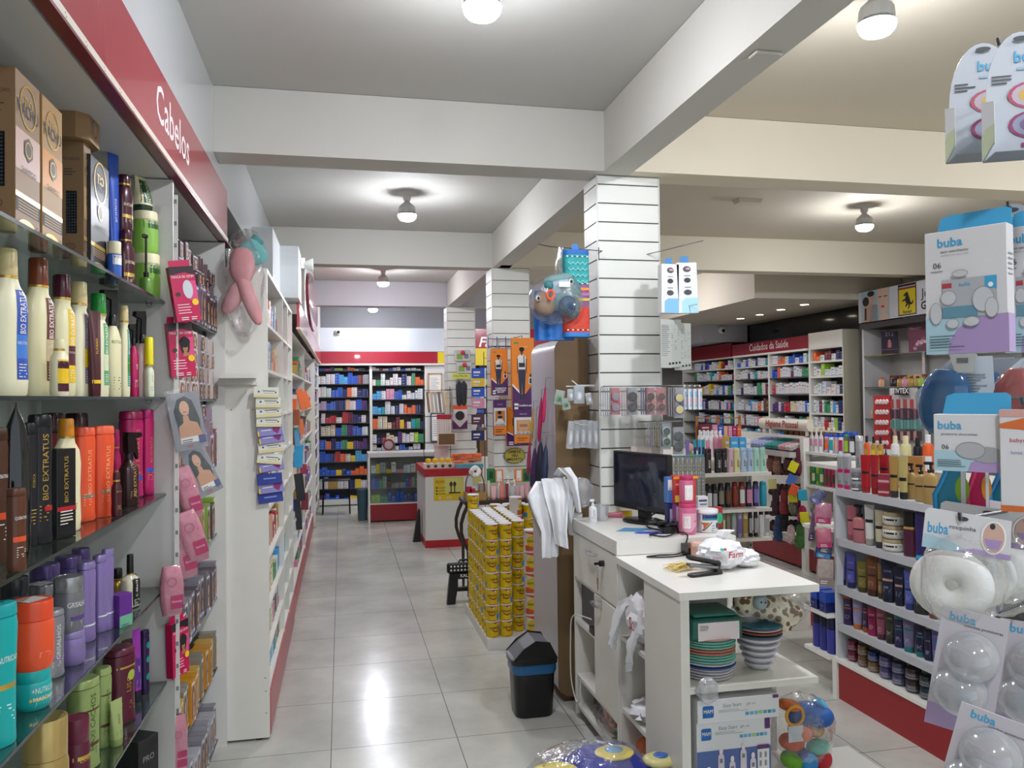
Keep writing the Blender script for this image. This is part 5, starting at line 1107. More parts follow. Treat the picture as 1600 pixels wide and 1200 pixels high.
# ---------------------------------------------------------------- cans of powdered milk on a white pallet box
t=thing('pallet_box','low white tray under the stacked milk powder cans','tray',(1.1,5.68,0));b=MB();b.box(-.18,.18,-.485,.46,0,.072,M('#dedcd5',.45));b.build('tray',t,sm=0)
_cans={}
def can(w,h,kind):
    if kind in _cans:return None
    t=thing('milk_powder_can','x','can');r=w/2;b=MB();b.lathe([(r*.97,0),(r,.002),(r,.005),(r*.985,.007),(r*.985,h-.008),(r,h-.006)],M('#dcb90a' if kind=='y' else '#dcd6d0',.3,.1),28);b.build('can_body',t)
    b=MB();b.lathe([(r*1.01,h-.007),(r*1.01,h-.001),(r*.97,h),(r*.9,h-.001)],M('#e6e6e8',.35),28);b.build('lid',t)
    rr=r*.99
    def S(x,z,o):a=x/rr;return((rr+o)*sin(a),-(rr+o)*cos(a),z)
    P=Print(S);HB=h-.006
    if kind=='y':
        redm=M('#a3201c',.35);sky=M('#2b8fd0',.35)
        for off in(0,PI*rr):
            P.poly([(off-rr*.9,HB*.99),(off+rr*.3,HB*.99),(off+rr*.35,HB*.82),(off-rr*.1,HB*.88),(off-rr*.9,HB*.98)],redm)
            P.text('NINHO',off-rr*.25,HB*.6,r*.55,M('#3a3a12',.5),bold=.02);P.poly([(off-rr*.85,HB*.5),(off-rr*.2,HB*.42),(off+rr*.4,HB*.5),(off+rr*.3,HB*.4),(off-rr*.2,HB*.33),(off-rr*.75,HB*.42)],redm);P.ell(off+rr*.1,HB*.88,r*.14,r*.1,WHITE)
            P.rect(off+rr*.5,off+rr*1.3,HB*.12,HB*.46,sky,6);P.rect(off-rr*.8,off+rr*.4,HB*.03,HB*.06,M('#6d6a2c',.5),8)
    else:
        o2=M('#d2521c',.35)
        P.rect(-rr*1.2,rr*1.3,HB*.0,HB*.18,M('#8a4a30',.4),10);P.poly([(-rr*1.2,HB*.97),(rr*1.0,HB*.97),(rr*1.0,HB*.78),(rr*.1,HB*.8),(-rr*1.2,HB*.93)],o2);P.poly([(-rr*1.2,HB*.0),(rr*1.3,HB*.0),(rr*1.3,HB*.66),(rr*.7,HB*.42),(0,HB*.3),(-rr*1.2,HB*.3)],o2)
        P.ell(-rr*.15,HB*.5,r*.85,HB*.28,M('#d6b81e',.4));P.rect(-rr*1.2,rr*.5,HB*.08,HB*.22,o2,8);P.text('NINHO',-rr*.15,HB*.5,r*.42,M('#33420f',.5),bold=.02);P.text('0%',rr*.5,HB*.87,r*.3,WHITE)
    P.mb.build('printed_label',t);_cans[kind]=t;return t
def can_at(loc,rz,kind,lab,grp,w=.086,h=.1055):
    t=can(w,h,kind)
    if t is None:return dup(_cans[kind],loc,rz,lab,grp)
    t.location=loc;t.rotation_euler=(0,0,rz);tag(t,lab,'can',grp);return t
lay=['bottom','second','third','fourth','fifth','sixth','top']
for i in range(9):
    for j in range(3):
        for k in range(7):
            if not(j==0 or i==0 or k==6 or(j==2 and i==1)):continue
            if i==0 and j==2:continue
            x=.965+.0925*j+(.012 if j==2 else 0);y=5.255+.0925*i
            if k==6 and i==8 and j==0:pass
            can_at((x,y,.0725+.1060*k),R5.uniform(-.15,.35)+(0.5 if(i+k)%3==0 else 0),'y','yellow milk powder can, %s layer, row %s from the front, %s column'%(lay[k],ORD[i],('left','middle','right')[j]),None)
can_at((.965,5.255+.0925*8,.0725+.106*7),.2,'y','single yellow can standing on top at the back of the stack',None)
for k in range(5):
    p=ony(830.5,990,5.17);can_at((p.x+.02,5.24,.0725+.1385*k),.1,'o','orange and white milk powder can, %s of the single stack of five'%lay[k if k<4 else 6],None,.098,.1375)
# second, taller stack behind
sy=6.0;p=ony(800,820,sy)
b=MB();b.box(-.12,.27,-.08,.16,0,.6,LAMIN2);tag(b.build('display_block',loc=(1.19+.04,6.12,0),sm=0),'white display block carrying the rear stack of cans','stand')
for i,(dx,dy,kd)in enumerate(((-.06,.08,'y'),(.04,.08,'y'),(-.02,-.0,'y'),(.08,-.02,'o'),(.18,.0,'y'),(.14,.09,'y'))):
    can_at((1.23+dx,6.12+dy,.601),.3*i,kd,'can on the white block behind the yellow stack, %s of six'%ORD[i],None)
    can_at((1.23+dx,6.12+dy,.601+(.106 if kd=='y' else .138)),.3*i+.4,kd,'upper can on the white block behind the yellow stack, %s of six'%ORD[i],None)
# ---------------------------------------------------------------- folded black step stool
t=thing('step_stool','folded black plastic step stool with white dots beside the cans','step stool',(.93,6.42,0));a=ony(707,915,6.4)
b=MB();b.box(-.115,.2,-.03,.03,.245,.325,BLACK,.01);b.build('step_top',t)
P=Print(flat(-.03))
for i in range(8):
    for j in range(2):P.ell(-.085+.028*i,.272+.03*j,.008,.008,WHITE,10)
P.mb.build('grip_dots',t,sm=0);b=MB();b.tube([(-.02,0,.325),(-.01,0,.345),(.06,0,.345),(.07,0,.325)],.008,BLACK);b.build('handle',t)
b=MB();b.prism([(-.12,0),(-.055,0),(-.03,.15),(-.03,.245),(-.095,.245)],-.028,.028,BLACK);b.build('leg',t,sm=0)
b=MB();b.prism([(.1,0),(.16,0),(.17,.245),(.11,.245)],-.028,.028,BLACK);b.build('leg',t,sm=0)
b=MB();b.box(-.04,.11,-.02,.02,.1,.13,BLACK);b.build('cross_bar',t,sm=0)
P=Print(flat(-.03));P.text('KALA',.03,.225,.035,WHITE,bold=.02);b=MB();b.box(-.05,.13,-.0295,.02,.2,.245,BLACK);P.mb.build('lettering',t,sm=0);b.build('name_plate',t,sm=0)
t=thing('dark_umbrella_bag','black folded item leaning at the foot of the promo counter','bag',(.83,9.3,0));b=MB();b.prism([(-.04,0),(.05,0),(.045,.36),(.03,.38)],-.05,.05,BLACK);b.build('folded_bag',t)
# ================================================================ checkout counter
def piece(par,n,x0,x1,y0,y1,z0,z1,m=None,l=None,b=0):
    o=par.location;q=MB();q.box(x0-o.x,x1-o.x,y0-o.y,y1-o.y,z0-o.z,z1-o.z,m or LAMIN,b);r=q.build(n,par,sm=0)
    if l:r['label']=l
    return r
t=thing('checkout_counter','high white counter with drawer and door, carrying the monitor, against the near column','counter',(1.45,3.67,0));T1=1.018
HX=1.72
piece(t,'countertop',1.16,HX,3.325,4.03,.957,T1,M('#e2e1da',.3,var=.015,nscale=5))
piece(t,'side_panel',1.17,1.19,4.005,4.025,.02,.955);piece(t,'end_panel',1.19,HX,4.005,4.025,.02,.955);piece(t,'front_panel',1.16,HX,3.325,3.345,.02,.955)
piece(t,'back_panel',1.55,1.57,3.345,4.005,.03,.955);piece(t,'divider',1.18,1.55,3.665,3.682,.225,.72);piece(t,'divider',1.175,1.55,3.335,3.35,.02,.955)
for z in(.725,.505,.225,.075):piece(t,'shelf',1.175,1.55,3.35,4.005,z-.018,z)
piece(t,'drawer',1.165,1.185,3.36,3.995,.728,.95)
d=t.children[-1]
def handle(par,y,z,L0=.10):
    b=MB();o=par.parent.location;b.tube([(1.165-o.x,y-L0/2-o.y,z),(1.14-o.x,y-L0/2-o.y,z),(1.137-o.x,y-o.y,z),(1.14-o.x,y+L0/2-o.y,z),(1.165-o.x,y+L0/2-o.y,z)],.006,CHROME,8)
    h=b.build('handle',par);return h
handle(d,3.66,.905)
b=MB();b.T=MT((1.165-1.45,3.52-3.67,.885))@MR(-PI/2,4,'Y');b.lathe([(.014,0),(.014,.02),(.011,.022)],BLACK,14);b.box(-.006,.006,-.002,.002,.02,.045,BLACK);b.build('lock',d)
d2=piece(t,'door',1.162,1.182,3.352,3.66,.235,.715);handle(d2,3.60,.68)
k=thing('key_bunch','key ring with small keys hanging from the drawer lock','keys',(1.135,3.52,.87));b=MB();b.tube([(0,.012*sin(a),-.012+.012*cos(a))for a in[2*PI*i/12 for i in range(13)]],.0015,CHROME,5);b.tube([(0,0,-.024),(0,0,-.05)],.0015,CHROME,5);b.build('ring',k)
b=MB();b.box(-.001,.001,-.012,.012,-.08,-.05,M('#a89468',.3,.7));b.box(-.001,.001,-.004,.004,-.11,-.08,M('#a89468',.3,.7));b.build('key',k,sm=0);b=MB();b.box(.002,.004,-.005,.012,-.1,-.05,CHROME);b.build('key',k,sm=0)
# lower packing counter
t=thing('packing_counter','lower white counter with side cubbies and a free shelf, nearest the camera','counter',(1.45,2.98,0));T2=.955
piece(t,'countertop',1.152,1.697,2.648,3.322,.928,T2,M('#e4e3dc',.28,var=.015,nscale=5))
piece(t,'side_panel',1.157,1.19,2.652,3.0,.0,.927,LAMIN2);piece(t,'divider',1.19,1.50,2.98,3.0,.02,.927);piece(t,'divider',1.165,1.50,3.305,3.322,.0,.927);piece(t,'back_panel',1.48,1.50,3.0,3.305,.02,.927)
for z in(.618,.31,.09):piece(t,'shelf',1.17,1.48,3.0,3.305,z-.018,z)
b=MB();b.prism([(1.19-1.45,2.655-2.98),(1.692-1.45,2.655-2.98),(1.692-1.45,2.975-2.98),(1.19-1.45,2.975-2.98)],.596,.618,LAMIN,'z');b.build('shelf',t,sm=0)
piece(t,'shelf',1.19,1.692,2.655,2.975,.215,.237)
piece(t,'support_panel',1.66,1.68,2.93,2.95,0,.927,LAMIN2)
# monitor
t=thing('computer_monitor','black flat monitor turned to the left on the high counter','monitor',(1.45,3.80,T1+.001),rad(-72));sc=MB();W2,z0,z1=.215,.055,.345
sc.box(-W2,W2,0,.03,z0,z1,M('#17181a',.3),.004);sc.build('case',t);P=Print(flat(0));P.rect(-W2+.014,W2-.014,z0+.03,z1-.014,M('#1d2133',.08));P.text('SAMSUNG',0,z0+.014,.012,M('#6d6f74',.4));P.mb.build('screen',t,sm=0)
b=MB();b.box(-W2*.75,W2*.75,.03,.055,z0+.03,z1-.03,M('#1b1c1e',.4),.01);b.build('rear_shell',t)
b=MB();b.box(-.03,.03,.012,.05,.012,z0+.06,BLACK);b.build('neck',t,sm=0);b=MB();b.loft([[(.12*s*cos(a),.02+.09*s*sin(a),z)for a in[2*PI*i/28 for i in range(28)]]for s,z in((1,0),(1,.008),(.8,.014),(.3,.018))],BLACK);b.build('stand_foot',t)
# cables and papers
def curve_thing(name,lab,pts,r,m,cat='cable'):
    P=[Vector(p)for p in pts];out=[]
    for i in range(len(P)-1):
        p0,p1,p2,p3=P[max(i-1,0)],P[i],P[i+1],P[min(i+2,len(P)-1)]
        for k in range(6):
            s=k/6;out.append(.5*((2*p1)+(-p0+p2)*s+(2*p0-5*p1+4*p2-p3)*s*s+(-p0+3*p1-3*p2+p3)*s**3))
    out.append(P[-1]);b=MB();b.tube(out,r,m,7);return tag(b.build(name),lab,cat)
z=T1+.006
curve_thing('video_cable','black cable looping over the front of the high counter',[(1.55,3.72,z+.06),(1.46,3.66,z+.05),(1.40,3.58,z+.01),(1.44,3.5,z),(1.36,3.42,z),(1.34,3.38,z+.005),(1.40,3.355,z),(1.47,3.4,z+.012),(1.46,3.5,z+.02),(1.43,3.52,z+.012)],.004,BLACK)
curve_thing('power_cable','thin black cord running down onto the lower counter',[(1.50,3.45,z),(1.49,3.34,z+.01),(1.48,3.31,T1-.005),(1.44,3.29,T2+.006),(1.33,3.27,T2+.006),(1.27,3.25,T2+.006),(1.36,3.22,T2+.006),(1.48,3.26,T2+.006),(1.6,3.28,T2+.006)],.0035,BLACK)
t=thing('cable_bundle','tangle of black adapters and cable behind the monitor foot','cable',(1.47,3.50,T1+.001));R7=random.Random(6);b=MB();pts=[(R7.uniform(-.09,.09),R7.uniform(-.05,.1),R7.uniform(.006,.05))for _ in range(26)];b.tube(pts,.007,BLACK,6);b.build('cord',t);b=MB();b.box(-.05,.03,-.06,-.02,0,.028,BLACK,.004);b.build('adapter',t)
tag(MB().prism([(-.09,-.03),(.02,-.07),(.09,.0),(-.02,.05)],0,.0015,M('#5a93bd',.4),'z').build('blue_leaflet',loc=(1.335,3.60,T1+.0008),sm=0),'light blue folded leaflet on the high counter before the monitor','leaflet')
t=thing('blue_pen','blue ballpoint pen lying at the counter edge','pen',(1.37,3.47,T1+.006),rot=(0,PI/2,rad(-20)));b=MB();b.lathe([(.002,-.07),(.0045,-.055),(.0045,.03)],M('#1b34b8',.3),10);b.build('barrel',t);b=MB();b.lathe([(.005,.03),(.005,.07),(.003,.075)],M('#14268c',.3),10);b.build('cap',t)
# small things at the back left of the high counter
t=pump('small white dropper bottle with blue print beside the plastic cup',.04,.04,.115,M('#e4e5e6',.3),M('#e9e9e9',.35),lb(None,word='GOTAS',ink=M('#3b3f90',.4)),hs=.7,name='dropper_bottle');t.location=(1.225,3.86,T1+.001)
t=thing('plastic_cup','clear plastic measuring cup on the high counter','cup',(1.285,3.90,T1+.001));b=MB();b.lathe([(.028,0),(.036,.075),(.039,.078),(.0385,.08),(.035,.077),(.027,.003)],M('#f2f2f4',.1,kind='clearplastic'),24);b.build('cup',t)
t=tube('small rose coloured tube lying by the column',.03,.03,.09,M('#a85a6a',.35),M('#c98a96',.35),name='hand_cream_tube');t.location=(1.33,3.98,T1+.016);t.rotation_euler=(0,rad(90),rad(-20))
tag(MB().box(-.035,.035,-.01,.01,0,.03,M('#caa21e',.5)).build('yellow_box',loc=(1.44,3.99,T1+.001),sm=0),'small yellow box behind the monitor foot','box')
# supplement jars and boxes at the right of the monitor
def onA(fn,lab,xl,xr,yt,Y,k=.6,zb=T1+.001,**kw):
    p=ony((xl+xr)/2,800,Y);zc=(Vector((p.x,Y,zb))-CAMP).dot(_f);w=(xr-xl)*zc/F;hh=ony((xl+xr)/2,yt,Y).z-zb
    t=fn(lab,w,hh,**kw)if fn is jar else fn(lab,w,w*k,hh,**kw);t.location=(p.x,Y,zb);return t
pnk=M('#c8668a',.35)
onA(carton,'tall dark blue carton under the light blue one beside the monitor',1041,1053,786,3.55,1.2,col=M('#232a68',.35),pr=lb(M('#b9c0d4',.4),-.3,.3,.3,.8))
onA(carton,'light blue carton with white panel stacked on the dark blue carton',1040,1051,745,3.55,1.2,zb=ony(1045,785,3.55).z,col=M('#4f7ec2',.35),pr=lb(PAPER,-.35,.35,.5,.9))
onA(carton,'purple and pink carton at the bottom beside the pink jar',1051,1066,786,3.52,1.2,col=M('#8d4a86',.35),pr=lb(M('#c9b6cc',.4),-.4,.4,.2,.9))
onA(carton,'red and orange carton with orange lid behind the upper pink jar',1051,1084,743,3.52,.7,zb=ony(1060,785,3.52).z,col=M('#c4342c',.35),pr=both(lambda P,w,h:[P.rect(-w*.62,w*.62,h*.9,h,M('#e8921c',.4)),P.rect(-w*.55,-w*.3,h*.05,h*.3,M('#e0c04a',.4)),P.text('NUTRI',-w*.35,h*.7,.012,WHITE)]))
onA(jar,'pink supplement jar with white label, lower of the two',1060,1088,786,3.42,lf=.13,col=pnk,lid=M('#c23a6a',.35),pr=lambda P,w,h:[P.rect(-w*.5,w*.5,h*.02,h*.8,M('#e2a8bc',.4),10),P.rect(-w*.45,-w*.05,h*.25,h*.7,PAPER,4),P.lines(-w*.43,-w*.08,h*.3,h*.65,7,GREY,.3),P.text('CRE',w*.32,h*.5,w*.16,RED),P.poly([(-w*.1,h*.04),(w*.5,h*.04),(w*.5,h*.4)],pnk)],name='supplement_jar')
onA(jar,'pink supplement jar with white label, upper of the two',1062,1084,743,3.43,lf=.16,zb=ony(1074,786,3.43).z+.001,col=pnk,lid=M('#b83262',.35),pr=lambda P,w,h:[P.rect(-w*.35,w*.35,h*.15,h*.8,PAPER,6),P.lines(-w*.3,w*.3,h*.2,h*.7,9,GREY,.3)],name='supplement_jar')
onA(jar,'white tub with navy band and barcode on the counter corner',1088,1121,795,3.45,lf=.16,lidw=1.06,col=M('#d9dadd',.35),lid=M('#e6e6e8',.3),pr=lambda P,w,h:[P.rect(-w*.55,w*.55,h*.76,h*.95,M('#25306c',.4),10),P.rect(-w*.55,w*.55,h*.66,h*.76,M('#2e8a8c',.4),10),P.poly([(-w*.5,h*.1),(-w*.1,h*.55),(-w*.5,h*.55)],M('#b06a34',.4)),P.poly([(-w*.4,h*.1),(w*.05,h*.58),(w*.0,h*.6),(-w*.45,h*.15)],M('#7c4a3c',.4)),P.rect(w*.3,w*.45,h*.25,h*.5,INK,3),P.lines(w*.0,w*.22,h*.1,h*.5,3,GREY,.3)],name='supplement_tub')
onA(carton,'red flat carton with green circle behind the navy banded tub',1108,1128,792,3.56,.4,col=M('#9c1f26',.4),pr=lambda P,w,h:[P.ell(w*.25,h*.45,w*.25,h*.28,M('#2fae7c',.4))])
onA(carton,'brown wooden block under the small white carton',1088,1106,791,3.7,1,col=M('#6f4a30',.5))
onA(carton,'small white medicine carton with navy stripe on the block',1087,1104,775,3.66,.8,zb=ony(1095,791,3.7).z+.001,col=M('#d9dada',.4),pr=lambda P,w,h:[P.rect(-w*.4,w*.4,h*.55,h*.72,M('#283a70',.4)),P.rect(-w*.3,w*.4,h*.25,h*.38,M('#6a7590',.4))])
# on the lower counter
t=thing('stapler','black desk stapler on the lower counter near its left edge','stapler',(1.36,2.885,T2+.001),rad(12));b=MB();b.box(-.07,.075,-.017,.017,0,.012,BLACK,.003);b.build('base',t);b=MB();b.T=MT((.07,0,.018))@MR(rad(9),4,'Y');b.box(-.15,.005,-.013,.013,.0,.012,M('#8a8c90',.3,.8),.002);b.build('magazine',t)
b=MB();b.T=MT((.07,0,.03))@MR(rad(14),4,'Y');b.box(-.155,.0,-.015,.015,0,.018,BLACK,.006);b.build('top_arm',t)
b=MB();b.lathe([(.014,0),(.014,.045),(.01,.05)],BLACK,12,(.06,0));b.build('hinge',t)
t=thing('raffia_brush','loose yellow raffia tassel behind the stapler','raffia',(1.31,2.99,T2+.002));b=MB()
for i in range(44):a=R7.uniform(-.5,.5);L0=R7.uniform(.07,.13);b.tube([(.06,R7.uniform(-.01,.01),.012),(.06-L0*.5*cos(a),L0*.5*sin(a),R7.uniform(.004,.03)),(.06-L0*cos(a),L0*sin(a),R7.uniform(.001,.02))],.0012,M(R7.choice(['#d8bc5a','#e2cf86','#c9a83c']),.6),4)
b.build('fibres',t)
o=onz(1083,880,T2);t=jar('pink lidded pot with pink beige side beside the plastic bag',.075,.07,M('#b98f80',.5),M('#d8b09c',.45),lf=.25,name='face_powder_pot');t.location=(1.475,3.17,T2+.001)
t=carton('flat black and orange carton at the back of the lower counter',.16,.08,.045,M('#1a1614',.4),lambda P,w,h:P.rect(-w*.5,w*.5,h*.8,h,M('#b04a22',.4)),top=lambda P,w,d:P.rect(-w*.3,w*.45,d*.1,d*.9,M('#b8502a',.4)));t.location=(1.53,3.27,T2+.001)
bagm=M('#e9e9ec',.35,bump=.25,nscale=30)
def softbag(lab,loc,r,seed,m=None,name='plastic_bag',word=None,knot=True,amp=.13,cat='bag',handles=0,inner=None,wy=0):
    t=thing(name,lab,cat,loc);R=random.Random(seed)
    crumple((0,0,r[2]),r,seed,m or bagm,26,16,amp,t,'bag_body',flatz=0.0)
    if knot:
        b=MB();rings=[[(q*.12*r[0]*(1+R.uniform(-.3,.3))*cos(a)+dx,q*.12*r[0]*sin(a),z)for a in[2*PI*i/9 for i in range(9)]]for q,z,dx in((2.2,r[2]*1.8,0),(1,r[2]*2.0,0),(2.0,r[2]*2.2,.1*r[0]),(2.6,r[2]*2.5,.3*r[0]))];b.loft(rings,m or bagm);b.build('gathered_neck',t,ang=25)
    for k in range(handles):
        s=(-1,1)[k%2];b=MB();L0=[(s*r[0]*.3+dx,-r[1]*.3,z)for dx,z in((0,r[2]*1.7),(s*.02,r[2]*2.2),(s*.05,r[2]*2.3))];w=.02
        b.loft([[(x-w,y,z),(x+w,y,z+.004),(x+w,y+.004,z+.004),(x-w,y+.004,z)]for x,y,z in L0],m or bagm);b.build('handle',t,ang=25)
    if word:
        def Sx(x,z,o):u=min(.95,abs(x)/r[0]);v=min(.95,abs(z-r[2])/r[2]);return(x,-r[1]*1.10*math.sqrt(max(.02,1-u*u*.8-v*v*.6))-.006-o,z)
        P=Print(Sx);P.text(word,wy,r[2]*1.15,.034,RED,slant=.2,bold=.01);P.text('com',-r[0]*.55,r[2]*1.0,.02,RED);P.ell(-r[0]*.35,r[2]*1.5,.008,.006,M('#3fb0a8',.5));P.ell(-r[0]*.22,r[2]*1.52,.006,.005,RED);P.mb.build('lettering',t,sm=0)
    return t
softbag('white carrier bag with red lettering, full, on the lower counter',(1.475,2.98,T2+.001),(.092,.075,.06),5,word='Farm',wy=.025)
softbag('second white plastic bag slumped right of the lettered bag',(1.585,3.0,T2+.001),(.06,.06,.035),8,knot=False)
# bags bursting from the cubbies
b=bagm
def ribbon(par,pts,w,m,name='bag_fold',seed=1,wob=.012,dirv=(0,1,0),th=.003):
    """crumpled plastic strip following pts, width along dirv"""
    R=random.Random(seed);P=[Vector(p)for p in pts];out=[]
    for i in range(len(P)-1):
        for k in range(4):out.append(P[i].lerp(P[i+1],k/4))
    out.append(P[-1]);d=Vector(dirv).normalized();n=9;rows=[]
    for i,p in enumerate(out):
        ww=w[min(len(w)-1,int(len(w)*i/len(out)))]if isinstance(w,(list,tuple))else w
        tng=(out[min(i+1,len(out)-1)]-out[max(i-1,0)]).normalized();nm=tng.cross(d).normalized();row=[]
        for k in range(n):u=k/(n-1)-.5;row.append(p+d*(u*ww)+nm*(wob*sin(k*1.9+seed+i*.25)+R.uniform(-wob,wob)*.35))
        rows.append((row,nm))
    q=MB();rings=[[tuple(v)for v in r]+[tuple(v+nm*th)for v in reversed(r)]for r,nm in rows];q.loft(rings,m);return q.build(name,par,ang=50)
t=thing('plastic_bag','white plastic bag with red print spilling from the upper cubby','bag',(1.2,3.13,.62));crumple((.03,0,.12),(.09,.10,.11),14,bagm,22,14,.14,t,'bag_body',flatz=.001)
ribbon(t,[(-.02,.04,.19),(-.06,.08,.15),(-.085,.12,.03),(-.09,.13,-.03)],[.05,.09,.08,.06],bagm,seed=3,dirv=(.1,1,.25));ribbon(t,[(-.03,-.03,.10),(-.06,-.02,.03),(-.065,.0,-.05),(-.055,.02,-.10)],[.05,.06,.045,.03],bagm,seed=5,dirv=(.1,1,-.2))
P=Print(lambda x,z,o:(-.075-o,-x,z));P.text('S',.06,.115,.07,M('#a8183a',.5),bold=.02);P.text('O',.09,.11,.05,M('#a8183a',.5));P.mb.build('lettering',t,sm=0)
t=thing('plastic_bag','crumpled white bag on the middle cubby shelf','bag',(1.26,3.15,.311));crumple((0,0,.035),(.10,.12,.035),17,bagm,22,10,.22,t,'bag_body',flatz=.001)
t=thing('orange_bag','orange plastic package in the bottom cubby','bag',(1.28,3.15,.091));crumple((0,0,.08),(.09,.11,.08),18,M('#c8601a',.25,bump=.4,nscale=25),20,12,.15,t,'bag_body',flatz=.001)
# left compartments of the high counter
t=thing('black_case','black device box in the top compartment of the high counter','box',(1.33,3.84,.506));b=MB();b.box(-.13,.12,-.14,.15,0,.19,BLACK,.004);b.build('case',t);
tag(MB().box(-.05,.05,-.035,.035,0,.03,BLACK).build('adapter',loc=(1.215,3.72,.507),sm=0),'small black adapter before the device box','adapter')
curve_thing('white_cable','white cable hanging down the end of the high counter',[(1.23,3.75,.54),(1.19,3.86,.545),(1.155,4.0,.52),(1.15,4.03,.4),(1.15,4.03,.2),(1.16,3.98,.10),(1.165,3.92,.12),(1.17,3.93,.22)],.0035,M('#d4d3cd',.4))
t=thing('red_bucket','dark red cleaning bucket with black rim in the middle compartment','bucket',(1.28,3.76,.226));b=MB();b.lathe([(.055,0),(.06,.005),(.068,.15),(.068,.155)],M('#98101e',.35),22);b.build('bucket',t);b=MB();b.lathe([(.072,.15),(.074,.152),(.074,.19),(.07,.192)],BLACK,22);b.build('rim',t);b=MB();b.box(-.03,.03,-.03,.03,.19,.26,M('#98101e',.35),.01);b.build('handle',t)
tag(MB().box(-.06,.06,-.07,.07,0,.12,BLACK).build('black_box',loc=(1.3,3.86,.077),sm=0),'black box in the bottom compartment of the high counter','box')
t=thing('toy_bag','clear bag with pink and green rings in the bottom compartment','bag',(1.22,3.62,.077));film2=film
for j,(c,y)in enumerate((('#c98a80',.08),('#5f9a7c',-.03),('#c9605a',.02))):
    b=MB();b.tube([(.02+.0*j,y+.05*cos(a),.06+.045*sin(a))for a in[2*PI*i/14 for i in range(15)]],.012,M(c,.5),8);b.build('teething_ring',t)
crumple((0,.0,.06),(.06,.15,.06),22,film,par=t,flatz=0);
# bags draped over the far left corner
t=thing('carrier_bags','bunch of white carrier bags draped over the left end of the counter','bags',(1.10,4.03,1.0));wb=M('#dfe1e3',.35,bump=.2,nscale=20)
def pz(x,y,Y):p=ony(x,y,Y);return(p.x-1.10,p.y-4.03,p.z-1.0)
def sheet(par,left,right,Ys,m,seed,amp=.012,n=12,name='bag_fold'):
    """hanging sheet between two outlines; outlines are rows of sight points, Ys their distance"""
    R=random.Random(seed);rows=[]
    L=[Vector(pz(x,y,Y))for(x,y),Y in zip(left,Ys)];Rr=[Vector(pz(x,y,Y))for(x,y),Y in zip(right,Ys)]
    def dens(A):
        o=[]
        for i in range(len(A)-1):
            for k in range(4):o.append(A[i].lerp(A[i+1],k/4))
        return o+[A[-1]]
    L,Rr=dens(L),dens(Rr);ph=R.uniform(0,6)
    for i,(a,c)in enumerate(zip(L,Rr)):
        row=[a.lerp(c,k/n)+Vector((0,-amp*sin(ph+k*1.3+.15*i)-R.uniform(0,amp*.3)-.02*sin(PI*k/n),0))for k in range(n+1)];rows.append(row)
    q=MB();q.loft([[tuple(v)for v in r]+[tuple(v+Vector((0,.006,0)))for v in reversed(r)]for r in rows],m);q.build(name,par,ang=60)
sheet(t,[(838,752),(824,775),(832,800),(845,830),(846,872)],[(880,748),(882,775),(880,810),(874,840),(874,868)],[4.06,3.99,3.96,3.95,3.94],wb,2)
sheet(t,[(845,748),(850,775),(862,815),(868,850)],[(884,745),(889,775),(886,830),(888,858)],[4.02,3.94,3.91,3.90],wb,7)
sheet(t,[(864,742),(872,731),(886,745),(896,775),(902,800)],[(876,748),(890,730),(902,748),(905,775),(908,800)],[4.05,3.96,3.92,3.9,3.9],wb,11,.008,8)
sheet(t,[(822,772),(826,790),(838,825),(843,850)],[(836,778),(846,800),(852,830),(852,860)],[4.02,4.02,4.0,3.99],M('#bcb7b4',.4),13,.006,6)
sheet(t,[(872,750),(880,790),(888,815),(890,836)],[(902,745),(898,790),(892,820),(895,835)],[4.04,4.0,3.98,3.98],wb,17)
crumple(pz(910,770,4.0),(.06,.035,.075),31,M('#e6e8ea',.25,kind='clearplastic',bump=.6,nscale=24),par=t,name='clear_bag')
for o in list(t.children):
    pass
b=MB();b.tube([(-.02,.08,.0),(.04,.03,.03),(.12,-.0,.02)],.02,wb);b.build('bag_roll',t)
# brown backed display stand
t=thing('display_stand','tall rounded white display stand seen from its brown backboard, beside the near column','stand',(1.215,4.48,0));Xa,Xb,Zt=1.128-1.215,1.318-1.215,1.968;mdf=M('#7d6444',.65,var=.08,nscale=5);rd_=.075
prof=[(Xa+rd_,.03),(Xb,.03),(Xb,Zt)]+[(Xa+rd_+rd_*cos(a),Zt-rd_+rd_*sin(a))for a in[PI/2+PI/2*k/8 for k in range(9)]]+[(Xa+rd_+rd_*cos(a),.03+rd_+rd_*sin(a))for a in[PI+PI/2*k/8 for k in range(1,8)]]
b=MB();b.prism(prof,-.27,.27,M('#c4c2ca',.3));b.build('shell',t,ang=30);b=MB();b.prism([(x*.985,z)for x,z in prof],-.274,-.27,mdf);o=b.build('backboard',t,sm=0);o['label']='brown backboard'
b=MB();b.box(-.05,.0,-.25,.25,0,.03,M('#6a5238',.7));b.build('foot',t,sm=0)
b=MB()
for z in(.25,.42,.6):b.lathe([(.003,0),(.003,.001)],BLACK,6,(-.06,0))
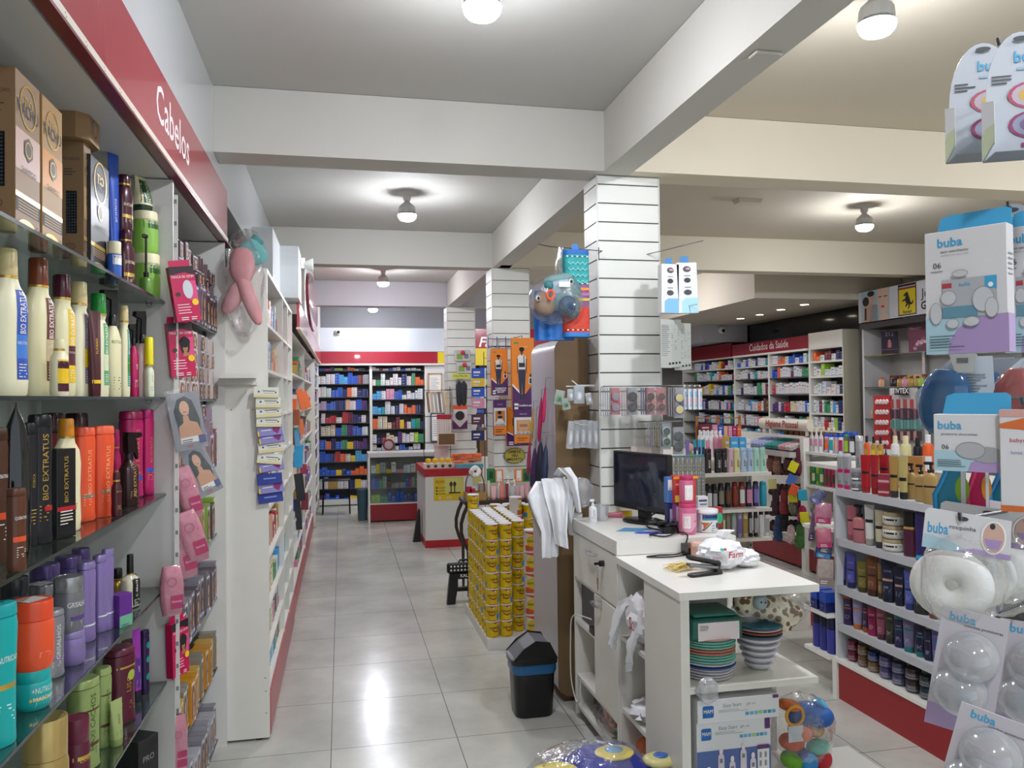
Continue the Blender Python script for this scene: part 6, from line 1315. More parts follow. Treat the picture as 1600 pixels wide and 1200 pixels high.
# waste bin
t=thing('waste_bin','black swing lid waste bin with blue liner standing before the display stand','bin',(.965,4.13,0));b=MB()
def rr_ring(w,d,z,r=.05,n=6,x=0):
    out=[]
    for cx,cy,a0 in((w/2-r,-d/2+r,-90),(w/2-r,d/2-r,0),(-w/2+r,d/2-r,90),(-w/2+r,-d/2+r,180)):
        for k in range(n+1):a=rad(a0+90*k/n);out.append((x+cx+r*cos(a),cy+r*sin(a),z))
    return out
b.loft([rr_ring(.195,.165,0),rr_ring(.2,.17,.005),rr_ring(.225,.195,.28)],M('#0e0f11',.35));b.build('bin_body',t,ang=30)
b=MB();b.loft([rr_ring(.228,.198,.225),rr_ring(.236,.206,.24),rr_ring(.232,.202,.262),rr_ring(.238,.208,.283)],M('#1c5f92',.3,bump=.4,nscale=20));b.build('liner_edge',t,ang=30)
b=MB();b.loft([rr_ring(.245,.215,.275),rr_ring(.245,.215,.3),rr_ring(.19,.17,.318,x=.01),rr_ring(.12,.12,.345,x=.03)],M('#111214',.3));b.build('lid',t,ang=30)
b=MB()
for yy in(-.1,.092):
    b=MB();b.prism([(-.118,.3),(-.06,.36),(.0,.396),(.075,.385),(.118,.30)],yy,yy+.008,M('#111214',.3));b.build('lid_cheek',t,sm=0)
b=MB();b.prism([(-.112,.303),(-.055,.355),(.0,.39),(.072,.378),(.112,.31),(.1,.30),(.06,.36),(0,.37),(-.1,.298)],-.09,.09,M('#6d6f74',.35));o=b.build('swing_flap',t,sm=0);o['label']='grey swing flap'
# umbrellas hung beside the display stand
for i,(x,y0,y1,c,r)in enumerate(((833,640,690,'#c9a04a',.016),(838,650,720,'#b8a8b0',.015),(846,622,690,'#b01c56',.018),(852,605,660,'#c0265e',.016),(836,700,762,'#4a2a5c',.03),(845,690,765,'#1f1c34',.035),(853,695,762,'#24304a',.03),(828,690,740,'#a83a5c',.018))):
    p=onx(x,y0,1.10-.004*i);L0=p.z-onx(x,y1,1.10).z;t=thing('umbrella',('mustard','pale','crimson','bright pink','violet dotted','black dotted','navy dotted','rose')[i]+' folded umbrella hanging left of the white display stand','umbrella',p,rot=(0,rad(4),0))
    b=MB();b.lathe([(.004,0),(r*.4,-.03),(r*.7,-L0*.5),(r*.6,-L0*.9),(.004,-L0)],M(c,.6,var=.3 if i>3 else .05,nscale=60),12);b.build('canopy',t);b=MB();b.tube([(0,0,0),(0,0,.05),(.06,0,.055)],.0025,CHROME,6);b.build('shaft',t)
# ---------------------------------------------------------------- goods hung on the near column
clearp=M('#f4f6f8',.12,kind='clearplastic',bump=.4,nscale=30)
def rod(lab,p0,p1,name='hook_rod',r=.003):b=MB();b.tube([p0,p1],r,CHROME,6);return tag(b.build(name),lab,'hook')
zb=1.697
t=thing('rail_rod','horizontal chrome rail of hooks around the near column','rail',(1.56,3.93,zb));b=MB();b.tube([(-.25,0,0),(.28,0,0)],.004,CHROME,6);b.tube([(-.22,0,0),(-.22,.11,0)],.004,CHROME,6);b.tube([(.09,0,0),(.09,.11,0)],.004,CHROME,6);b.build('rail',t)
def glasses_pack(lab,x,y0,y1,w,c,lens,Y,yaw=0,grp=None,frame=None):
    p=ony(x,y0,Y);h=p.z-ony(x,y1,Y).z;t=thing('sunglasses_pack',lab,'package',(p.x,Y,p.z),yaw,grp);b=MB();b.box(-w/2,w/2,-.001,.001,-h,0,M(('#a8636a' if c[1]in 'ab' else '#8f9096'),.3));b.build('backing_card',t,sm=0)
    b=MB()
    for s in(-.33,-.72):
        b.T=MT((0,-.008,h*s))@MR(PI/2,4,'X');b.lathe([(w*.46,-.003),(w*.46,.004),(w*.40,.006)],M(frame or c,.3),16);b.lathe([(w*.4,.0065),(w*.1,.009)],M(lens,.1),14)
    b.T=None;b.box(w*.1,w*.42,-.014,-.006,-h*.75,-h*.3,M(frame or c,.3));b.build('sunglasses',t);b=MB();b.box(-w*.52,w*.52,-.02,.002,-h,.004,film);b.build('clear_sleeve',t,sm=0);return t
for i,(x,c,ln,fr,w)in enumerate(((961,'#b01a30','#7d7f86','#b01a30',.05),(987,'#2a1d1a','#241713','#2a1d1a',.055),(1015,'#a8544a','#3a1c18','#b0645a',.05),(1032,'#a8544a','#4a2a22','#b0645a',.048),(1060,'#1f2c66','#d0c07a','#1f2c66',.052))):
    glasses_pack(('red framed','dark cat eye','rose round','rose round glossy','navy and cream')[i]+' sunglasses in a clear sleeve on the upper column rail',x,606,648 if i<4 else 653,w,c,ln,3.86,0,None,fr)
gap=[(938,5,'#8f8e9c',46),(971,4,'#a58f94',46),(1001,4,'#4a4470',44),(1044,4,'#8f8288',46)]
for gi,(x0,n,c,hh)in enumerate(gap):
    for k in range(n):
        p=ony(x0+k*3.4,606,3.88);t=thing('sunglasses_sleeve','clear sleeved sunglasses seen edge on, %s group on upper rail, %s'%(ORD[gi],ORD[k]),'package',(p.x,3.88,p.z),rad(72),'edge-on sleeves on the upper rail');w=.05;h=hh*3.9/F
        b=MB();b.box(-w/2,w/2,-.004,.0,-h,0,M(c,.3));b.build('sunglasses',t,sm=0);b=MB();b.box(-w*.55,w*.55,-.006,.002,-h*1.03,.003,film);b.build('clear_sleeve',t,sm=0)
for i,x in enumerate((1071,1079,1087,1095)):
    p=ony(x,605,3.86+.0*i);t=thing('hair_comb_pack','rounded white pack with blue and pink print, %s from left at the rail end'%ORD[i],'package',(p.x,3.87,p.z),rad(35));h=.115;b=MB();b.loft([rr_ring(.03,.012,z,.005,3)for z in(-h,-h+.01,-.02,-.008)],M('#d3d6da',.25));b.build('pack',t);P=Print(flat(-.006));P.rect(-.008,.008,-h*.45,-h*.2,M('#7fb4d8',.4));P.rect(-.008,.008,-h*.7,-h*.5,M('#d8a0b0',.4));P.rect(-.008,.008,-h*.88,-h*.75,M('#7fb4d8',.4));P.mb.build('printed_label',t,sm=0);b=MB();b.tube([(.006*cos(a),0,.002+.009*sin(a))for a in[PI*i/8 for i in range(9)]],.0015,WHITE,5);b.build('hook_loop',t)
zb2=1.512
t=thing('rail_rod','short chrome rail below the upper rail at the column edge','rail',(1.65,3.96,zb2));b=MB();b.tube([(-.14,0,0),(.10,0,0)],.004,CHROME,6);b.tube([(-.02,0,0),(-.02,.08,0)],.004,CHROME,6);b.build('rail',t)
glasses_pack('green lensed sunglasses in a clear sleeve on the lower column rail',1040,660,702,.05,'#3a4a40','#1c3a2c',3.9,0,None,'#a9b8ac')
glasses_pack('dark sunglasses in a clear sleeve, last on the lower column rail',1059,668,710,.055,'#20302c','#16221f',3.9,0,None,'#20302c')
for k in range(6):
    p=ony(1012+k*3.6,660,3.92);t=thing('sunglasses_sleeve','clear sleeved sunglasses seen edge on, lower rail, %s from left'%ORD[k],'package',(p.x,3.92,p.z),rad(72),'edge-on sleeves on the lower rail');b=MB();b.box(-.025,.025,-.004,.0,-.125,0,M(('#8b8c92','#6d6e78','#8c8a86','#7a7866','#8a7a3c','#7c7d84')[k],.3));b.build('sunglasses',t,sm=0);b=MB();b.box(-.028,.028,-.006,.002,-.13,.003,film);b.build('clear_sleeve',t,sm=0)
tag(MB().box(-.09,.09,-.001,0,-.045,.02,M('#cfc3bb',.6)).build('paper_note',loc=ony(1011,704,4.0),rot=(0,rad(4),0),sm=0),'pale paper note on the column behind the monitor','note')
# left side of the column: small hook racks
t=thing('hook_rod','pair of white hooks reaching left from the near column','hook',(1.32,4.1,1.70));b=MB();b.tube([(-.17,-.04,.0),(0,0,0)],.003,WHITE,6);b.tube([(-.14,-.05,.03),(-.11,-.05,.005),(0,0,.005)],.003,WHITE,6);b.tube([(-.13,-.06,-.19),(-.08,-.05,-.205),(0,0,-.205)],.003,WHITE,6);b.build('hooks',t)
def blister(lab,x,y,Y,w,h,c,c2,roll=0,blob_=True,yaw=0):
    p=ony(x,y,Y);t=thing('blister_pack',lab,'package',p,rot=(0,rad(roll),yaw));b=MB();b.box(-w/2,w/2,-.001,.001,-h,0,M(c,.4));b.build('card',t,sm=0)
    b=MB();blob(b,(0,-.01,-h*.62),(w*.33,.012,h*.27),M(c2,.35));b.build('product',t)
    b=MB();b.loft([[(x2,y2,z2)for x2,y2,z2 in rr_ring(w*s,.012,0,.004,2)]for s in(1,)]*1+[[(x2*1,y2,z2-h)for x2,y2,z2 in rr_ring(w,.012,0,.004,2)]],clearp);o=b.build('blister',t);o.location=(0,-.014,0)
    return t
for i,a in enumerate(((875,610,.05,.075,'#5d8a3a','#3a7a34',12),(882,622,.045,.06,'#6a9a44','#2c6a38',-8),(891,608,.03,.06,'#d8dada','#e4e6e6',0),(904,602,.055,.095,'#b9c6c9','#dde0e2',0),(918,614,.03,.06,'#d6d8d8','#e2e4e4',-10))):
    blister('%s blister pack on the upper white hooks left of the column'%('green foil','small green','white','large pale blue and white','small white')[i],a[0],a[1],4.08-.01*i,a[2],a[3],a[4],a[5],a[6])
for i in range(5):
    blister('pacifier card on the lower white hook, %s from left'%ORD[i],893+i*9,656+abs(2-i),4.07,.036,.145,'#b9b2aa','#d8dada',6-2*i)
# top: toy bag, blue and red fabric organiser
t=thing('hook_rod','long thin wire hook reaching left from the top of the column','hook',(1.33,4.06,2.40));b=MB();b.tube([(-.36,-.16,.01),(-.3,-.16,0),(.0,-.08,0),(.0,-.02,0)],.0025,DARKGREY,6);b.tube([(0,-.02,.03),(0,-.02,-.04)],.004,DARKGREY,6);b.build('wire',t)
t=thing('fabric_organiser','hanging baby quilt roll, teal, striped and red panels on blue','fabric',ony(898,392,3.88));hh=t.location.z-ony(898,527,3.88).z;b=MB();w,d=.135,.09
def orr(z0,z1,m):b.loft([rr_ring(w,d,z0,.035),rr_ring(w*1.02,d*1.02,(z0+z1)/2,.035),rr_ring(w,d,z1,.035)],m)
orr(-hh,-hh*.95,M('#2a78c2',.6));orr(-hh*.95,-hh*.66,M('#c8402e',.7,var=.2,nscale=90));orr(-hh*.66,-hh*.4,M('#8a5a86',.7));orr(-hh*.4,-hh*.06,M('#2f9c9e',.7,var=.15,nscale=40));orr(-hh*.06,.0,M('#1f66b4',.6));b.build('quilt',t,ang=40)
P=Print(lambda x,z,o:(x,-d/2*1.02-.001-o,z))
for k,c in enumerate(('#e08a2a','#a06a9a','#c9b84a')):P.rect(-w*.4,w*.45,-hh*(.47+.06*k),-hh*(.44+.06*k),M(c,.6))
for z in(-.93,-.40,-.09):
    for k in range(9):P.rect(-w*.42+k*w*.095,-w*.37+k*w*.095,hh*z,hh*z+.006,BLACK if k%2 else WHITE)
for r in range(4):
    zz=-hh*(.14+.07*r)
    for k in range(4):x0=-w*.36+k*w*.18;P.poly([(x0,zz),(x0+w*.09,zz-.012),(x0+w*.18,zz),(x0+w*.18,zz-.006),(x0+w*.09,zz-.018),(x0,zz-.006)],M('#7cc9c6',.6))
P.mb.build('stripes',t,sm=0);b=MB();b.prism([(-.02,0),(.02,0),(.014,.035),(-.008,.035)],-.004,.004,M('#2a78c2',.5));b.build('hang_tab',t,sm=0)
t=thing('blue_case','shiny blue fabric case hanging under the clear toy bag','bag',ony(866,455,3.93));hh=t.location.z-ony(866,532,3.93).z;b=MB();rings=[]
for z in(-hh,-hh*.6,-hh*.2,0):rings.append([(.1*cos(a)*(1+.06*sin(9*a)),.05*sin(a)*(1+.1*sin(9*a)),z)for a in[2*PI*i/54 for i in range(54)]])
b.loft(rings,M('#1f6cc0',.3));b.build('case',t,ang=30)
t=thing('toy_bag','clear bag with a soft sea animal toy and orange ring hanging left of the column','bag',ony(868,470,3.82));k=3.82/F
def tb(n,x,y,r,c,rot=0,d=.04,dy=0):b=MB();blob(b,((x-868)*k,dy,-(y-470)*k),(r[0]*k,d,r[1]*k),M(c,.6),rot=rot);return b.build(n,t)
tb('toy_head',850,474,(18,20),'#8d7258',.1);tb('toy_body',880,458,(34,24),'#587c80',-.5,.045,.01);tb('toy_back',872,448,(28,14),'#9fb4c2',-.3,.05,.0);tb('toy_tail',896,480,(12,20),'#46686c',0,.04,.0);tb('toy_fin',886,478,(16,16),'#24405e',0,.045,-.015);tb('toy_ear',853,447,(8,7),'#2f7478',0,.02,-.045);tb('toy_ruffle',872,436,(26,9),'#6f9090',-.2,.03,-.01)
b=MB();b.tube([((855-868)*k+.017*cos(a),-.055,-(463-470)*k+.022*sin(a))for a in[2*PI*i/16 for i in range(17)]],.007,M('#d2512c',.5),8);b.build('orange_ring',t)
for(x,y)in((836,468),(891,440)):b=MB();blob(b,((x-868)*k,-.045,-(y-470)*k),(.007,.005,.009),BLACK);blob(b,((x-868)*k,-.04,-(y-470)*k),(.011,.006,.013),WHITE);b.build('toy_eye',t)
crumple((0,0,.0),(.135,.065,.115),41,film,26,14,.07,t,'clear_bag');ribbon(t,[((873-868)*k,-.02,.09),((872-868)*k,-.02,.16),((876-868)*k,-.02,.26)],[.05,.03,.02],film,dirv=(1,0,0),name='bag_neck')
b=MB();b.box(-.0,.055,-.07,-.068,.06,.085,WHITE);b.build('price_tag',t,sm=0)
# right side of the column: white boxes and grey packs
for i,(x0,x1,y0,y1,c)in enumerate(((1033,1059,413,489,'#7fb8e0'),(1060,1090,411,489,'#a9d6e2'))):
    a=ony(x0,y1,3.8);e=ony(x1,y0,3.8);w,h=e.x-a.x,e.z-a.z
    t=carton(('white baby clipper box with blue corner, left of the two beside the column','white baby clipper box with pale blue corner, right of the two')[i],w,.05,h,M('#dddfe0',.4),lambda P,w,h,c=c:[P.poly([(-w*.32,0),(w*.5,0),(w*.5,h*.3),(-w*.1,h*.3),(-w*.32,h*.24)],M(c,.4)),P.ell(0,h*.87,w*.2,h*.06,M('#4a4c50',.4)),P.rect(-w*.05,w*.15,h*.86,h*.9,M('#c79a9c',.4)),P.ell(0,h*.65,w*.17,h*.05,M('#3b3d40',.3)),P.ell(0,h*.41,w*.2,h*.055,M('#4a4c50',.3)),P.rect(-w*.15,w*.15,h*.73,h*.75,GREY),P.rect(-w*.15,w*.15,h*.5,h*.52,GREY)]);t.location=((a.x+e.x)/2,3.82,a.z);t.rotation_euler=(0,rad((1,-2)[i]),0)
    b=MB();b.box(-w*.2,w*.2,-.001,.001,h,h+.035,M('#3f7fb8',.4));b.build('hang_tab',t,sm=0)
rod('chrome hook carrying the white clipper boxes',(1.60,4.04,2.40),(1.80,3.78,2.43));rod('chrome hook carrying the grey sheet packs',(1.66,4.04,2.10),(1.74,3.74,2.10))
for i in range(7):
    x=1040+i*5.2;p=ony(x,499 if i<4 else 505,3.80+.03*i);t=thing('sheet_pack','grey flat leaflet pack hanging under the clipper boxes, %s from front'%ORD[i],'package',p,rad(22));h=.245;w=.075
    b=MB();b.box(-w/2,w/2,-.002,.002,-h,0,M('#aeb2ae',.35),.001);b.build('card',t,sm=0);P=Print(flat(-.002));P.lines(-w*.42,w*.38,-h*.75,-h*.1,16,M('#8a9090',.5),.4);P.rect(w*.2,w*.38,-h*.93,-h*.89,INK);P.mb.build('printed_panel',t,sm=0);b=MB();blob(b,(w*.3,.012,-h*.85),(.014,.01,.018),WHITE);b.build('knob',t)
# ---------------------------------------------------------------- open shelf goods under the lower counter
zs=.619
t=thing('storage_case','dark green plastic box with white note on top of the left plates','box',(1.315,2.78,.77));b=MB();b.box(-.10,.10,-.09,.09,0,.075,M('#1f5a50',.4),.006);b.build('case',t);b=MB();b.box(-.085,.085,-.075,.075,.075,.09,M('#2a6a5c',.35),.006);b.build('lid',t);P=Print(flat(-.09));P.rect(-.075,.085,-.002,.062,M('#e0d6d6',.5));P.lines(-.068,-.03,.035,.055,4,INK,.4);P.mb.build('paper_note',t,sm=0)
cols=['#dcdcdf','#d6d0d8','#dcdcdf','#d8d4dc','#2a4c9c','#dfe0e2','#8ed6c6','#8ed6c6','#8ed6c6','#e0907c','#e0907c','#8ed6c6','#8ed6c6','#8ed6c6','#dca398']
z=zs
for i,c in enumerate(cols):
    t=thing('baby_plate','%s rimmed plate, %s from the bottom of the left stack'%({'#dcdcdf':'white','#d6d0d8':'white wrapped','#d8d4dc':'pale','#2a4c9c':'blue','#dfe0e2':'white','#8ed6c6':'mint','#e0907c':'coral','#dca398':'rose'}[c],ORD[i]),'plate',(1.315+R7.uniform(-.002,.002),2.775,z),group=None);s=1 if i>3 else .93
    b=MB();b.lathe([(.05*s,0),(.055*s,.002),(.098*s,.0085),(.1*s,.0098),(.098*s,.0099),(.05*s,.004)],M('#dfe0df',.3),32);b.build('dish',t);b=MB();b.lathe([(.0985*s,.0078),(.1008*s,.0084),(.1008*s,.0102),(.0985*s,.0104)],M(c,.35),32);b.build('rim',t);z+=.0101
for i in range(9):
    big=i<5;r=.085;hh=.024 if big else .011;c='#d9d6dc' if big else('#2f5f74','#b8604e','#c9c6cc','#2c6a80')[i-5];z=zs+(.0245*i if big else .0245*5+.0115*(i-5))
    t=thing('baby_bowl','%s, %s from the bottom of the right stack'%('white bowl wrapped in film' if big else 'shallow coloured plate',ORD[i]),'bowl',(1.535,2.80,z));rb=r*(.62+.09*min(i,4))if big else r
    b=MB();b.lathe([(rb*.6,0),(rb*.7,.002),(rb*1.0,hh*.8),(rb*1.02,hh),(rb*.97,hh*.98),(rb*.6,.005)],M('#dadade',.3),28);b.build('bowl',t);b=MB();b.lathe([(rb*1.01,hh*.7),(rb*1.03,hh*.8),(rb*1.03,hh),(rb*1.0,hh*1.01)],M(c,.35),28);b.build('rim',t)
t=thing('plush_giraffe_bag','plush giraffe toy in a clear bag behind the bowl stack','toy',(1.58,2.82,.815));gm=M('#d6cbb0',.85)
def gir():
    m=bpy.data.materials.new('giraffe_plush');m.use_nodes=True;nt=m.node_tree;b=nt.nodes['Principled BSDF'];b.inputs['Roughness'].default_value=.9;v=nt.nodes.new('ShaderNodeTexVoronoi');v.inputs['Scale'].default_value=38;tc=nt.nodes.new('ShaderNodeTexCoord');r=nt.nodes.new('ShaderNodeValToRGB');r.color_ramp.elements[0].color=lin('#6e5434');r.color_ramp.elements[1].color=lin('#ddd3ba');r.color_ramp.elements[0].position=.42;r.color_ramp.elements[1].position=.5
    nt.links.new(tc.outputs['Object'],v.inputs['Vector']);nt.links.new(v.outputs['Distance'],r.inputs[0]);nt.links.new(r.outputs[0],b.inputs['Base Color']);return m
gp=gir();b=MB();blob(b,(.02,.0,.02),(.11,.06,.055),gp,rot=.25);blob(b,(-.09,-.01,.05),(.05,.04,.05),gp);blob(b,(.09,-.03,-.01),(.035,.03,.045),gp,rot=.8);blob(b,(.04,-.045,-.02),(.03,.025,.05),gp,rot=-.6);b.build('plush_body',t)
b=MB();blob(b,(-.055,-.055,.055),(.028,.022,.026),M('#9fb0b2',.6));b.build('muzzle',t);b=MB();blob(b,(-.062,-.078,.062),(.003,.003,.003),BLACK);blob(b,(-.046,-.078,.06),(.003,.003,.003),BLACK);b.build('nostrils',t)
crumple((.02,0,.02),(.15,.08,.075),51,film,24,12,.1,t,'clear_bag')
tag(crumple((0,0,.03),(.04,.03,.045),52,M('#e9e9ec',.3,kind='clearplastic',bump=.5,nscale=30),name='clear_bag_scrap'),'small crumpled clear bag hanging over the left shelf corner','bag').location=(1.245,2.63,.585)
# bottle gift boxes
def mam(P,w,h,low=False):
    bl=M('#1564b4',.35)
    zt=h*(.84 if low else .5)
    if low:P.rect(-w*.5,w*.5,0,h*.6,M('#5168a4',.4))
    P.poly([(-w*.44,zt-.022),(-w*.44,zt+.016),(-w*.425,zt+.02),(-w*.32,zt+.02),(-w*.305,zt+.016),(-w*.305,zt-.018),(-w*.32,zt-.022)],bl);P.text('MAM',-w*.372,zt,.018,WHITE,bold=.02,wmax=w*.11)
    P.text('Easy Start',-w*.08,zt+.016,.018,M('#8a8c90',.4),wmax=w*.28);P.text('gift set',w*.15,zt+.016,.013,M('#9a9ca0',.4));P.lines(-w*.25,w*.2,zt-.006,zt+.006,2,M('#a9abae',.4),.3)
    for k in range(7):P.rect(w*(.08+.055*k),w*(.122+.055*k),zt-.024,zt-.013,M(('#4aa0c8','#5fb0d0','#6ab8d8','#9cc86a','#4aa0c8','#3f90c0','#5fb0d0')[k],.4))
    P.rect(w*.42,w*.49,h*.84,h*.99,M('#5a2a6a',.4))
    if low:
        for k,(x,hh)in enumerate(((-.18,.5),(-.03,.38),(.12,.54),(.25,.4))):
            P.poly([(w*(x-.045),h*.06),(w*(x+.045),h*.06),(w*(x+.04),h*hh),(w*(x+.03),h*(hh+.04)),(w*(x-.03),h*(hh+.04)),(w*(x-.04),h*hh)],M('#d6ccd6',.4));P.ell(w*x,h*(hh+.08),w*.025,h*.045,M('#e4dce2',.4));P.rect(w*(x-.04),w*(x+.04),h*.06,h*.12,M('#c9a0b4',.4));P.rect(w*(x-.02),w*(x+.02),h*(hh-.08),h*(hh-.02),M('#7a7c90',.4))
        P.ell(-w*.35,h*.32,w*.04,h*.07,WHITE);P.rect(w*.31,w*.47,h*.1,h*.62,M('#dcdcdf',.4));P.rect(w*.31,w*.47,h*.56,h*.62,M('#5a2a6a',.4));P.lines(w*.32,w*.46,h*.12,h*.25,4,GREY,.3)
        for k in range(4):P.rect(w*(.335+.07*(k%2)),w*(.365+.07*(k%2)),h*(.32+.12*(k//2)),h*(.4+.12*(k//2)),GREY)
zq=.238
t=carton('larger white and blue bottle gift box at the bottom of the stack',.285,.24,.25,M('#dcdde0',.4),lambda P,w,h:mam(P,w,h,True),name='bottle_gift_box');t.location=(1.36,2.785,zq)
t=carton('flatter white gift box lying on the larger bottle gift box',.315,.24,.082,M('#dfe0e2',.4),mam,name='bottle_gift_box',top=lambda P,w,d:[P.rect(w*.02,w*.12,d*.25,d*.45,M('#3a2a70',.4)),P.lines(-w*.3,-w*.05,d*.2,d*.7,3,GREY,.3)]);t.location=(1.375,2.775,zq+.2515)
# clear bag of bright soft toys
t=thing('soft_toys_bag','clear bag of bright soft baby toys right of the gift boxes','bag',(1.70,2.80,.24));R8=random.Random(12)
for i,(x,z,rx,rz_,c,nm)in enumerate(((-.06,.24,.045,.02,'#c8642e','orange_arm'),(.0,.2,.06,.04,'#1b4f96','blue_body'),(.06,.19,.05,.035,'#1f5aa8','blue_body'),(-.02,.14,.05,.03,'#d06a44','orange_toy'),(.05,.14,.035,.03,'#b98a50','tan_toy'),(-.05,.10,.05,.03,'#c8502a','orange_toy'),(.05,.08,.045,.025,'#4fb0a0','mint_toy'),(-.06,.04,.045,.03,'#6aa82c','green_toy'),(.0,.035,.045,.035,'#2a8ac8','sky_toy'),(.06,.035,.04,.035,'#b01c2c','red_toy'),(-.02,.06,.03,.02,'#1c2f8c','navy_toy'),(.08,.22,.02,.03,'#4aa8dc','sky_flag'))):
    b=MB();blob(b,(x,R8.uniform(-.05,-.01),z),(rx,.04,rz_),M(c,.6,var=.1,nscale=50),rot=R8.uniform(-.6,.6));b.build(nm,t)
b=MB();b.tube([(-.06+.035*cos(a),-.07,.215+.035*sin(a))for a in[2*PI*i/16 for i in range(17)]],.006,M('#d89a2c',.5),8);b.build('yellow_ring',t)
b=MB();b.box(-.09,-.03,-.075,-.073,.12,.18,M('#c9ccd2',.3));b.build('care_card',t,sm=0)
crumple((0,-.01,.13),(.13,.09,.14),61,film,26,14,.1,t,'clear_bag',flatz=0)
tag(MB().box(-.14,.14,-.1,.1,0,.022,LAMIN2).build('low_shelf_extension',loc=(1.835,2.80,.215),sm=0),'bottom board carrying the bag of soft toys','shelf');t.location.x=1.70;t.location.z=.238
# nappy pack on the floor
t=thing('nappy_pack','blue and yellow pack of nappies in clear film on the floor by the counter','package',(.93,2.83,0));b=MB();b.loft([rr_ring(.30,.20,z,.05)for z in(0,.02)]+[rr_ring(.36,.24,.15,.07),rr_ring(.33,.22,.30,.08),rr_ring(.2,.12,.355,.05)],M('#28308c',.3));b.build('blue_pack',t,ang=30)
P=Print(lambda x,z,o:(x,-.124-o+.09*max(0,(z-.26))/.09*.8,z));P.ell(-.05,.28,.06,.05,M('#d8c266',.4));P.ell(-.05,.285,.03,.03,M('#6f9cc8',.4));P.poly([(-.17,.2),(-.02,.24),(.17,.22),(.17,.28),(.05,.25),(-.17,.26)],M('#dcd08a',.4));P.ell(.12,.24,.03,.03,M('#3a66b0',.4));P.text('8',.12,.24,.04,WHITE);P.mb.build('printed_panel',t,sm=0)
o=MB();blob(o,(-.2,-.06,.27),(.12,.1,.075),M('#d8c86a',.5));o.build('yellow_pack',t)
for q,r_,c in(((.03,-.02,.352),(.075,.06,.012),'#d9c566'),((.03,-.02,.362),(.035,.03,.01),'#7aa6cc'),((.2,-.04,.318),(.07,.05,.02),'#d8cf8c'),((.2,-.045,.336),(.028,.025,.008),'#3a66b0')):o=MB();blob(o,q,r_,M(c,.35));o.build('printed_patch',t)
crumple((-.06,0,.2),(.26,.16,.19),71,film,28,14,.1,t,'clear_wrap',flatz=.0)
# ================================================================ right side: soffit, dark wall, health care shelves, perfumery
def shell(*a):struct(*a,sm=0)
shell(MB().box(4.31,6.09,7.83,13.0,2.67,CEIL-.003,M('#cdc3b2',.7)),'trim_18','dropped ceiling box over the health care shelves')
shell(MB().box(3.9,4.31,10.6,13.0,2.62,CEIL-.003,M('#c4c1c6',.7)),'trim_19','second dropped ceiling box behind')
shell(MB().box(5.92,6.09,7.86,12.9,.0,2.67,M('#17171b',.12,coat=.3)),'wall_right.001','glossy black wall behind the health care shelves')
shell(MB().box(5.58,6.09,7.82,7.86,0,2.72,M('#2a2826',.5)),'trim_20','dark edge between perfumery and health care shelves')
for i,(x,y)in enumerate(((1157,497),(1187,491),(1220,483),(1257,475))):
    p=onz(x,y,2.67);t=thing('downlight','small recessed downlight in the dropped ceiling, %s from left'%ORD[i],'light',(p.x,p.y,2.67));b=MB();b.lathe([(.07,0),(.07,-.006),(.05,-.008)],M('#d8d4cc',.4),20);b.build('trim_ring',t);b=MB();b.lathe([(.048,-.004),(.047,-.0085)],M('#fff2d8',.4,kind='emit',nscale=14),16);b.build('lamp',t)
# health care shelf wall
RX=5.6
t=thing('health_shelving','white wall shelving under the red Cuidados da Saúde sign','shelving',(RX+.15,10.3,0))
def ppt(n,a,m=LAMIN,l=None):return pt(t,n,a,m,l)
ppt('back_panel',(RX+.28,RX+.29,8.2,12.6,.05,2.18),M('#3a3a40',.5));DY=[8.21,8.87,9.83,10.79,12.6]
ppt('end_panel',(RX,RX+.31,8.19,8.21,0,2.38),M('#d3cbb4',.5));
for y in DY[1:]:ppt('divider',(RX,RX+.28,y-.02,y+.02,.02,2.18))
ppt('top_board',(RX,RX+.3,8.21,12.6,2.18,2.2));ppt('white_header',(RX-.01,RX,8.19,8.87,2.2,2.38));ppt('kick_board',(RX+.02,RX+.04,8.21,12.6,0,.12))
zN=[onx(1268.5,y,RX).z for y in(565,588.4,616,645,671)]+[.95,.65,.35,.14];zM=[onx(1204,y,RX).z for y in(570.6,591,616.5,643,667,690)]+[.85,.6,.35,.14]
for z in zN:ppt('shelf',(RX+.002,RX+.28,8.21,8.85,z-.02,z))
for a,c in((8.89,9.81),(9.85,10.77),(10.81,12.58)):
    for k,z in enumerate(zM):ppt('shelf',(RX+.002,RX+.28,a,c,z-.015,z),LAMIN if k==0 else M('#3a3a3e',.4))
R9=random.Random(33);hp=['white','white','white','white','blue','green','red','orange','purple','pink','teal','wine','navy','yellow','sky blue']
hseq={(1,0):['white','orange','white','blue','white','blue','teal'],(1,1):['blue','orange','white','orange','wine','white','white','green','wine'],(1,2):['red','white','white','white','white','teal','white','wine'],(1,3):['purple','purple','red','cream','yellow','blue','white'],(1,4):['wine','navy','white','lime','green','violet','yellow'],
        (0,0):['orange','green','wine','wine','red','navy','navy'],(0,1):['white','wine','lime','white','lime','cream','black','black'],(0,2):['white','white','white','orange','navy','sky blue','blue','navy','white'],(0,3):['brown','wine','green','green','white','sky blue','orange','navy','white'],(0,4):['white','white','red','cream','lime','navy','navy'],
        (2,0):['blue','blue','white','white','navy','white','teal'],(2,1):['white','white','navy','white','teal','white','white','silver'],(2,2):['navy','white','teal','white','green','teal','wine'],(2,3):['white','silver','lavender','sky blue','white','orange','black','brown','brown'],(2,4):['white','wine','white','white','pink','yellow','white']}
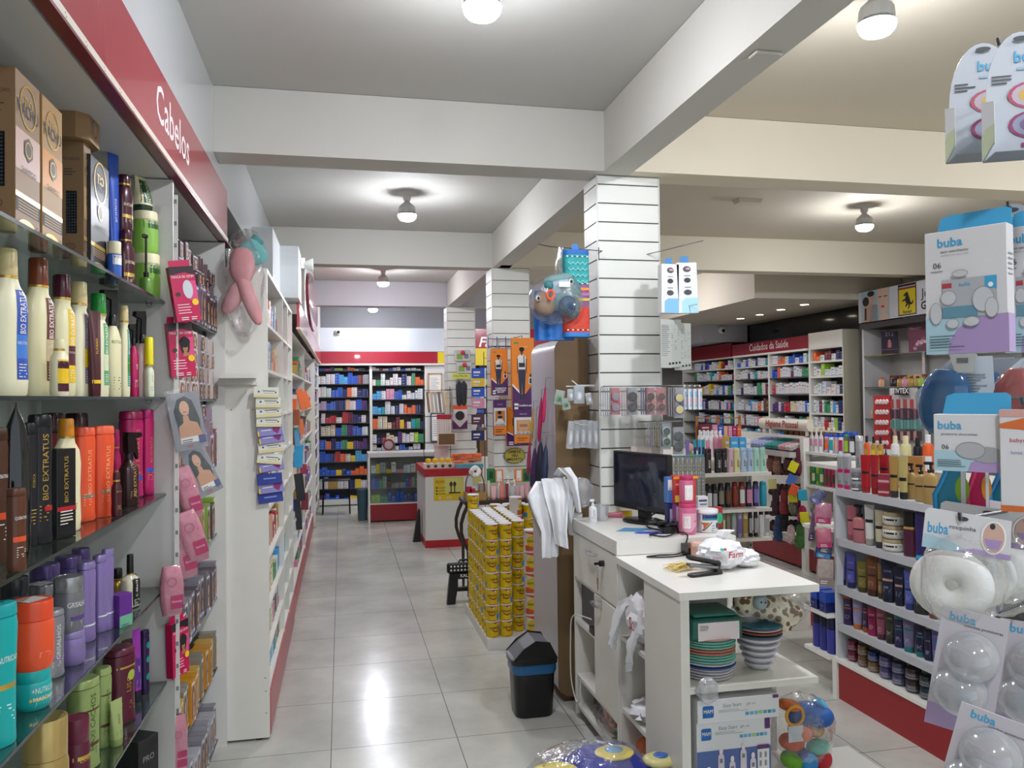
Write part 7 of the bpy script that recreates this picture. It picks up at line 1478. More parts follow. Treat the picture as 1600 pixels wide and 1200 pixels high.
for bi,(a,c)in enumerate(((8.22,8.84),(8.9,9.8),(9.86,10.76),(10.82,12.2))):
    zz=zN if bi==0 else zM
    for k,z in enumerate(zz[:7]):
        if z<.6:continue
        room=(zz[k-1]if k else 2.18)-z-.02
        stacks((RX+.03,c),(RX+.03,a),z+.0005,room,hp,'%s shelf, %s health care bay'%(ORD[k],ORD[bi]),-RZ90,wr=(.055,.10),hr=(.03,.09),dr=(.08,.14),fill=.92,upright=.6,rnd=R9,kind='health_box',noun='carton',mixw=.4,seq=hseq.get((bi,k)),low=.6)
s=thing('health_sign','red header sign reading Cuidados da Saúde','sign',(RX,9.83,2.2));pt(s,'sign_board',(RX-.03,RX,8.87,10.79,2.2,2.36),M('#8f2234',.25,coat=.3));pt(s,'edge_strip',(RX-.03,RX,8.87,10.79,2.175,2.2),LAMIN)
P=Print(lambda x,z,o:(-.03-o,-x,z));P.text('Cuidados da Saúde',.04,.085,.135,M('#e3d3d6',.5),bold=.01,wmax=1.0);P.mb.build('lettering',s,sm=0)
s=thing('corner_sign','plain dark red header board in the far right corner','sign',(RX,11.7,2.2));pt(s,'sign_board',(RX-.03,RX,10.83,12.6,2.2,2.4),M('#7d1020',.3))
shell(MB().box(5.2,5.9,10.95,12.6,2.42,2.67-.002,M('#c2c4cc',.4)),'trim_21','white corner box above the far shelves')
t=thing('security_camera','small white camera on the corner box at right','camera',ony(1127,516,10.93));b=MB();b.T=MR(PI/2,4,'X');b.lathe([(.05,-.01),(.05,.03),(.035,.05)],WHITE,18);b.build('housing',t);b=MB();b.T=MT((.01,-.04,-.01))@MR(PI/2,4,'X');b.lathe([(.03,0),(.02,.02)],BLACK,14);b.build('lens',t)
# perfumery niche
t=thing('perfume_shelving','pale perfume niche with glass shelves under the picture sign','shelving',(5.75,6.4,0))
pt(t,'back_panel',(5.9,5.92,4.6,7.82,0,2.38),M('#bcb6b2',.5));pt(t,'side_panel',(5.58,5.9,7.79,7.82,0,2.38),M('#c9c5c4',.5));pt(t,'side_panel',(5.58,5.9,4.57,4.6,0,2.38),M('#c9c5c4',.5));pt(t,'top_board',(5.56,5.9,4.6,7.8,2.34,2.40),M('#2c2222',.4),'dark board');pt(t,'steel_post',(5.86,5.9,7.2,7.24,0,2.34),CHROME)
for z in(2.05,1.71,1.37,1.0):pt(t,'glass_shelf',(5.56,5.88,4.62,7.77,z-.01,z),gshelf)
s=thing('picture_sign','long picture sign with couple, face and yellow horse badge over perfumes','sign',(5.56,6.6,2.41));pt(s,'sign_board',(5.545,5.56,4.6,7.82,2.41,2.74),M('#cfd0d6',.4))
P=Print(lambda x,z,o:(-.015-o,-x,z));U=lambda px:-(onx(px,480,5.545).y-6.6);hz=.33
P.rect(U(1346),U(1390),0,hz,M('#a9c0c8',.5));sk2=M('#cfa68e',.5);dk2=M('#1f1a1c',.5)
P.poly([(U(1349),0),(U(1365),0),(U(1362),.18),(U(1352),.2)],M('#c49a80',.5));P.ell(U(1354),.2,.05,.06,sk2);P.ell(U(1353),.22,.055,.05,dk2);P.ell(U(1362),.25,.05,.06,sk2);P.ell(U(1361),.295,.06,.03,dk2);P.poly([(U(1358),0),(U(1372),0),(U(1371),.17),(U(1363),.18)],M('#8d8f94',.5));P.rect(U(1351),U(1354),.02,.15,dk2)
P.poly([(U(1371),hz),(U(1388),hz),(U(1389),.15),(U(1384),.08),(U(1390),0),(U(1374),0),(U(1377),.08),(U(1372),.17)],M('#d9b8a4',.5));P.rect(U(1377),U(1382),.13,.15,M('#b03a40',.5));P.rect(U(1373),U(1378),.24,.25,dk2);P.rect(U(1381),U(1387),.24,.25,dk2)
a,c=U(1405),U(1431);P.rect(a-.012,c+.012,-.0+.012,.325,dk2);P.rect(a,c,.022,.275,M('#d9c21c',.4));P.rect(a,c,.295,.303,M('#c9ccd0',.5));P.rect(a,c,.28,.29,M('#a8382c',.5));w=c-a
hpts=[(.38,.30),(.46,.42),(.36,.55),(.22,.5),(.2,.56),(.38,.63),(.42,.75),(.3,.72),(.28,.78),(.46,.9),(.56,.86),(.6,.72),(.66,.6),(.7,.46),(.8,.42),(.84,.58),(.88,.42),(.78,.34),(.66,.36),(.66,.24),(.56,.16),(.52,.2),(.6,.28),(.54,.38),(.44,.26)]
P.poly([(a+w*x,.03+.24*z)for x,z in hpts],dk2);P.text('Ferrari',(a+c)/2,.045,.045,dk2,bold=.03,wmax=w*.85)
P.text('Je',U(1446),.2,.13,INK,bold=.0);P.text('GA',U(1448),.08,.11,INK,bold=.03);P.text('JEQUITI',U(1500),.2,.1,INK)
P.mb.build('printed_face',s,sm=0)
for i,(x0,x1,y0,y1,c)in enumerate(((1378,1402,516,552,'#22182e'),(1421,1452,508,550,'#6d3448'))):
    p=onx((x0+x1)/2,y1,5.7);zc=(p-CAMP).dot(_f);w=(x1-x0)*zc/F;h=(y1-y0)*zc/F;t=thing('perfume_card',('dark card with pink perfume bottle picture on the top glass shelf','wine coloured card with pink flower figure on the top glass shelf')[i],'card',(5.7,p.y,2.052),-rad(55));b=MB();b.box(-w/2,w/2,0,.01,0,h,M(c,.4));b.build('card',t,sm=0);P=Print(flat(0))
    if i==0:P.text('212',0,h*.88,.06,M('#9a94a4',.5));P.rect(-w*.1,w*.12,h*.3,h*.55,M('#b87474',.4));P.ell(0,h*.6,w*.08,h*.05,M('#c99',.4)if False else M('#c98a8a',.4));P.rect(-w*.5,w*.5,h*.2,h*.24,M('#7a3a70',.4))
    else:
        for k in range(9):P.ell(w*(-.2+.06*k),h*(.15+.05*(k%4)+.03*k),w*.09,h*.06,M(('#c98a94','#8d5560','#d9b0b8')[k%3],.5))
        P.rect(-w*.05,w*.1,0,h*.2,M('#4a4a50',.5));P.text('CLASSY',-w*.15,h*.9,.03,M('#c9a8b0',.5))
    P.mb.build('printed_face',t,sm=0)
pf=[(1378,'peach','orange'),(1397,'black','brown'),(1407,'gold','plum'),(1415,'pink','gold'),(1424,'gold','brown'),(1434,'gold','black'),(1441,'lime','gold'),(1449,'wine','plum'),(1457,'red','black'),(1463,'plum','gold')]
for i,(x,c,cp)in enumerate(pf):
    p=onx(x,604,5.66);one(bottle_mesh(.07,.10,c,cp,'flat',None),'perfume_bottle','%s perfume bottle, %s from left on the middle glass shelf'%(c,ORD[i]),'perfume',(5.66,p.y,1.711),-1.0)
for i,x in enumerate((1395,1410,1422,1433,1446,1455,1462)):
    p=onx(x,600,5.78);PEND.append(('perfume_box',box_mesh(.08,.04,.12,('wine','plum','gold','peach','brown','wine','magenta')[i],'#b59245'),'%s perfume carton, %s in back row of middle glass shelf'%(('wine','plum','gold','peach','brown','wine','magenta')[i],ORD[i]),(5.8,p.y,1.711),-1.2,None,.01))
for i,x in enumerate((1360,1440,1448)):
    p=onx(x,654,5.66);one(bottle_mesh(.07,.12,('peach','red','wine')[i],'gold','flat',None),'perfume_bottle','%s perfume bottle, %s from left on the lower glass shelf'%(('peach','red','wine')[i],ORD[i]),'perfume',(5.66,p.y,1.371),-1.0)
# ---------------------------------------------------------------- gondola B with hygiene sign
GX=4.22
t=thing('hygiene_gondola','white gondola with red base under the Higiene Pessoal sign','gondola',(GX+.3,7.0,0))
pt(t,'core_panel',(GX+.3,GX+.32,5.8,8.6,0,1.22),OFFW);pt(t,'kick_board',(GX,GX+.02,5.8,8.6,.02,.215),M('#8a1420',.35),'red kick board');pt(t,'base_shelf',(GX-.005,GX+.3,5.8,8.6,.215,.235),LAMIN)
pt(t,'end_post',(GX-.04,GX+.02,6.74,6.80,0,1.24),LAMIN);pt(t,'end_post',(GX+.28,GX+.34,8.58,8.62,0,1.24),LAMIN);pt(t,'top_rail',(GX-.02,GX+.02,6.8,8.6,1.225,1.25),LAMIN)
for z in(1.115,.81,.55):pt(t,'shelf',(GX-.02,GX+.3,5.8,6.74,z-.025,z),LAMIN)
s=thing('hygiene_sign','rounded cream sign reading Higiene Pessoal in red on two posts','sign',(GX+.02,7.155,1.25));b=MB();b.loft([[(-.0-.04*cos(a),yy,.10+.055*sin(a))for a in[PI*(-.5)+PI*i/10 for i in range(11)]]+[(.03,yy,.155),(.03,yy,.045)]for yy in(-.44,.44)],M('#d8cfbd',.4));b.build('sign_body',s,ang=40)
P=Print(lambda x,z,o:(-.041-o,-x,z));P.text('Higiene Pessoal',.0,.1,.095,M('#a8252c',.5),bold=.015,wmax=.62,slant=.15);P.mb.build('lettering',s,sm=0)
for y in(-.38,.38):b=MB();b.box(-.01,.01,y-.012,y+.012,0,.06,LAMIN);b.build('post',s,sm=0)
for i,y in enumerate((6.85,6.95,7.05,7.15,7.25,7.35)):one(bottle_mesh(.075,.1,'brown','cream' if i<2 else 'brown','jar',None),'brown_jar','brown jar, %s from right under the hygiene sign'%ORD[i],'jar',(GX+.16,y,1.222),0)
tt=thing('fabric_tray','tray of folded patterned cloths below the hygiene sign','tray',(GX-.0,7.2,1.08));pt(tt,'tray',(GX-.13,GX+.27,6.83,7.75,1.05,1.10),M('#bdbbb6',.5))
for i,(y,c)in enumerate(((6.90,'#b9a9a4'),(7.02,'#c08a92'),(7.14,'#2f7f78'),(7.26,'#2f8a80'),(7.38,'#8d9cc4'),(7.5,'#9aa6cc'),(7.62,'#a3add2'))):
    b=MB();b.box(-.18,.16,-.055,.055,0,.05,M(c,.8,var=.35,nscale=45),.01);tag(b.build('folded_cloth',loc=(GX+.07,y,1.15),rot=(0,rad(-14),0)),'%s folded cloth, %s from right in the tray'%(('grey','rose','teal','dark teal','blue grey','pale blue','light blue')[i],ORD[i]),'cloth')
# slippers on hooks
sl=[(1205,700,'#8a5f54',90),(1215,702,'#9a6e60',95),(1232,700,'#4a2c34',90),(1225,765,'#8a3038',100),(1240,762,'#6e6e58',100),(1212,765,'#3a2430',95),(1216,805,'#30507a',100),(1236,820,'#c9b0ac',70),(1250,820,'#4a7a3a',85),(1226,800,'#241c24',60),(1248,700,'#5c1f30',100),(1254,790,'#a01f4c',60),(1246,765,'#7d2846',60)]
sl+=[(1208+7*(k%7),(724,756,788,812)[k//7],('#3c2228','#2c2430','#5a3a34','#6a2838','#30343c','#4a4a3c','#241c22')[(k*3)%7],45)for k in range(28)]
for i,(x,y,c,L0)in enumerate(sl):
    p=onx(x,y,GX-.02-.02*(i%3)if i<13 else GX+.09);L=.26*L0/100;t=thing('slipper_pack','%s slipper hanging on the gondola, %s'%(('brown','tan','dark plum','red patterned','olive','dark wine','blue marbled','pale pink','green','black','wine','magenta','crimson')[i]if i<13 else 'row %s, column %s rear'%(ORD[(i-13)//7],ORD[(i-13)%7]),('top row' if y<730 else 'middle row' if y<790 else 'bottom row')),'slipper',p,rot=(0,0,rad(-60)));b=MB()
    b.loft([[(w*cos(a),dd+.018*sin(a),z)for a in[2*PI*k/12 for k in range(12)]]for z,w,dd in((0,.012,0),(-.02,.035,0),(-L*.3,.04,0),(-L*.6,.038,0),(-L*.85,.045,0),(-L*.97,.03,0),(-L,.008,0))],M(c,.8,var=.4,nscale=60));b.build('sole',t);b=MB();b.loft([[(w*cos(a),-.02+.03*sin(a)*s,z)for a in[2*PI*k/12 for k in range(12)]]for z,w,s in((-L*.45,.036,.9),(-L*.7,.044,1.1),(-L*.9,.034,.8))],M(c,.7,var=.5,nscale=80));b.build('strap',t)
for i,(x,y,c)in enumerate(((1243,722,'#d8d21c'),(1240,742,'#4a6cb8'),(1244,758,'#d8582a'),(1238,768,'#c9c41e'),(1253,765,'#2a9ab8'),(1256,800,'#d0ca1e'),(1206,748,'#dcd890'))):
    p=onx(x,y,GX-.10);b=MB();b.box(-.04,.04,-.006,.006,-.10,0,M(c,.5),.004);tag(b.build('bright_sponge',loc=p,rot=(0,rad(25 if i<3 else-5),rad(-50))),'%s sponge pack on the clip strip beside the slippers, %s'%(('yellow','blue','orange','olive yellow','turquoise','lime yellow','pale yellow')[i],ORD[i]),'sponge')
# deodorants and bottles on that gondola, nearer section
def rowR(X,z,items,where,hfix=None,kind='can'):
    for i,(xl,xr,yt,c,cp,bd,kd)in enumerate(items):
        p,w,d,h=fit(xl,xr,yt,z,X,1.0,rz=-RZ);one(bottle_mesh(round(w,3),round(h,3),c,cp,kd,bd),kd+'_bottle',('%s bottle, %s from left, %s'%(c if not c.startswith('#')else 'small',ORD[i],where)),'bottle',(p.x,p.y,z+.0006),-RZ)
rowR(GX+.06,1.115,[(1265,1272.5,673,'white','white','pink','flat'),(1272.5,1280,673,'white','white','pink','flat'),(1280,1287,673,'white','white','pink','flat'),(1289,1295.5,677,'lavender','blue','orange','can'),(1296,1303,678,'white','blue','teal','can'),(1304,1310.5,678,'lavender','blue','peach','can'),(1311,1318,678,'white','blue','magenta','can'),(1319,1327,679,'brown','green','lime','can'),(1328,1337,680,'black','black','white','can'),(1338,1345,680,'navy','navy','blue','can')],'deodorant shelf of far gondola')
rowR(GX+.2,1.115,[(1268,1275,666,'brown','cream',None,'round'),(1276,1283,667,'brown','cream',None,'round'),(1284,1291,667,'brown','cream',None,'round'),(1292,1299,668,'brown','cream',None,'round'),(1300,1307,668,'brown','cream',None,'round'),(1318,1325,674,'blue','blue',None,'can'),(1326,1333,674,'blue','blue',None,'can'),(1334,1341,674,'blue','blue',None,'can')],'rear row, deodorant shelf of far gondola')
rowR(GX+.06,.81,[(1262,1268,721,'lime','white','green','round'),(1269,1275,722,'green','white','cream','round'),(1275.5,1281,722,'lime','white','green','round'),(1281.5,1288,723,'green','white','cream','round'),(1289,1294,722,'magenta','white','brown','round'),(1295,1300,722,'magenta','white','brown','round'),(1301,1306,722,'magenta','white','plum','round')],'second shelf of far gondola')
rowR(GX+.06,.55,[(1263,1273,776,'silver','silver','white','tube'),(1274,1284,777,'silver','white','grey','tube'),(1266,1272,835,'lavender','blue',None,'tube')],'third shelf of far gondola')
# ---------------------------------------------------------------- gondola C: end of the body spray gondola
CY0=5.6
t=thing('body_spray_gondola','white gondola end with three shelves of body sprays behind the counter','gondola',(2.9,6.2,0))
pt(t,'core_panel',(2.45,3.17,5.86,5.88,0,1.12),M('#d3cdb9',.5));pt(t,'core_panel',(2.85,2.87,5.88,7.6,0,1.12),OFFW);pt(t,'top_board',(2.5,3.17,5.88,7.6,1.12,1.14),LAMIN)
for x in(2.46,3.13):pt(t,'slotted_post',(x,x+.03,5.83,5.86,0,1.12),M('#c9c8c2',.4))
b=MB()
for k in range(20):b.box(.237,.247,-.372,-.371,.1+.05*k,.125+.05*k,DARKGREY)
b.build('post_slots',t,sm=0)
for z in(1.055,.782,.56):
    pt(t,'shelf',(2.45,3.2,CY0,5.83,z-.025,z),M('#e3e0d6',.4))
pt(t,'base_shelf',(2.45,3.2,CY0,5.83,.13,.16),M('#e3e0d6',.4));pt(t,'kick_board',(2.45,3.2,CY0+.02,CY0+.04,0,.13),M('#8a1420',.35))
def rowF(Y,z,items,where,kind=None):
    for i,(xl,xr,yt,c,cp,bd,kd)in enumerate(items):
        p=ony((xl+xr)/2,800,Y);p.z=z;zc=(p-CAMP).dot(_f);w=(xr-xl)*zc/F;h=ony((xl+xr)/2,yt,Y).z-z
        one(bottle_mesh(round(w,3),round(h,3),c,cp,kd,bd),'body_spray' if kd!='jar' else 'small_pot','%s bottle, %s from left, %s'%(c if not c.startswith('#')else 'pastel',ORD[i],where),'bottle',(p.x,Y,z+.0006),0)
nm={'#dcb6c4':'pink'}
HEX.update({'pale pink':'#d9b3c2','pale yellow':'#dcd49c','ice blue':'#a9c2de','pale mint':'#9fd0c0','powder blue':'#b3c6e4','mint':'#a3d6c4','dark grey':'#26272c','rust':'#8a3a20','dark red':'#7a1c1c','dark violet':'#2f2440','turquoise':'#1a8ea4','sage':'#8fb09c','lilac':'#b09cc8','beige':'#d8c48c','taupe':'#8c8676','espresso':'#2b1c20','chalk':'#d6d6d6'})
xs=[(1100,1114),(1117,1128),(1128,1137.5),(1138,1147),(1147,1157),(1158,1167),(1168,1177),(1178,1187),(1188,1197)]
cs=['espresso','black','espresso','pale pink','pale yellow','powder blue','ice blue','mint','pale mint']
for i,((a,c2),c)in enumerate(zip(xs,cs)):
    p=ony((a+c2)/2,800,5.66);zc=(p-CAMP).dot(_f);w=(c2-a)*zc/F*1.04;h=ony(1150,700,5.66).z-1.055
    if i==0:w*=.8
    t=cyl_bottle('%s body lotion bottle, %s from left on the top spray shelf'%(c,ORD[i]),w,w*.7,h,M(HEX[c],.35),M(HEX[c],.3),lambda P,w,h,i=i:[P.text('BODY',w*.1,h*.45,w*.5,M('#dadada',.5)if i<3 else INK,vert=True,bold=.03),P.rect(-w*.3,w*.45,h*.93,h*.96,PAPER)],hs=.84,name='lotion_bottle');t.location=(p.x,5.66,1.0556);t.rotation_euler=(0,0,.12)
rowF(5.72,.782,[(1100+10.9*i,1109.5+10.9*i,y,c,cp,b_,'can')for i,(c,cp,b_,y)in enumerate((('dark grey','black','white',756),('dark grey','black','white',756),('black','black','taupe',755),('black','black','brown',754),('dark red','dark red','rust',753),('rust','dark red','white',753),('dark violet','dark violet','pink',753),('purple','dark violet','violet',752),('turquoise','turquoise','sky blue',752)))]+[(1187,1198,752,'turquoise','turquoise',None,'can')],'middle spray shelf')
rowF(5.64,.782,[(1104,1113,759,'dark grey','black','white','can'),(1113,1121,760,'black','black','silver','can')],'front row of middle spray shelf')
rowF(5.66,.56,[(1129,1133,800,'taupe','taupe','cream','can'),(1134,1141,800,'taupe','taupe',None,'can'),(1142,1150,799,'sage','sage','silver','can'),(1151.5,1159,798,'lilac','lilac','violet','can'),(1160,1168,798,'beige','beige','gold','can'),(1169,1175.5,797,'espresso','espresso','silver','can'),(1177,1184,797,'espresso','black','silver','can'),(1185,1193,797,'chalk','black','white','can'),(1194,1202,797,'chalk','black','silver','can')],'lowest spray shelf')
for i in range(5):
    for r in range(2):
        x=1150+i*11.5-r*6;p=ony(x,870,5.64+.09*r);one(box_mesh(.05,.08,.15+.03*r,'black','#6a6a6a'),'black_box','black carton, %s from left, %s row on the gondola base'%(ORD[i],('front','back')[r]),'box',(p.x,5.64+.1*r,.161),0)
# goods on top of the gondola
rowF(6.1,1.1405,[(1094+7.2*i,1100.5+7.2*i,674,'pink' if i>2 else 'white','white',None,'round')for i in range(5)],'pink and white row on top of spray gondola')
rowF(6.35,1.1405,[(1092+6.5*i,1098+6.5*i,672,'white','white','pink','round')for i in range(6)],'rear white row on top of spray gondola')
rowF(5.95,1.1405,[(1072,1079,688,'violet','pink',None,'tube'),(1084,1090,687,'teal','sky blue','purple','tube'),(1091,1097,687,'sky blue','sky blue','navy','tube'),(1097,1103,687,'teal','sky blue','navy','tube'),(1104,1111,688,'pink','red','magenta','tube')],'tubes at left on spray gondola top')
for i,(a,c2,y,c)in enumerate(((1130,1138,682,'gold'),(1138,1152,683,'sky blue'),(1152,1163,683,'sky blue'),(1163,1170,685,'white'))):
    p=ony((a+c2)/2,700,6.0);w=(c2-a)*6.4/F;PEND.append(('product_box',box_mesh(round(w,3),.06,round(ony(a,y,6.0).z-1.141,3),c,'#9cc4de'),'%s carton, %s at right on top of spray gondola'%(c,ORD[i]),(p.x,6.0,1.141),0,None,.02))
t=thing('loofah_ball','pale pink bath sponge ball with green base above the sprays','sponge',ony(1081,695,5.5));b=MB();blob(b,(0,0,.09),(.032,.03,.035),M('#d8a0a8',.8));b.build('ball',t);b=MB();b.lathe([(.02,0),(.025,.04),(.015,.06)],M('#7aa020',.5),12);b.build('base',t);t.location=(ony(1081,695,5.93).x,5.97,1.141)
# hanging racks behind: pink and brown goods at Y 7
for i,(x0,y0,w_,h_,c)in enumerate(((1092,654,18,22,'wine'),(1111,654,9,20,'pink'),(1120.5,654,8,20,'blue'),(1129,656,6.5,20,'peach'),(1136,656,6.5,20,'pink'),(1143,656,6.5,20,'magenta'),(1150,656,6.5,20,'orange'))):
    for r in range(3):
        p=ony(x0+w_/2,y0+h_/2+8+r*h_*1.05,7.4);k=8.0/F;PEND.append(('product_box',box_mesh(round(w_*k,3),.05,round(h_*k*.9,3),c,'#d8b6c0'),'%s pack, column %s, %s row of the pink rack'%(c,ORD[i],ORD[r]),tuple(p-Vector((0,0,.06))),0,None,.012))
t=thing('pink_rack','orange framed rack of pink packs behind the spray gondola','rack',(3.3,7.45,0));q0=ony(1090,650,7.44);q1=ony(1158,720,7.44);b=MB()
for x in(q0.x,(q0.x+q1.x)/2,q1.x):b.box(x-3.3-.01,x-3.3+.01,0,.02,0,q0.z,M('#a8703a',.5))
for k in range(4):z=q0.z-.02-.14*k;b.box(q0.x-3.3,q1.x-3.3,0,.02,z-.01,z+.0,M('#a8703a',.5))
b.build('frame',t,sm=0)
# grey card packs hanging at the left end of the gondola
t=thing('hanging_bar','teal topped bar carrying grey hanging packs behind the monitor','rail',ony(1068,714,5.5));k=5.9/F;b=MB();b.box(-34*k,34*k,-.005,.03,-.004,.01,M('#5a8f94',.4));b.box(-34*k,-33*k,.02,.03,-t.location.z,0,GREY);b.box(33*k,34*k,.02,.03,-t.location.z,0,GREY);b.build('bar',t,sm=0)
for i in range(9):
    p=ony(1042+i*7,714.5,5.496);b=MB();b.box(-3.2*k,3.2*k,-.004,.0,-98*k,0,M(('#8f918e','#9a9b98')[i%2],.35));P=Print(flat(-.004),b);P.lines(-2.6*k,2.4*k,-60*k,-8*k,9,M('#b9bab6',.5),.3);P.rect(1.0*k,2.6*k,-96*k,-88*k,M('#5a5a5a',.5));tag(b.build('hanging_pack',loc=p,rot=(0,0,rad(12)),sm=0),'grey printed hanging pack behind the monitor, %s from left'%ORD[i],'package')
# ---------------------------------------------------------------- gondola A (nearest on the right)
AX=2.62;rail=M('#b4b5ba',.35)
t=thing('hair_care_gondola','nearest right gondola with grey shelves of hair care and red base','gondola',(AX+.33,3.0,0))
ZA=[1.13,.860,.605,.400]
pt(t,'core_panel',(AX+.36,AX+.38,1.9,3.93,0,1.12),M('#b9b9bc',.45));pt(t,'kick_board',(AX,AX+.02,1.9,3.92,.0,.195),M('#93141f',.3),'red kick board');pt(t,'base_shelf',(AX-.008,AX+.36,1.9,3.93,.195,.212),LAMIN)
pt(t,'end_panel',(AX+.005,AX+.58,3.93,3.95,0,1.12),M('#c6c8cc',.4));pt(t,'end_post',(AX-.012,AX+.005,3.925,3.96,0,.22),LAMIN)
for z in ZA:pt(t,'shelf',(AX+.01,AX+.36,1.9,3.92,z-.012,z-.001),M('#c9cacc',.4));pt(t,'price_rail',(AX,AX+.01,1.9,3.92,z-.034,z+.004),rail,'grey price rail')
for z in ZA+[1.13]:
    b=MB();b.prism([(AX+.01-(AX+.33),z-.012),(AX+.36-(AX+.33),z-.012),(AX+.36-(AX+.33),z-.09)],3.905-3.0,3.915-3.0,M('#c6c8cc',.4));b.build('bracket',t,sm=0)
pt(t,'top_board',(AX+.38,AX+.58,1.9,3.92,1.14,1.16),LAMIN);pt(t,'kick_board',(AX+.56,AX+.58,1.9,3.92,0,.19),RED)
t2=thing('styling_gondola','white gondola behind the nearest one, carrying milk and oil bottles','gondola',(3.4,4.3,0));pt(t2,'top_board',(3.24,3.7,3.3,5.2,1.135,1.16),LAMIN);pt(t2,'core_panel',(3.46,3.48,3.32,5.18,0,1.135),OFFW);pt(t2,'base_board',(3.26,3.68,3.3,5.2,0,.2),RED)
RR=-rad(58)
def G(fn,lab,xl,xr,yt,z,k=.6,X=AX+.055,**kw):
    p,w,d,h=fit(xl,xr,yt,z,X,k,rz=RR)
    t=fn(lab,w,h,**kw)if fn is jar else fn(lab,w,d,h,**kw);p.z=z+.0012;t.location=p;t.rotation_euler=(0,0,RR);return t
wine,rose,charc=M('#6d1424',.3),M('#a8606a',.35),M('#2c2b2a',.35);gldb=M('#a08450',.35,.25);blk=lambda z0,z1,m=BLACK:lb(None,-.5,.5,0,1,bands=((z0,z1,m),),fine=False)
z=ZA[0]
for i,(a,c)in enumerate(((1309,1319),(1319,1330.5))):G(cyl_bottle,'silver and pink shampoo bottle, %s of the pair on gondola top'%('left','right')[i],a,c,709,z,.6,col=M('#a4a6aa',.25,.4),cap=M('#b9bbbe',.3),pr=lb(None,-.5,.5,0,1,word='ELSEVE',ink=INK,bands=((0,.12,mag),(.5,.62,mag)),size=.008))
G(jar,'grey flat jar at the bottom by the silver bottles',1331,1347,752,z,col=M('#5a5c60',.35),lid=M('#8d8f94',.3),pr=blk(.2,.4,PAPER));zz=onx(1339,752,AX+.055).z
G(jar,'grey flat jar stacked on another grey jar, gondola top',1331,1347,732,zz,col=M('#5f6166',.35),lid=M('#8d8f94',.3),pr=blk(.2,.4,PAPER))
G(cyl_bottle,'tall slim silver spray can on gondola top',1338,1350,681,z,1,X=AX+.16,col=M('#a9abad',.25,.5),cap=M('#c4c5c6',.25,.5),hs=.88,pr=lb(None,word='SALON',ink=INK))
G(tube,'red cream tube, left of the red group on gondola top',1346,1361,711,z,.6,col=M('#9c1420',.3),cap=M('#8a101a',.3),pr=blk(.5,.56))
G(tube,'red cream tube, middle of the red group',1361,1374,711,z,.6,col=M('#8f1c24',.3),cap=M('#7d1018',.3),pr=blk(.44,.5))
G(tube,'dark red tube behind the two small red cartons',1375,1391,711,z,.6,X=AX+.13,col=M('#8a141e',.3),cap=wine,pr=blk(.6,.66))
G(carton,'small dark red carton, lower of two before the red tube',1375,1391.5,759,z,.8,X=AX+.05,col=M('#7d2430',.4),pr=blk(.3,.5,M('#c08a90',.5)));zz=onx(1383,759,AX+.05).z
G(carton,'small dark red carton, upper of two before the red tube',1375,1391.5,741,zz,.8,X=AX+.05,col=M('#84283a',.4),pr=blk(.3,.5,M('#c08a90',.5)))
G(tube,'gold cream tube with black band, left',1390.5,1405,713,z,.6,col=M('#a8874c',.3,.3),cap=charc,pr=blk(.48,.55))
G(tube,'pale gold cream tube with black cap, right',1405,1419,713,z,.6,col=M('#b3a468',.3,.3),cap=BLACK,pr=blk(.42,.5))
G(carton,'copper coloured carton behind the gold pump bottles',1418,1443,713,z,.4,X=AX+.2,col=M('#b07c48',.3,.3))
for i,(a,c,y,X)in enumerate(((1417,1433,724,.10),(1431,1448.5,726,.07),(1444,1467,722,.05))):G(pump,'gold shampoo bottle with black pump, %s of three'%('left','middle','right')[i],a,c,y,z,.55,X=AX+X,col=gldb,head=BLACK,hs=.74,pr=lb(None,word=None,bands=((.55,.63,BLACK),),fine=False))
z=ZA[1]
G(cyl_bottle,'rose bottle at the left end of second gondola shelf',1314,1324,783,z,.7,X=AX+.12,col=M('#7d2f3a',.35),cap=M('#8d3844',.35))
G(tube,'pink cream tube on second gondola shelf',1324,1339,790,z,.6,col=rose,cap=M('#8a4650',.35),pr=blk(.55,.6))
G(pump,'pink bottle with black pump on second gondola shelf',1334,1354,789,z,.6,X=AX+.05,col=M('#a8666a',.35),head=BLACK,hs=.68,pr=blk(.5,.56))
G(tube,'white cream tube with black band, second gondola shelf',1352,1367,789,z,.6,col=M('#c4c4c0',.3),cap=M('#8d8a80',.35),pr=blk(.56,.64))
G(tube,'white and sand cream tube, second gondola shelf',1368,1381,797,z,.6,col=M('#b3ab90',.3),cap=charc,pr=blk(.5,.58))
yb=[z,onx(1396,842,AX+.06).z,onx(1396,821,AX+.06).z]
for i,yt in enumerate((842,821,800)):G(jar,'white jar with gold lid, %s of the stack of three'%('bottom','middle','top')[i],1381,1412,yt,yb[i],X=AX+.07,col=M('#c9c6bc',.35),lid=M('#a08f6c',.35),lf=.3,pr=blk(.55,.75))
G(cyl_bottle,'plum bottle with gold ring, second gondola shelf',1413,1432,800,z,.6,col=M('#4a1a34',.3),cap=BLACK,hs=.68,pr=blk(.9,.98,gl2))
G(cyl_bottle,'purple bottle with light blue foot, second gondola shelf',1432,1449,800,z,.7,X=AX+.04,col=M('#2c2058',.3),cap=M('#30225c',.3),pr=blk(.02,.12,M('#2a9ac0',.4)))
G(cyl_bottle,'dark navy bottle, last on second gondola shelf',1450,1466,806,z,.7,X=AX+.04,col=M('#1c1a34',.3),cap=M('#16142c',.3))
z=ZA[2]
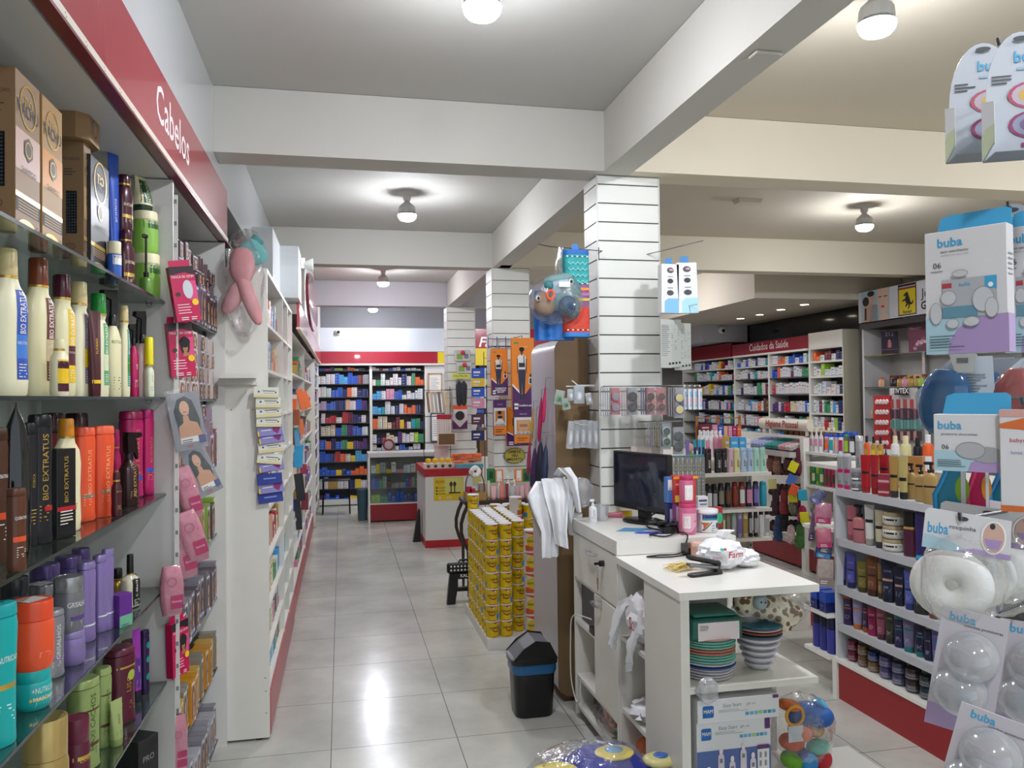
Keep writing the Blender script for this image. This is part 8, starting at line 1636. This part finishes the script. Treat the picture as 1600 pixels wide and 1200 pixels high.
r3=[(1311,1323,862,'#4a4a94','#22224a','violet'),(1323,1338,864,'#4e4c9c','#22224a','bright violet'),(1340,1356,878,'#6d6424','#3c3612','olive'),(1355,1373,869,'#6a3a1c','#3a2010','brown'),(1372,1380,880,'#7a6030','#3c3018','sand'),(1378,1400,874,'#161c38','#10142a','navy'),(1398,1414,886,'#141a34','#10142a','dark navy'),(1414,1430,892,'#4c58a0','#2a3470','periwinkle'),(1429,1451,898,'#262624','#1c1c1a','charcoal'),(1451,1468,905,'#8a5a44','#6a4030','copper')]
for i,(a,c,y,c1,c2,n)in enumerate(r3):G(tube if i not in(8,)else cyl_bottle,'%s cream tube, %s from left on third gondola shelf'%(n,ORD[i]),a,c,y,z,.6,X=AX+.05,col=M(c1,.3),cap=M(c2,.35),pr=lb(None,-.45,.45,.2,.85,word='LOVE' if i in(5,8)else 'COND',ink=M('#a9a3b4',.5),vert=False,bands=((.45,.53,M('#b88a70' if i in(5,6)else '#1c1c2c',.4)),)))
z=ZA[3]
r4=[(1319,1333,929,'#2c1c48','#a05028','purple and orange'),(1333,1348.5,934,'#8d86a8','#b0602c','lavender'),(1348,1357,940,'#3a2448','#a05028','dark purple'),(1357,1371,943,'#8a1c48','#4a1028','magenta'),(1370,1385,948,'#8d4a5c','#4a2430','rose'),(1384,1399,954,'#3a382c','#2a2820','olive black'),(1398.5,1413,960,'#22204c','#1a6a6c','navy'),(1412,1430,965,'#6d6788','#1c6a68','grey lavender'),(1431,1446,978,'#1c1a3c','#1a6a6c','dark navy'),(1445,1458,985,'#201c40','#1c1a38','ink blue'),(1457,1474,981,'#58548c','#1f6a9c','blue lavender'),(1473,1489,1020,'#1c4a3c','#163c30','dark green')]
for i,(a,c,y,c1,c2,n)in enumerate(r4):G(tube if i%3 else cyl_bottle,'%s tube, %s from left on fourth gondola shelf'%(n,ORD[i]),a,c,y,z,.6,X=AX+.05,col=M(c1,.3),cap=M(c2,.35),pr=lb(None,-.45,.45,.2,.9,word='HAIR',ink=M('#b9b3c4',.5),vert=False,bands=((.6,.68,M(c2,.4)),)),**({'hs':.86}if i%3==0 else{}))
z=.212
r5=[(1308,1326,996,'#6a1f38','#6a1f38','wine'),(1325,1342,1001,'#6d2238','#6d2238','wine red'),(1341,1358.5,1008,'#6d5236','#6d5236','bronze'),(1357,1376,1018,'#22345c','#7a5a38','navy over bronze'),(1375,1396,1026,'#4e4a70','#4e4a70','slate violet'),(1395,1417,1036,'#4a4a68','#4a4a68','slate'),(1416,1440,1044,'#3a302c','#3a302c','dark brown'),(1438,1460,1056,'#26383c','#26383c','dark teal'),(1458,1487,1064,'#4a4470','#4a4470','violet grey'),(1486,1506,1085,'#b3a068','#1f3a6c','gold over blue')]
for i,(a,c,y,c1,c2,n)in enumerate(r5):
    p,w,d,h=fit(a,c,y,z,AX+.06,1,rz=RR);h2=h/2
    for k in range(2):
        t=jar('%s mask jar, %s of stack %s on the gondola base'%(n,('bottom','top')[k],ORD[i]),w,h2,M((c2,c1)[k],.3),M((c2,c1)[k],.2,.3),lb(None,-.45,.45,.1,.9,word='MASK',ink=M('#a9a3b0',.5),vert=False,fine=False,bands=((.3,.5,M('#8d8794',.4)),)),lf=.34,name='mask_jar');t.location=(p.x,p.y,z+.0012+k*(h2+.0005));t.rotation_euler=(0,0,RR)
# end cap of the gondola: blue packs and the clip strips
t=thing('gondola_end_shelves','white side shelves with blue packs at the far end of the nearest gondola','shelf unit',(AX+.2,4.1,0))
EZ=[onx(1284,957,AX-.03).z,onx(1284,1020,AX-.03).z]
for z in[.905]+EZ:pt(t,'shelf',(AX-.03,AX+.56,3.97,4.2,z-.02,z),LAMIN)
pt(t,'back_panel',(AX+.02,AX+.6,3.955,3.97,0,1.1),OFFW);
for k,(z,h,n)in enumerate(((EZ[0],.10,2),(EZ[1],EZ[0]-EZ[1]-.03,3))):
    for i in range(n):
        c1=('#34368c','#2a2c7c')[i%2]
        if k==0:
            for r in range(2):one(box_mesh(.06,.1,.055,'navy' if r==0 else 'blue','#4a4ea8'),'blue_box','blue carton, column %s, %s layer, end shelf of nearest gondola'%(ORD[i],('lower','upper')[r]),'box',(AX+.03,4.03+.085*i,z+.0006+.056*r),-RZ90)
        else:t=cyl_bottle('tall indigo bottle, %s from right on the lowest end shelf'%ORD[i],.06,.045,h,M(c1,.35),M('#15153c',.35),None,hs=.68);t.location=(AX+.02,4.01+.068*i,z+.0006);t.rotation_euler=(0,0,-RZ90)
# things hanging at the corner: pink razor packs and blue bags
def packR(lab,x,y0,y1,w_,X,c1,c2,word=None,roll=0,name='hanging_pack',wrap=True):
    p=onx(x,y0,X);zc=(p-CAMP).dot(_f);w=w_*zc/F;h=(y1-y0)*zc/F;t=thing(name,lab,'package',p,rot=(0,rad(roll),rad(-25)));b=MB();b.loft([[(q[0],q[1]*s,z)for q in rr_ring(w,.03,0,.008,3)]for z,s in((-h,.4),(-h*.95,1),(-h*.3,1),(0,.2))],M(c1,.4,var=.12,nscale=50));b.build('pack',t)
    P=Print(flat(-.0165));P.rect(-w*.42,w*.42,-h*.95,-h*.68,M(c2,.4));P.lines(-w*.3,w*.2,-h*.9,-h*.75,2,PAPER,.4)
    if word:P.text(word,0,-h*.3,w*.5,PAPER,vert=True,bold=.02)
    P.mb.build('printed_label',t,sm=0)
    if wrap:crumple((0,0,-h/2),(w*.58,.024,h*.56),int(x),film,14,8,.08,t,'clear_wrapper')
    return t
packR('pink disposable razor pack, upper of two at the gondola corner',1287,786,818,24,AX-.04,'#b0647c','#b01a5c',roll=4)
packR('pink disposable razor pack, lower of two at the gondola corner',1287,826,856,22,AX-.05,'#b8506c','#b81a64',roll=-2)
packR('dark blue and sky blue pack below the pink razors',1289,848,872,24,AX-.03,'#1f2a6c','#2a8ac8','Ris',roll=10)
packR('clear pack of beige pads with red and blue label, lowest at the corner',1290,874,915,24,AX-.05,'#a8968c','#8a7a78',roll=2)
packR('purple pack edge on behind the pink razors',1273,800,846,8,AX-.02,'#6a3a6c','#3a2a58',roll=8)
packR('navy striped pack at the top of the corner strip',1285,768,790,16,AX-.04,'#2a2f6c','#5a6aa8',roll=38)
# second row of goods on the rear half of the gondola top, seen over the hair care
def rowT(X,z,items,where):
    for i,(xl,xr,yt,c,cp,bd,kd)in enumerate(items):
        p,w,d,h=fit(xl,xr,yt,z,X,1.0,rz=-RZ);one(bottle_mesh(round(w,3),round(max(h,.05),3),c,cp,kd,bd),kd+'_bottle','%s bottle, %s from left, %s'%(c,ORD[i],where),'bottle',(p.x,p.y,z+.0006),-RZ)
rowT(3.3,1.16,[(1393,1406,681,'white','cream','silver','round'),(1408,1424,681,'pale yellow','cream','lavender','round'),(1428,1442,684,'black','black','white','round'),(1443,1459,679,'orange','white','white','round'),(1462,1474,684,'grey','silver','white','round'),(1350,1360,681,'orange','black','gold','flat'),(1361,1371,682,'gold','black','yellow','flat'),(1372,1381,683,'gold','black','yellow','flat'),(1382,1387,694,'black','black',None,'pump')],'on the white gondola behind the nearest')
# nail product tower
s=thing('nail_rack','tall red and white counter rack of nail goods with a black header','rack',(4.3,5.2,0));X0=4.3
pl_=onx(1368,620,X0);pr_=onx(1440,620,X0);dy=pl_.y-pr_.y;zt_=onx(1405,616,X0).z;zb_=.95
def quad(n,x0,x1,y0,y1,m,dx=0):a=onx(x0,y1,X0);c=onx(x1,y0,X0);pt(s,n,(X0+dx,X0+dx+.03,c.y,a.y,a.z,c.z),m)
quad('red_panel',1366,1390,618,700,M('#b81c24',.4));quad('white_frame',1388,1425,606,700,M('#b9b7b4',.4),.02);quad('header',1401,1418,606,617,BLACK,-.02)
P=Print(lambda x,z,o:(-.025-o,-x,z));h0=onx(1409.5,611,X0);P.text('STIVTEX',-(h0.y-5.2),h0.z,.055,WHITE,bold=.02);P.mb.build('lettering',s,sm=0)
for i in range(5):
    for j in range(4):
        q=onx(1371+5*j,628+16*i,X0-.0);b=MB();b.lathe([(.022,0),(.018,.012)],M('#d9c9c6',.4),8);tag(b.build('nail_set',loc=q,rot=(0,-PI/2,0)),'round white nail set on the red panel, column %s, row %s'%(ORD[j],ORD[i]),'nail set')
for r,y in enumerate((624,640,656,674)):
    for j in range(9):
        q=onx(1393+5.2*j,y,X0-.03)-s.location;cc=(('#a83a3c','#b9a0a0'),('#2c2c34','#7a4a5a'),('#4f8a84','#6a9a94'),('#3a2c30','#b98a84'))[r][j%2];b=MB();b.box(0,.02,-.016,.016,-.07,0,M(cc,.4));tag(b.build('nail_polish_pack',loc=q+s.location,sm=0),'slim nail pack, %s from left, row %s of the nail tower'%(ORD[j],ORD[r]),'package')
quad('white_frame',1424,1439,617,700,M('#b9b7b4',.4),.03)
pt(s,'base_table',(X0-.1,X0+.35,4.7,5.75,0,1.0),LAMIN)
# ================================================================ baby goods on pegs at the right edge, nearest the camera
def fr(x,y,zc):return CAMP+ray(x,y)*(zc/F)
bw=M('#cfcdce',.45);bb_=M('#3f9cc8',.4);bl2=M('#a4c4ce',.45);bp=M('#a48cb8',.45);bgr=M('#a9bc84',.45)
def peg(lab,a,c,r=.0025):b=MB();b.tube([a,c,(c[0],c[1],c[2]+.008)],r,M('#6a6c70',.3,.9),7);return tag(b.build('peg_hook'),lab,'hook')
# the pegboard the hooks are fixed to, just past the right edge of the view
RZf=rad(-60)
pb=thing('pegboard','tall white pegboard at the right edge holding the baby goods','pegboard',(1.78,.72,0),RZf);b=MB();b.box(-.55,.55,0,.02,.15,2.35,OFFW);b.build('board',pb,sm=0)
for x in(-.5,.5):b=MB();b.box(x-.02,x+.02,.02,.3,0,.15,OFFW);b.box(x-.02,x+.02,.0,.02,0,.15,OFFW);b.build('foot',pb,sm=0)
def bbox(lab,xl,xr,yt,yb,zc,rz,k=.25,pr=None,prr=None,tabc=None,tabh=.03,col=None):
    p=fr((xl+xr)/2,yb,zc);a=rz+math.atan2(p.x,p.y);ap=(xr-xl)*zc/F;w=ap/(abs(cos(a))+k*abs(sin(a)));h=(yb-yt)*zc/F;d=w*k
    t=thing('baby_product_box',lab,'box',p,rz);b=MB();b.box(-w/2,w/2,-d/2,d/2,0,h,col or bw,.0008);b.build('carton',t)
    P=Print(flat(-d/2));pr and pr(P,w,h)
    if prr:Q=Print(lambda x,z,o:(w/2+o,x,z),P.mb);prr(Q,d,h)
    P.mb.build('printed_panel',t,sm=0)
    if tabc:b=MB();b.prism([(-w*.42,h),(w*.5,h),(w*.5,h+tabh),(w*.44,h+tabh*1.15),(-w*.25,h+tabh*1.15),(-w*.36,h+tabh)],d*.3,d*.3+.0012,tabc);b.build('hang_tab',t,sm=0)
    return t,w,h,d
RZf=rad(-60)
def p06(P,w,h):
    P.rect(-w*.5,w*.5,0,h*.3,bl2);P.poly([(w*.5,h*.3),(w*.1,h*.28),(-w*.1,h*.2),(-w*.2,h*.1),(-w*.22,0),(w*.5,0)],bp);P.rect(-w*.5,w*.5,h*.3,h*.31,bw)
    P.text('buba',-w*.18,h*.9,h*.1,bb_,bold=.02,wmax=w*.42);P.text('saco esterilizador',-w*.12,h*.83,h*.03,INK,wmax=w*.5);P.text('reutilizável para micro-ondas',-w*.12,h*.8,h*.018,GREY,wmax=w*.5);P.text('06',-w*.34,h*.72,h*.065,INK);P.rect(-w*.42,-w*.27,h*.67,h*.675,INK)
    P.rect(-w*.28,w*.38,h*.29,h*.6,M('#a7a9ac',.4));P.rect(-w*.28,w*.15,h*.29,h*.38,M('#5f8a9c',.4));P.rect(-w*.28,-w*.16,h*.53,h*.57,M('#a83a44',.4));P.rect(w*.24,w*.38,h*.5,h*.6,bb_);P.text('buba',0,h*.55,h*.045,bb_,wmax=w*.2);P.ell(w*.31,h*.53,w*.03,h*.02,WHITE)
    for x,z,rx,rz_ in((-.36,.33,.08,.09),(-.2,.45,.1,.06),(.22,.42,.13,.1),(.32,.35,.08,.08),(-.15,.24,.08,.04),(.08,.25,.1,.04),(-.05,.64,.1,.03)):P.ell(w*x,h*z,w*rx,h*rz_,M('#bfc0c2',.3));P.ring(w*x,h*z,w*rx,h*rz_,w*.008,M('#909296',.4))
    P.lines(-w*.44,w*.0,h*.05,h*.16,5,M('#4a5a62',.5),.35)
z1=1.12
t,w,h,d=bbox('white baby box numbered 06 with blue tab, largest at the right edge',1455,1576,358,552,z1,RZf,.26,p06,lambda P,d,h:[P.rect(-d*.5,d*.5,0,h*.3,M('#b39cc4',.45)),P.lines(-d*.4,d*.3,h*.6,h*.8,5,GREY,.3)],bb_,.022)
t2,*_=bbox('white baby box cut by the right edge behind the one numbered 06',1578,1660,352,550,z1+.06,RZf,.26,p06,None,bb_,.022)
t3,*_=bbox('white box of round nursing pads marked 06 with blue hanging tab',1467,1574,647,736,1.05,rad(-52),.3,lambda P,w,h:[P.rect(-w*.5,w*.5,0,h*.36,bl2),P.poly([(w*.5,0),(-w*.05,0),(0,h*.16),(w*.15,h*.26),(w*.5,h*.26)],bp),P.text('buba',-w*.28,h*.8,h*.2,bb_,bold=.02,wmax=w*.36),P.text('protetores absorventes',-w*.15,h*.65,h*.06,INK,wmax=w*.6),P.text('06',-w*.34,h*.42,h*.12,INK),P.ell(w*.22,h*.3,w*.22,h*.14,M('#9a9a9c',.5)),P.ell(w*.0,h*.37,w*.2,h*.15,M('#aaaaac',.5)),P.ring(0,h*.37,w*.2,h*.15,w*.01,M('#84848a',.5)),P.lines(-w*.45,w*.0,h*.08,h*.22,4,M('#4a5a62',.5),.35)],lambda P,d,h:[P.rect(-d*.5,d*.5,0,h*.28,M('#b8a2c8',.45)),P.lines(-d*.4,d*.4,h*.6,h*.85,5,INK,.3)],bb_,.024)
t4,*_=bbox('white and orange baby glove box cut by the right edge',1571,1650,640,800,1.0,rad(-50),.3,lambda P,w,h:[P.poly([(-w*.5,h*.82),(w*.5,h*.78),(w*.5,h*.9),(0,h*.93),(-w*.5,h*.86)],M('#c9652c',.4)),P.rect(-w*.5,w*.5,h*.93,h,M('#c99a90',.4)),P.text('babydeas',-w*.1,h*.7,h*.06,M('#b0404c',.5),wmax=w*.8),P.text('luvas para',-w*.1,h*.58,h*.05,M('#6a86b4',.5),wmax=w*.7),P.rect(-w*.5,w*.5,0,h*.06,M('#c9652c',.4)),P.ell(w*.2,h*.3,w*.2,h*.1,M('#b3b3b5',.4))])
# arched teether boxes at the top
def arch(lab,xl,xr,yt,yb,zc,rz,flip=False):
    p=fr((xl+xr)/2,yb,zc);w=(xr-xl)*zc/F*1.05;h=(yb-yt)*zc/F;t=thing('teether_box',lab,'box',p,rz);d=.05;hb=h*.47
    pts=[(-w/2,0),(w/2,0),(w/2,hb),(w*.45,hb)]+[(w*.45*cos(a),hb+(h-hb)*sin(a))for a in[PI*k/16 for k in range(1,16)]]+[(-w*.45,hb),(-w/2,hb)]
    b=MB();b.prism(pts,0,.0015,M('#b4b9c0',.45));b.build('back_card',t,sm=0)
    b=MB();b.prism([(-w/2,0),(w/2,0),(w/2,hb*.98),(-w/2,hb*.98)],-.0012,0,M('#b0b5bc',.45));b.build('front_flap',t,sm=0)
    b=MB();b.prism([(0,0),(-d,.012),(-d,hb*.82),(0,hb)],-w/2-.001,-w/2,M('#c3c6c8',.45),'x');b.prism([(0,0),(-d,.012),(-d,hb*.82),(0,hb)],w/2,w/2+.001,M('#c3c6c8',.45),'x');b.box(-w/2,w/2,-d,0,0,.001,M('#8d9198',.45));b.build('side_panels',t,sm=0)
    P=Print(lambda x,z,o:(-w/2-.001-o,x,z));P.poly([(-d,.014),(0,0),(0,hb*.42),(-d*.3,hb*.5),(-d,hb*.46)],bgr)
    Q=Print(flat(-.0012),P.mb);Q.text('buba',w*.12,h*.8,h*.12,bb_,bold=.02,wmax=w*.5);Q.rect(-w*.05,w*.4,h*.7,h*.72,M('#8fb0c4',.4));Q.lines(-w*.38,-w*.1,h*.6,h*.68,3,INK,.4)
    for cz,c1,c2 in((.5,'#a8445c','#b9a9b4'),(.27,'#8a2f60','#8f8fa4')):Q.ell(w*.12,h*cz,w*.3,h*.105,M(c1,.4));Q.ell(w*.12,h*cz,w*.25,h*.088,M(c2,.3));Q.ell(w*.12,h*cz,w*.16,h*.055,M('#c9a24a' if cz>.4 else '#6a5a7c',.4));Q.ell(w*.07,h*cz,w*.015,h*.008,INK,8);Q.ell(w*.17,h*cz,w*.015,h*.008,INK,8)
    Q.rect(-w*.02,w*.1,h*.1,h*.13,M('#8a2a50',.4));Q.rect(w*.12,w*.3,h*.1,h*.13,bb_);Q.ell(w*.0,h*.94,w*.1,h*.02,DARKGREY);P.mb.build('printed_panel',t,sm=0);return t
arch('arched grey baby teether box hanging at the top right, left one',1487,1590,66,252,1.22,rad(-26));arch('arched grey baby teether box at the top right, cut by the edge',1545,1650,48,250,1.08,rad(-26))
for i,(xl,xr,yt,zc)in enumerate(((1487,1580,330,1.3),(1520,1640,318,1.24))):
    p=fr((xl+xr)/2,420,zc);w=(xr-xl)*zc/F;h=(420-yt)*zc/F;t=thing('arched_card','grey arched baby card showing above the box numbered 06, %s'%('left','right')[i],'card',p,rad(-48));b=MB();b.prism([(-w/2,0),(w/2,0)]+[(w/2*cos(a),h*sin(a))for a in[PI*k/14 for k in range(1,14)]],0,.002,M('#9aa0a8',.45));b.build('card',t,sm=0);P=Print(flat(0));P.text('buba',0,h*.72,.018,bb_,bold=.02);P.ell(0,h*.9,w*.1,h*.04,DARKGREY);P.mb.build('lettering',t,sm=0)
# bowl sets in white cards
nv=M('#2f5f8c',.12,coat=.5);
for i,(xc,y0,y1,zc,m)in enumerate(((1476,570,676,1.22,nv),(1535,573,690,1.26,nv),(1590,568,690,1.18,M('#8a4a48',.15,coat=.5)))):
    p=fr(xc+14,y0,zc);h=(y1-y0)*zc/F;w=.055;t=thing('baby_dish_pack','%s glossy dish in a pale card, %s from left at the right edge'%(('blue','dark blue','brown red')[i],ORD[i]),'package',p,rad(-50));b=MB();blob(b,(-.012,-.008,-h*.55),(.036,.02,h*.5),m,rot=.12);b.build('dish',t);b=MB();b.prism([(-.0,.012),(.05,.012),(.055,-h*.8),(.02,-h*.75),(-.012,-.01)],.005,.008,M('#b3bcc4',.4));b.prism([(-.05,-h*.9),(-.055,-h*.4),(-.02,-.004),(.0,.014),(.03,.014),(.03,-h*.9)],.009,.012,M('#c9d2d9',.4));b.build('card',t,sm=0);P=Print(flat(.005));P.lines(.008,.045,-h*.6,-h*.12,12,M('#7c8890',.5),.4);P.mb.build('printed_text',t,sm=0)
p=fr(1504,553,1.2);t=thing('barcode_tag','white barcode tag showing below the box numbered 06','tag',p,rad(-48));b=MB();b.prism([(-.018,0),(.018,0),(.014,-.028),(-.010,-.028)],0,.001,M('#cfcfcc',.5));b.build('tag',t,sm=0);P=Print(flat(0));[P.rect(-.008+.002*k,-.007+.002*k,-.014,-.006,INK)for k in range(8)];P.mb.build('barcode',t,sm=0)
# bibs
for i,(xl,xr,c,c2,c3,yb)in enumerate(((1462,1503,'#14809c','#7fae1e','#2f8ec0',800),(1512,1541,'#a01444','#d0871c','#b0204c',795),(1548,1586,'#10667c','#6fa81e','#2a7cb0',797),(1590,1640,'#c08a9c','#d0a0b0','#c08a9c',800))):
    p=fr((xl+xr)/2,733,1.12+.02*i);k=1.12/F;w=(xr-xl)*k*1.1;h=(yb+35-733)*k;t=thing('baby_bib',('teal','crimson','dark teal','pink')[i]+' silicone bib with coloured dots, %s from left'%ORD[i],'bib',p,rad(-48));b=MB()
    edge=[(-w*.05,0),(w*.5,0),(w*.5,-h),(-w*.55,-h),(-w*.58,-h*.75),(-w*.42,-h*.62),(-w*.45,-h*.4),(-w*.28,-h*.25)];b.prism(edge,0,.006,M(c,.4));b.build('bib_body',t,ang=30)
    b=MB();b.tube([(x,-.002,z)for x,z in edge[3:]+[edge[0]]],.0035,M(c3,.4),6);b.build('rolled_edge',t);P=Print(flat(0));P.ell(w*.4,-h*.3,w*.22,h*.2,M(c2,.4));P.ell(w*.1,-h*.85,w*.3,h*.16,M(c2,.4));P.rect(w*.36,w*.5,-h,0,M('#cfcfd4',.4));P.mb.build('dots',t,sm=0)
# header card bags with white rings
for i,(xl,xr,y0,zc)in enumerate(((1453,1572,806,1.0),(1480,1630,797,1.07),(1500,1680,790,1.14))):
    k=zc/F;p=fr((xl+xr)/2,y0,zc);w=(xr-xl)*k*1.02;t=thing('baby_ring_bag','clear bag with white padded rings under a pale header card, %s'%('front','middle','rear')[i],'bag',p,rad(-40));t.rotation_euler=(0,rad(5),rad(-40));h=.046;b=MB();b.prism([(-w*.49,0),(-w*.45,.004),(w*.48,0),(w*.5,-h*1.05),(-w*.5,-h)],0,.002,bw);b.build('header_card',t,sm=0);P=Print(flat(0));P.text('buba',-w*.33,-h*.45,h*.42,bb_,bold=.02,wmax=w*.24);P.poly([(-w*.5,-h),(-w*.48,-h*.62),(-w*.2,-h*.72),(w*.1,-h*1.02)],bl2);P.poly([(-w*.15,-h*1.0),(w*.1,-h*.86),(w*.5,-h*.9),(w*.5,-h*1.04)],bp);P.text('rosquinha',-w*.05,-h*.35,h*.16,INK);P.ell(-w*.05,-h*.1,w*.06,h*.06,DARKGREY);P.ring(w*.3,-h*.5,w*.14,h*.45,.002,WHITE);P.ell(w*.3,-h*.5,w*.12,h*.4,M('#c9a494',.5));P.poly([(w*.2,-h*.55),(w*.4,-h*.55),(w*.36,-h*.8),(w*.24,-h*.8)],bp);P.ell(w*.28,-h*.2,w*.03,h*.08,INK);P.mb.build('printed_panel',t,sm=0)
    b=MB();R1,r1=.0265,.0195;cx,cz=-w*.12,-.092;n=28;m_=14
    vs=[];fs=[]
    for a in range(n):
        for q in range(m_):A,Q_=2*PI*a/n,2*PI*q/m_;rr=R1+r1*cos(Q_);vs.append((cx+rr*cos(A)*1.04,.015-r1*.75*sin(Q_),cz+rr*sin(A)*.98))
    for a in range(n):
        for q in range(m_):fs.append((a*m_+q,((a+1)%n)*m_+q,((a+1)%n)*m_+(q+1)%m_,a*m_+(q+1)%m_))
    b.add(vs,fs,M('#d9d8d2',.8,bump=.15,nscale=60));b.build('padded_ring',t,ang=180)
    crumple((0,.012,cz+.01),(w*.5,.045,.06),90+i,film,26,14,.06,t,'clear_bag')
# cards with clear domes, hanging low
for i,(xl,xr,y0,y1,zc,rl)in enumerate(((1483,1583,958,1150,.98,9),(1512,1625,1118,1300,.9,14),(1575,1680,975,1160,1.03,4))):
    k=zc/F;p=fr((xl+xr)/2-8,y0,zc);w=(xr-xl)*k*.92;h=(y1-y0)*k;t=thing('breast_shell_pack','pale card with clear plastic domes, %s'%('upper of the low hanging cards','lowest, cut by the bottom edge','behind, cut by the right edge')[i],'package',p);t.rotation_euler=(0,rad(rl),rad(-42));b=MB();b.box(-w/2,w/2,0,.002,-h,0,M('#bcb6bc',.4));b.build('card',t,sm=0)
    P=Print(flat(0));P.text('buba',-w*.18,-h*.07,h*.1,bb_,bold=.02,wmax=w*.45);P.text('conchas protetoras',w*.15,-h*.12,h*.035,INK,wmax=w*.6);P.rect(-w*.5,w*.5,-h,-h*.82,M('#a490b4',.4));P.ell(w*.05,-h*.35,w*.25,h*.14,M('#c4adb0',.4));P.ell(w*.0,-h*.66,w*.2,h*.12,M('#a9b4b8',.4));P.mb.build('printed_panel',t,sm=0)
    for j,(cx,cz)in enumerate(((.03,-.36),(-.06,-.66))):
        b=MB();b.T=MT((w*cx,-.002,h*cz))@MR(PI/2,4,'X');R1=w*.42;b.lathe([(R1,0),(R1,.003),(R1*.92,.012),(R1*.75,.024),(R1*.45,.034),(R1*.12,.037)],M('#eef0f2',.1,kind='clearplastic'),26);b.build('clear_dome',t)
# pegs reaching from the board to the goods
bp0=Vector((1.78,.72,0));nb=Vector((sin(RZf),-cos(RZf),0))
for i,(x,y,zc)in enumerate(((1560,72,1.1),(1508,349,1.15),(1575,326,1.24),(1520,627,1.07),(1598,634,1.03),(1500,815,1.0),(1560,960,.99),(1600,560,1.2),(1560,735,1.13))):
    p=fr(x,y,zc);u=Vector((cos(RZf),sin(RZf),0));s=max(-.52,(p-bp0).dot(u));q=bp0+u*s;peg('steel peg hook carrying baby goods at the right edge, %s'%ORD[i],tuple((q.x,q.y,p.z+.003)),tuple(p+Vector((0,0,.003))-nb*.0))
# ================================================================ small boxes: the 300 of each kind that show largest stay single, the rest is one object
def flush():
    kinds={}
    for r in PEND:kinds.setdefault(r[0],[]).append(r)
    for kind,L0 in kinds.items():
        def size(r):d=(Vector(r[3])-CAMP).length;return-r[6]/d**2
        L0.sort(key=size)
        for r in L0[:290]:one(r[1],kind,r[2],'box',r[3],r[4],r[5])
        rest=L0[290:]
        if rest:
            vs=[];fs=[];mi=[];mats=[]
            for _,me,lab,loc,rz,g,_s in rest:
                o=len(vs);c,s=cos(rz),sin(rz)
                vs+=[(loc[0]+v.co.x*c-v.co.y*s,loc[1]+v.co.x*s+v.co.y*c,loc[2]+v.co.z)for v in me.vertices]
                for m in me.materials:
                    if m not in mats:mats.append(m)
                ids=[mats.index(m)for m in me.materials]
                for p in me.polygons:fs.append(tuple(i+o for i in p.vertices));mi.append(ids[p.material_index])
            me=bpy.data.meshes.new(kind);me.from_pydata(vs,[],fs)
            for m in mats:me.materials.append(m)
            me.polygons.foreach_set('material_index',mi);me.update()
            ob=bpy.data.objects.new(kind+'_rows',me);COL.objects.link(ob)
            tag(ob,{'medicine_box':'remaining rows of small medicine cartons on the pharmacy shelves','product_box':'remaining small product cartons on the side shelves','health_box':'remaining cartons on the health care shelves'}.get(kind,'remaining small cartons'),'boxes',kind='stuff')
flush()
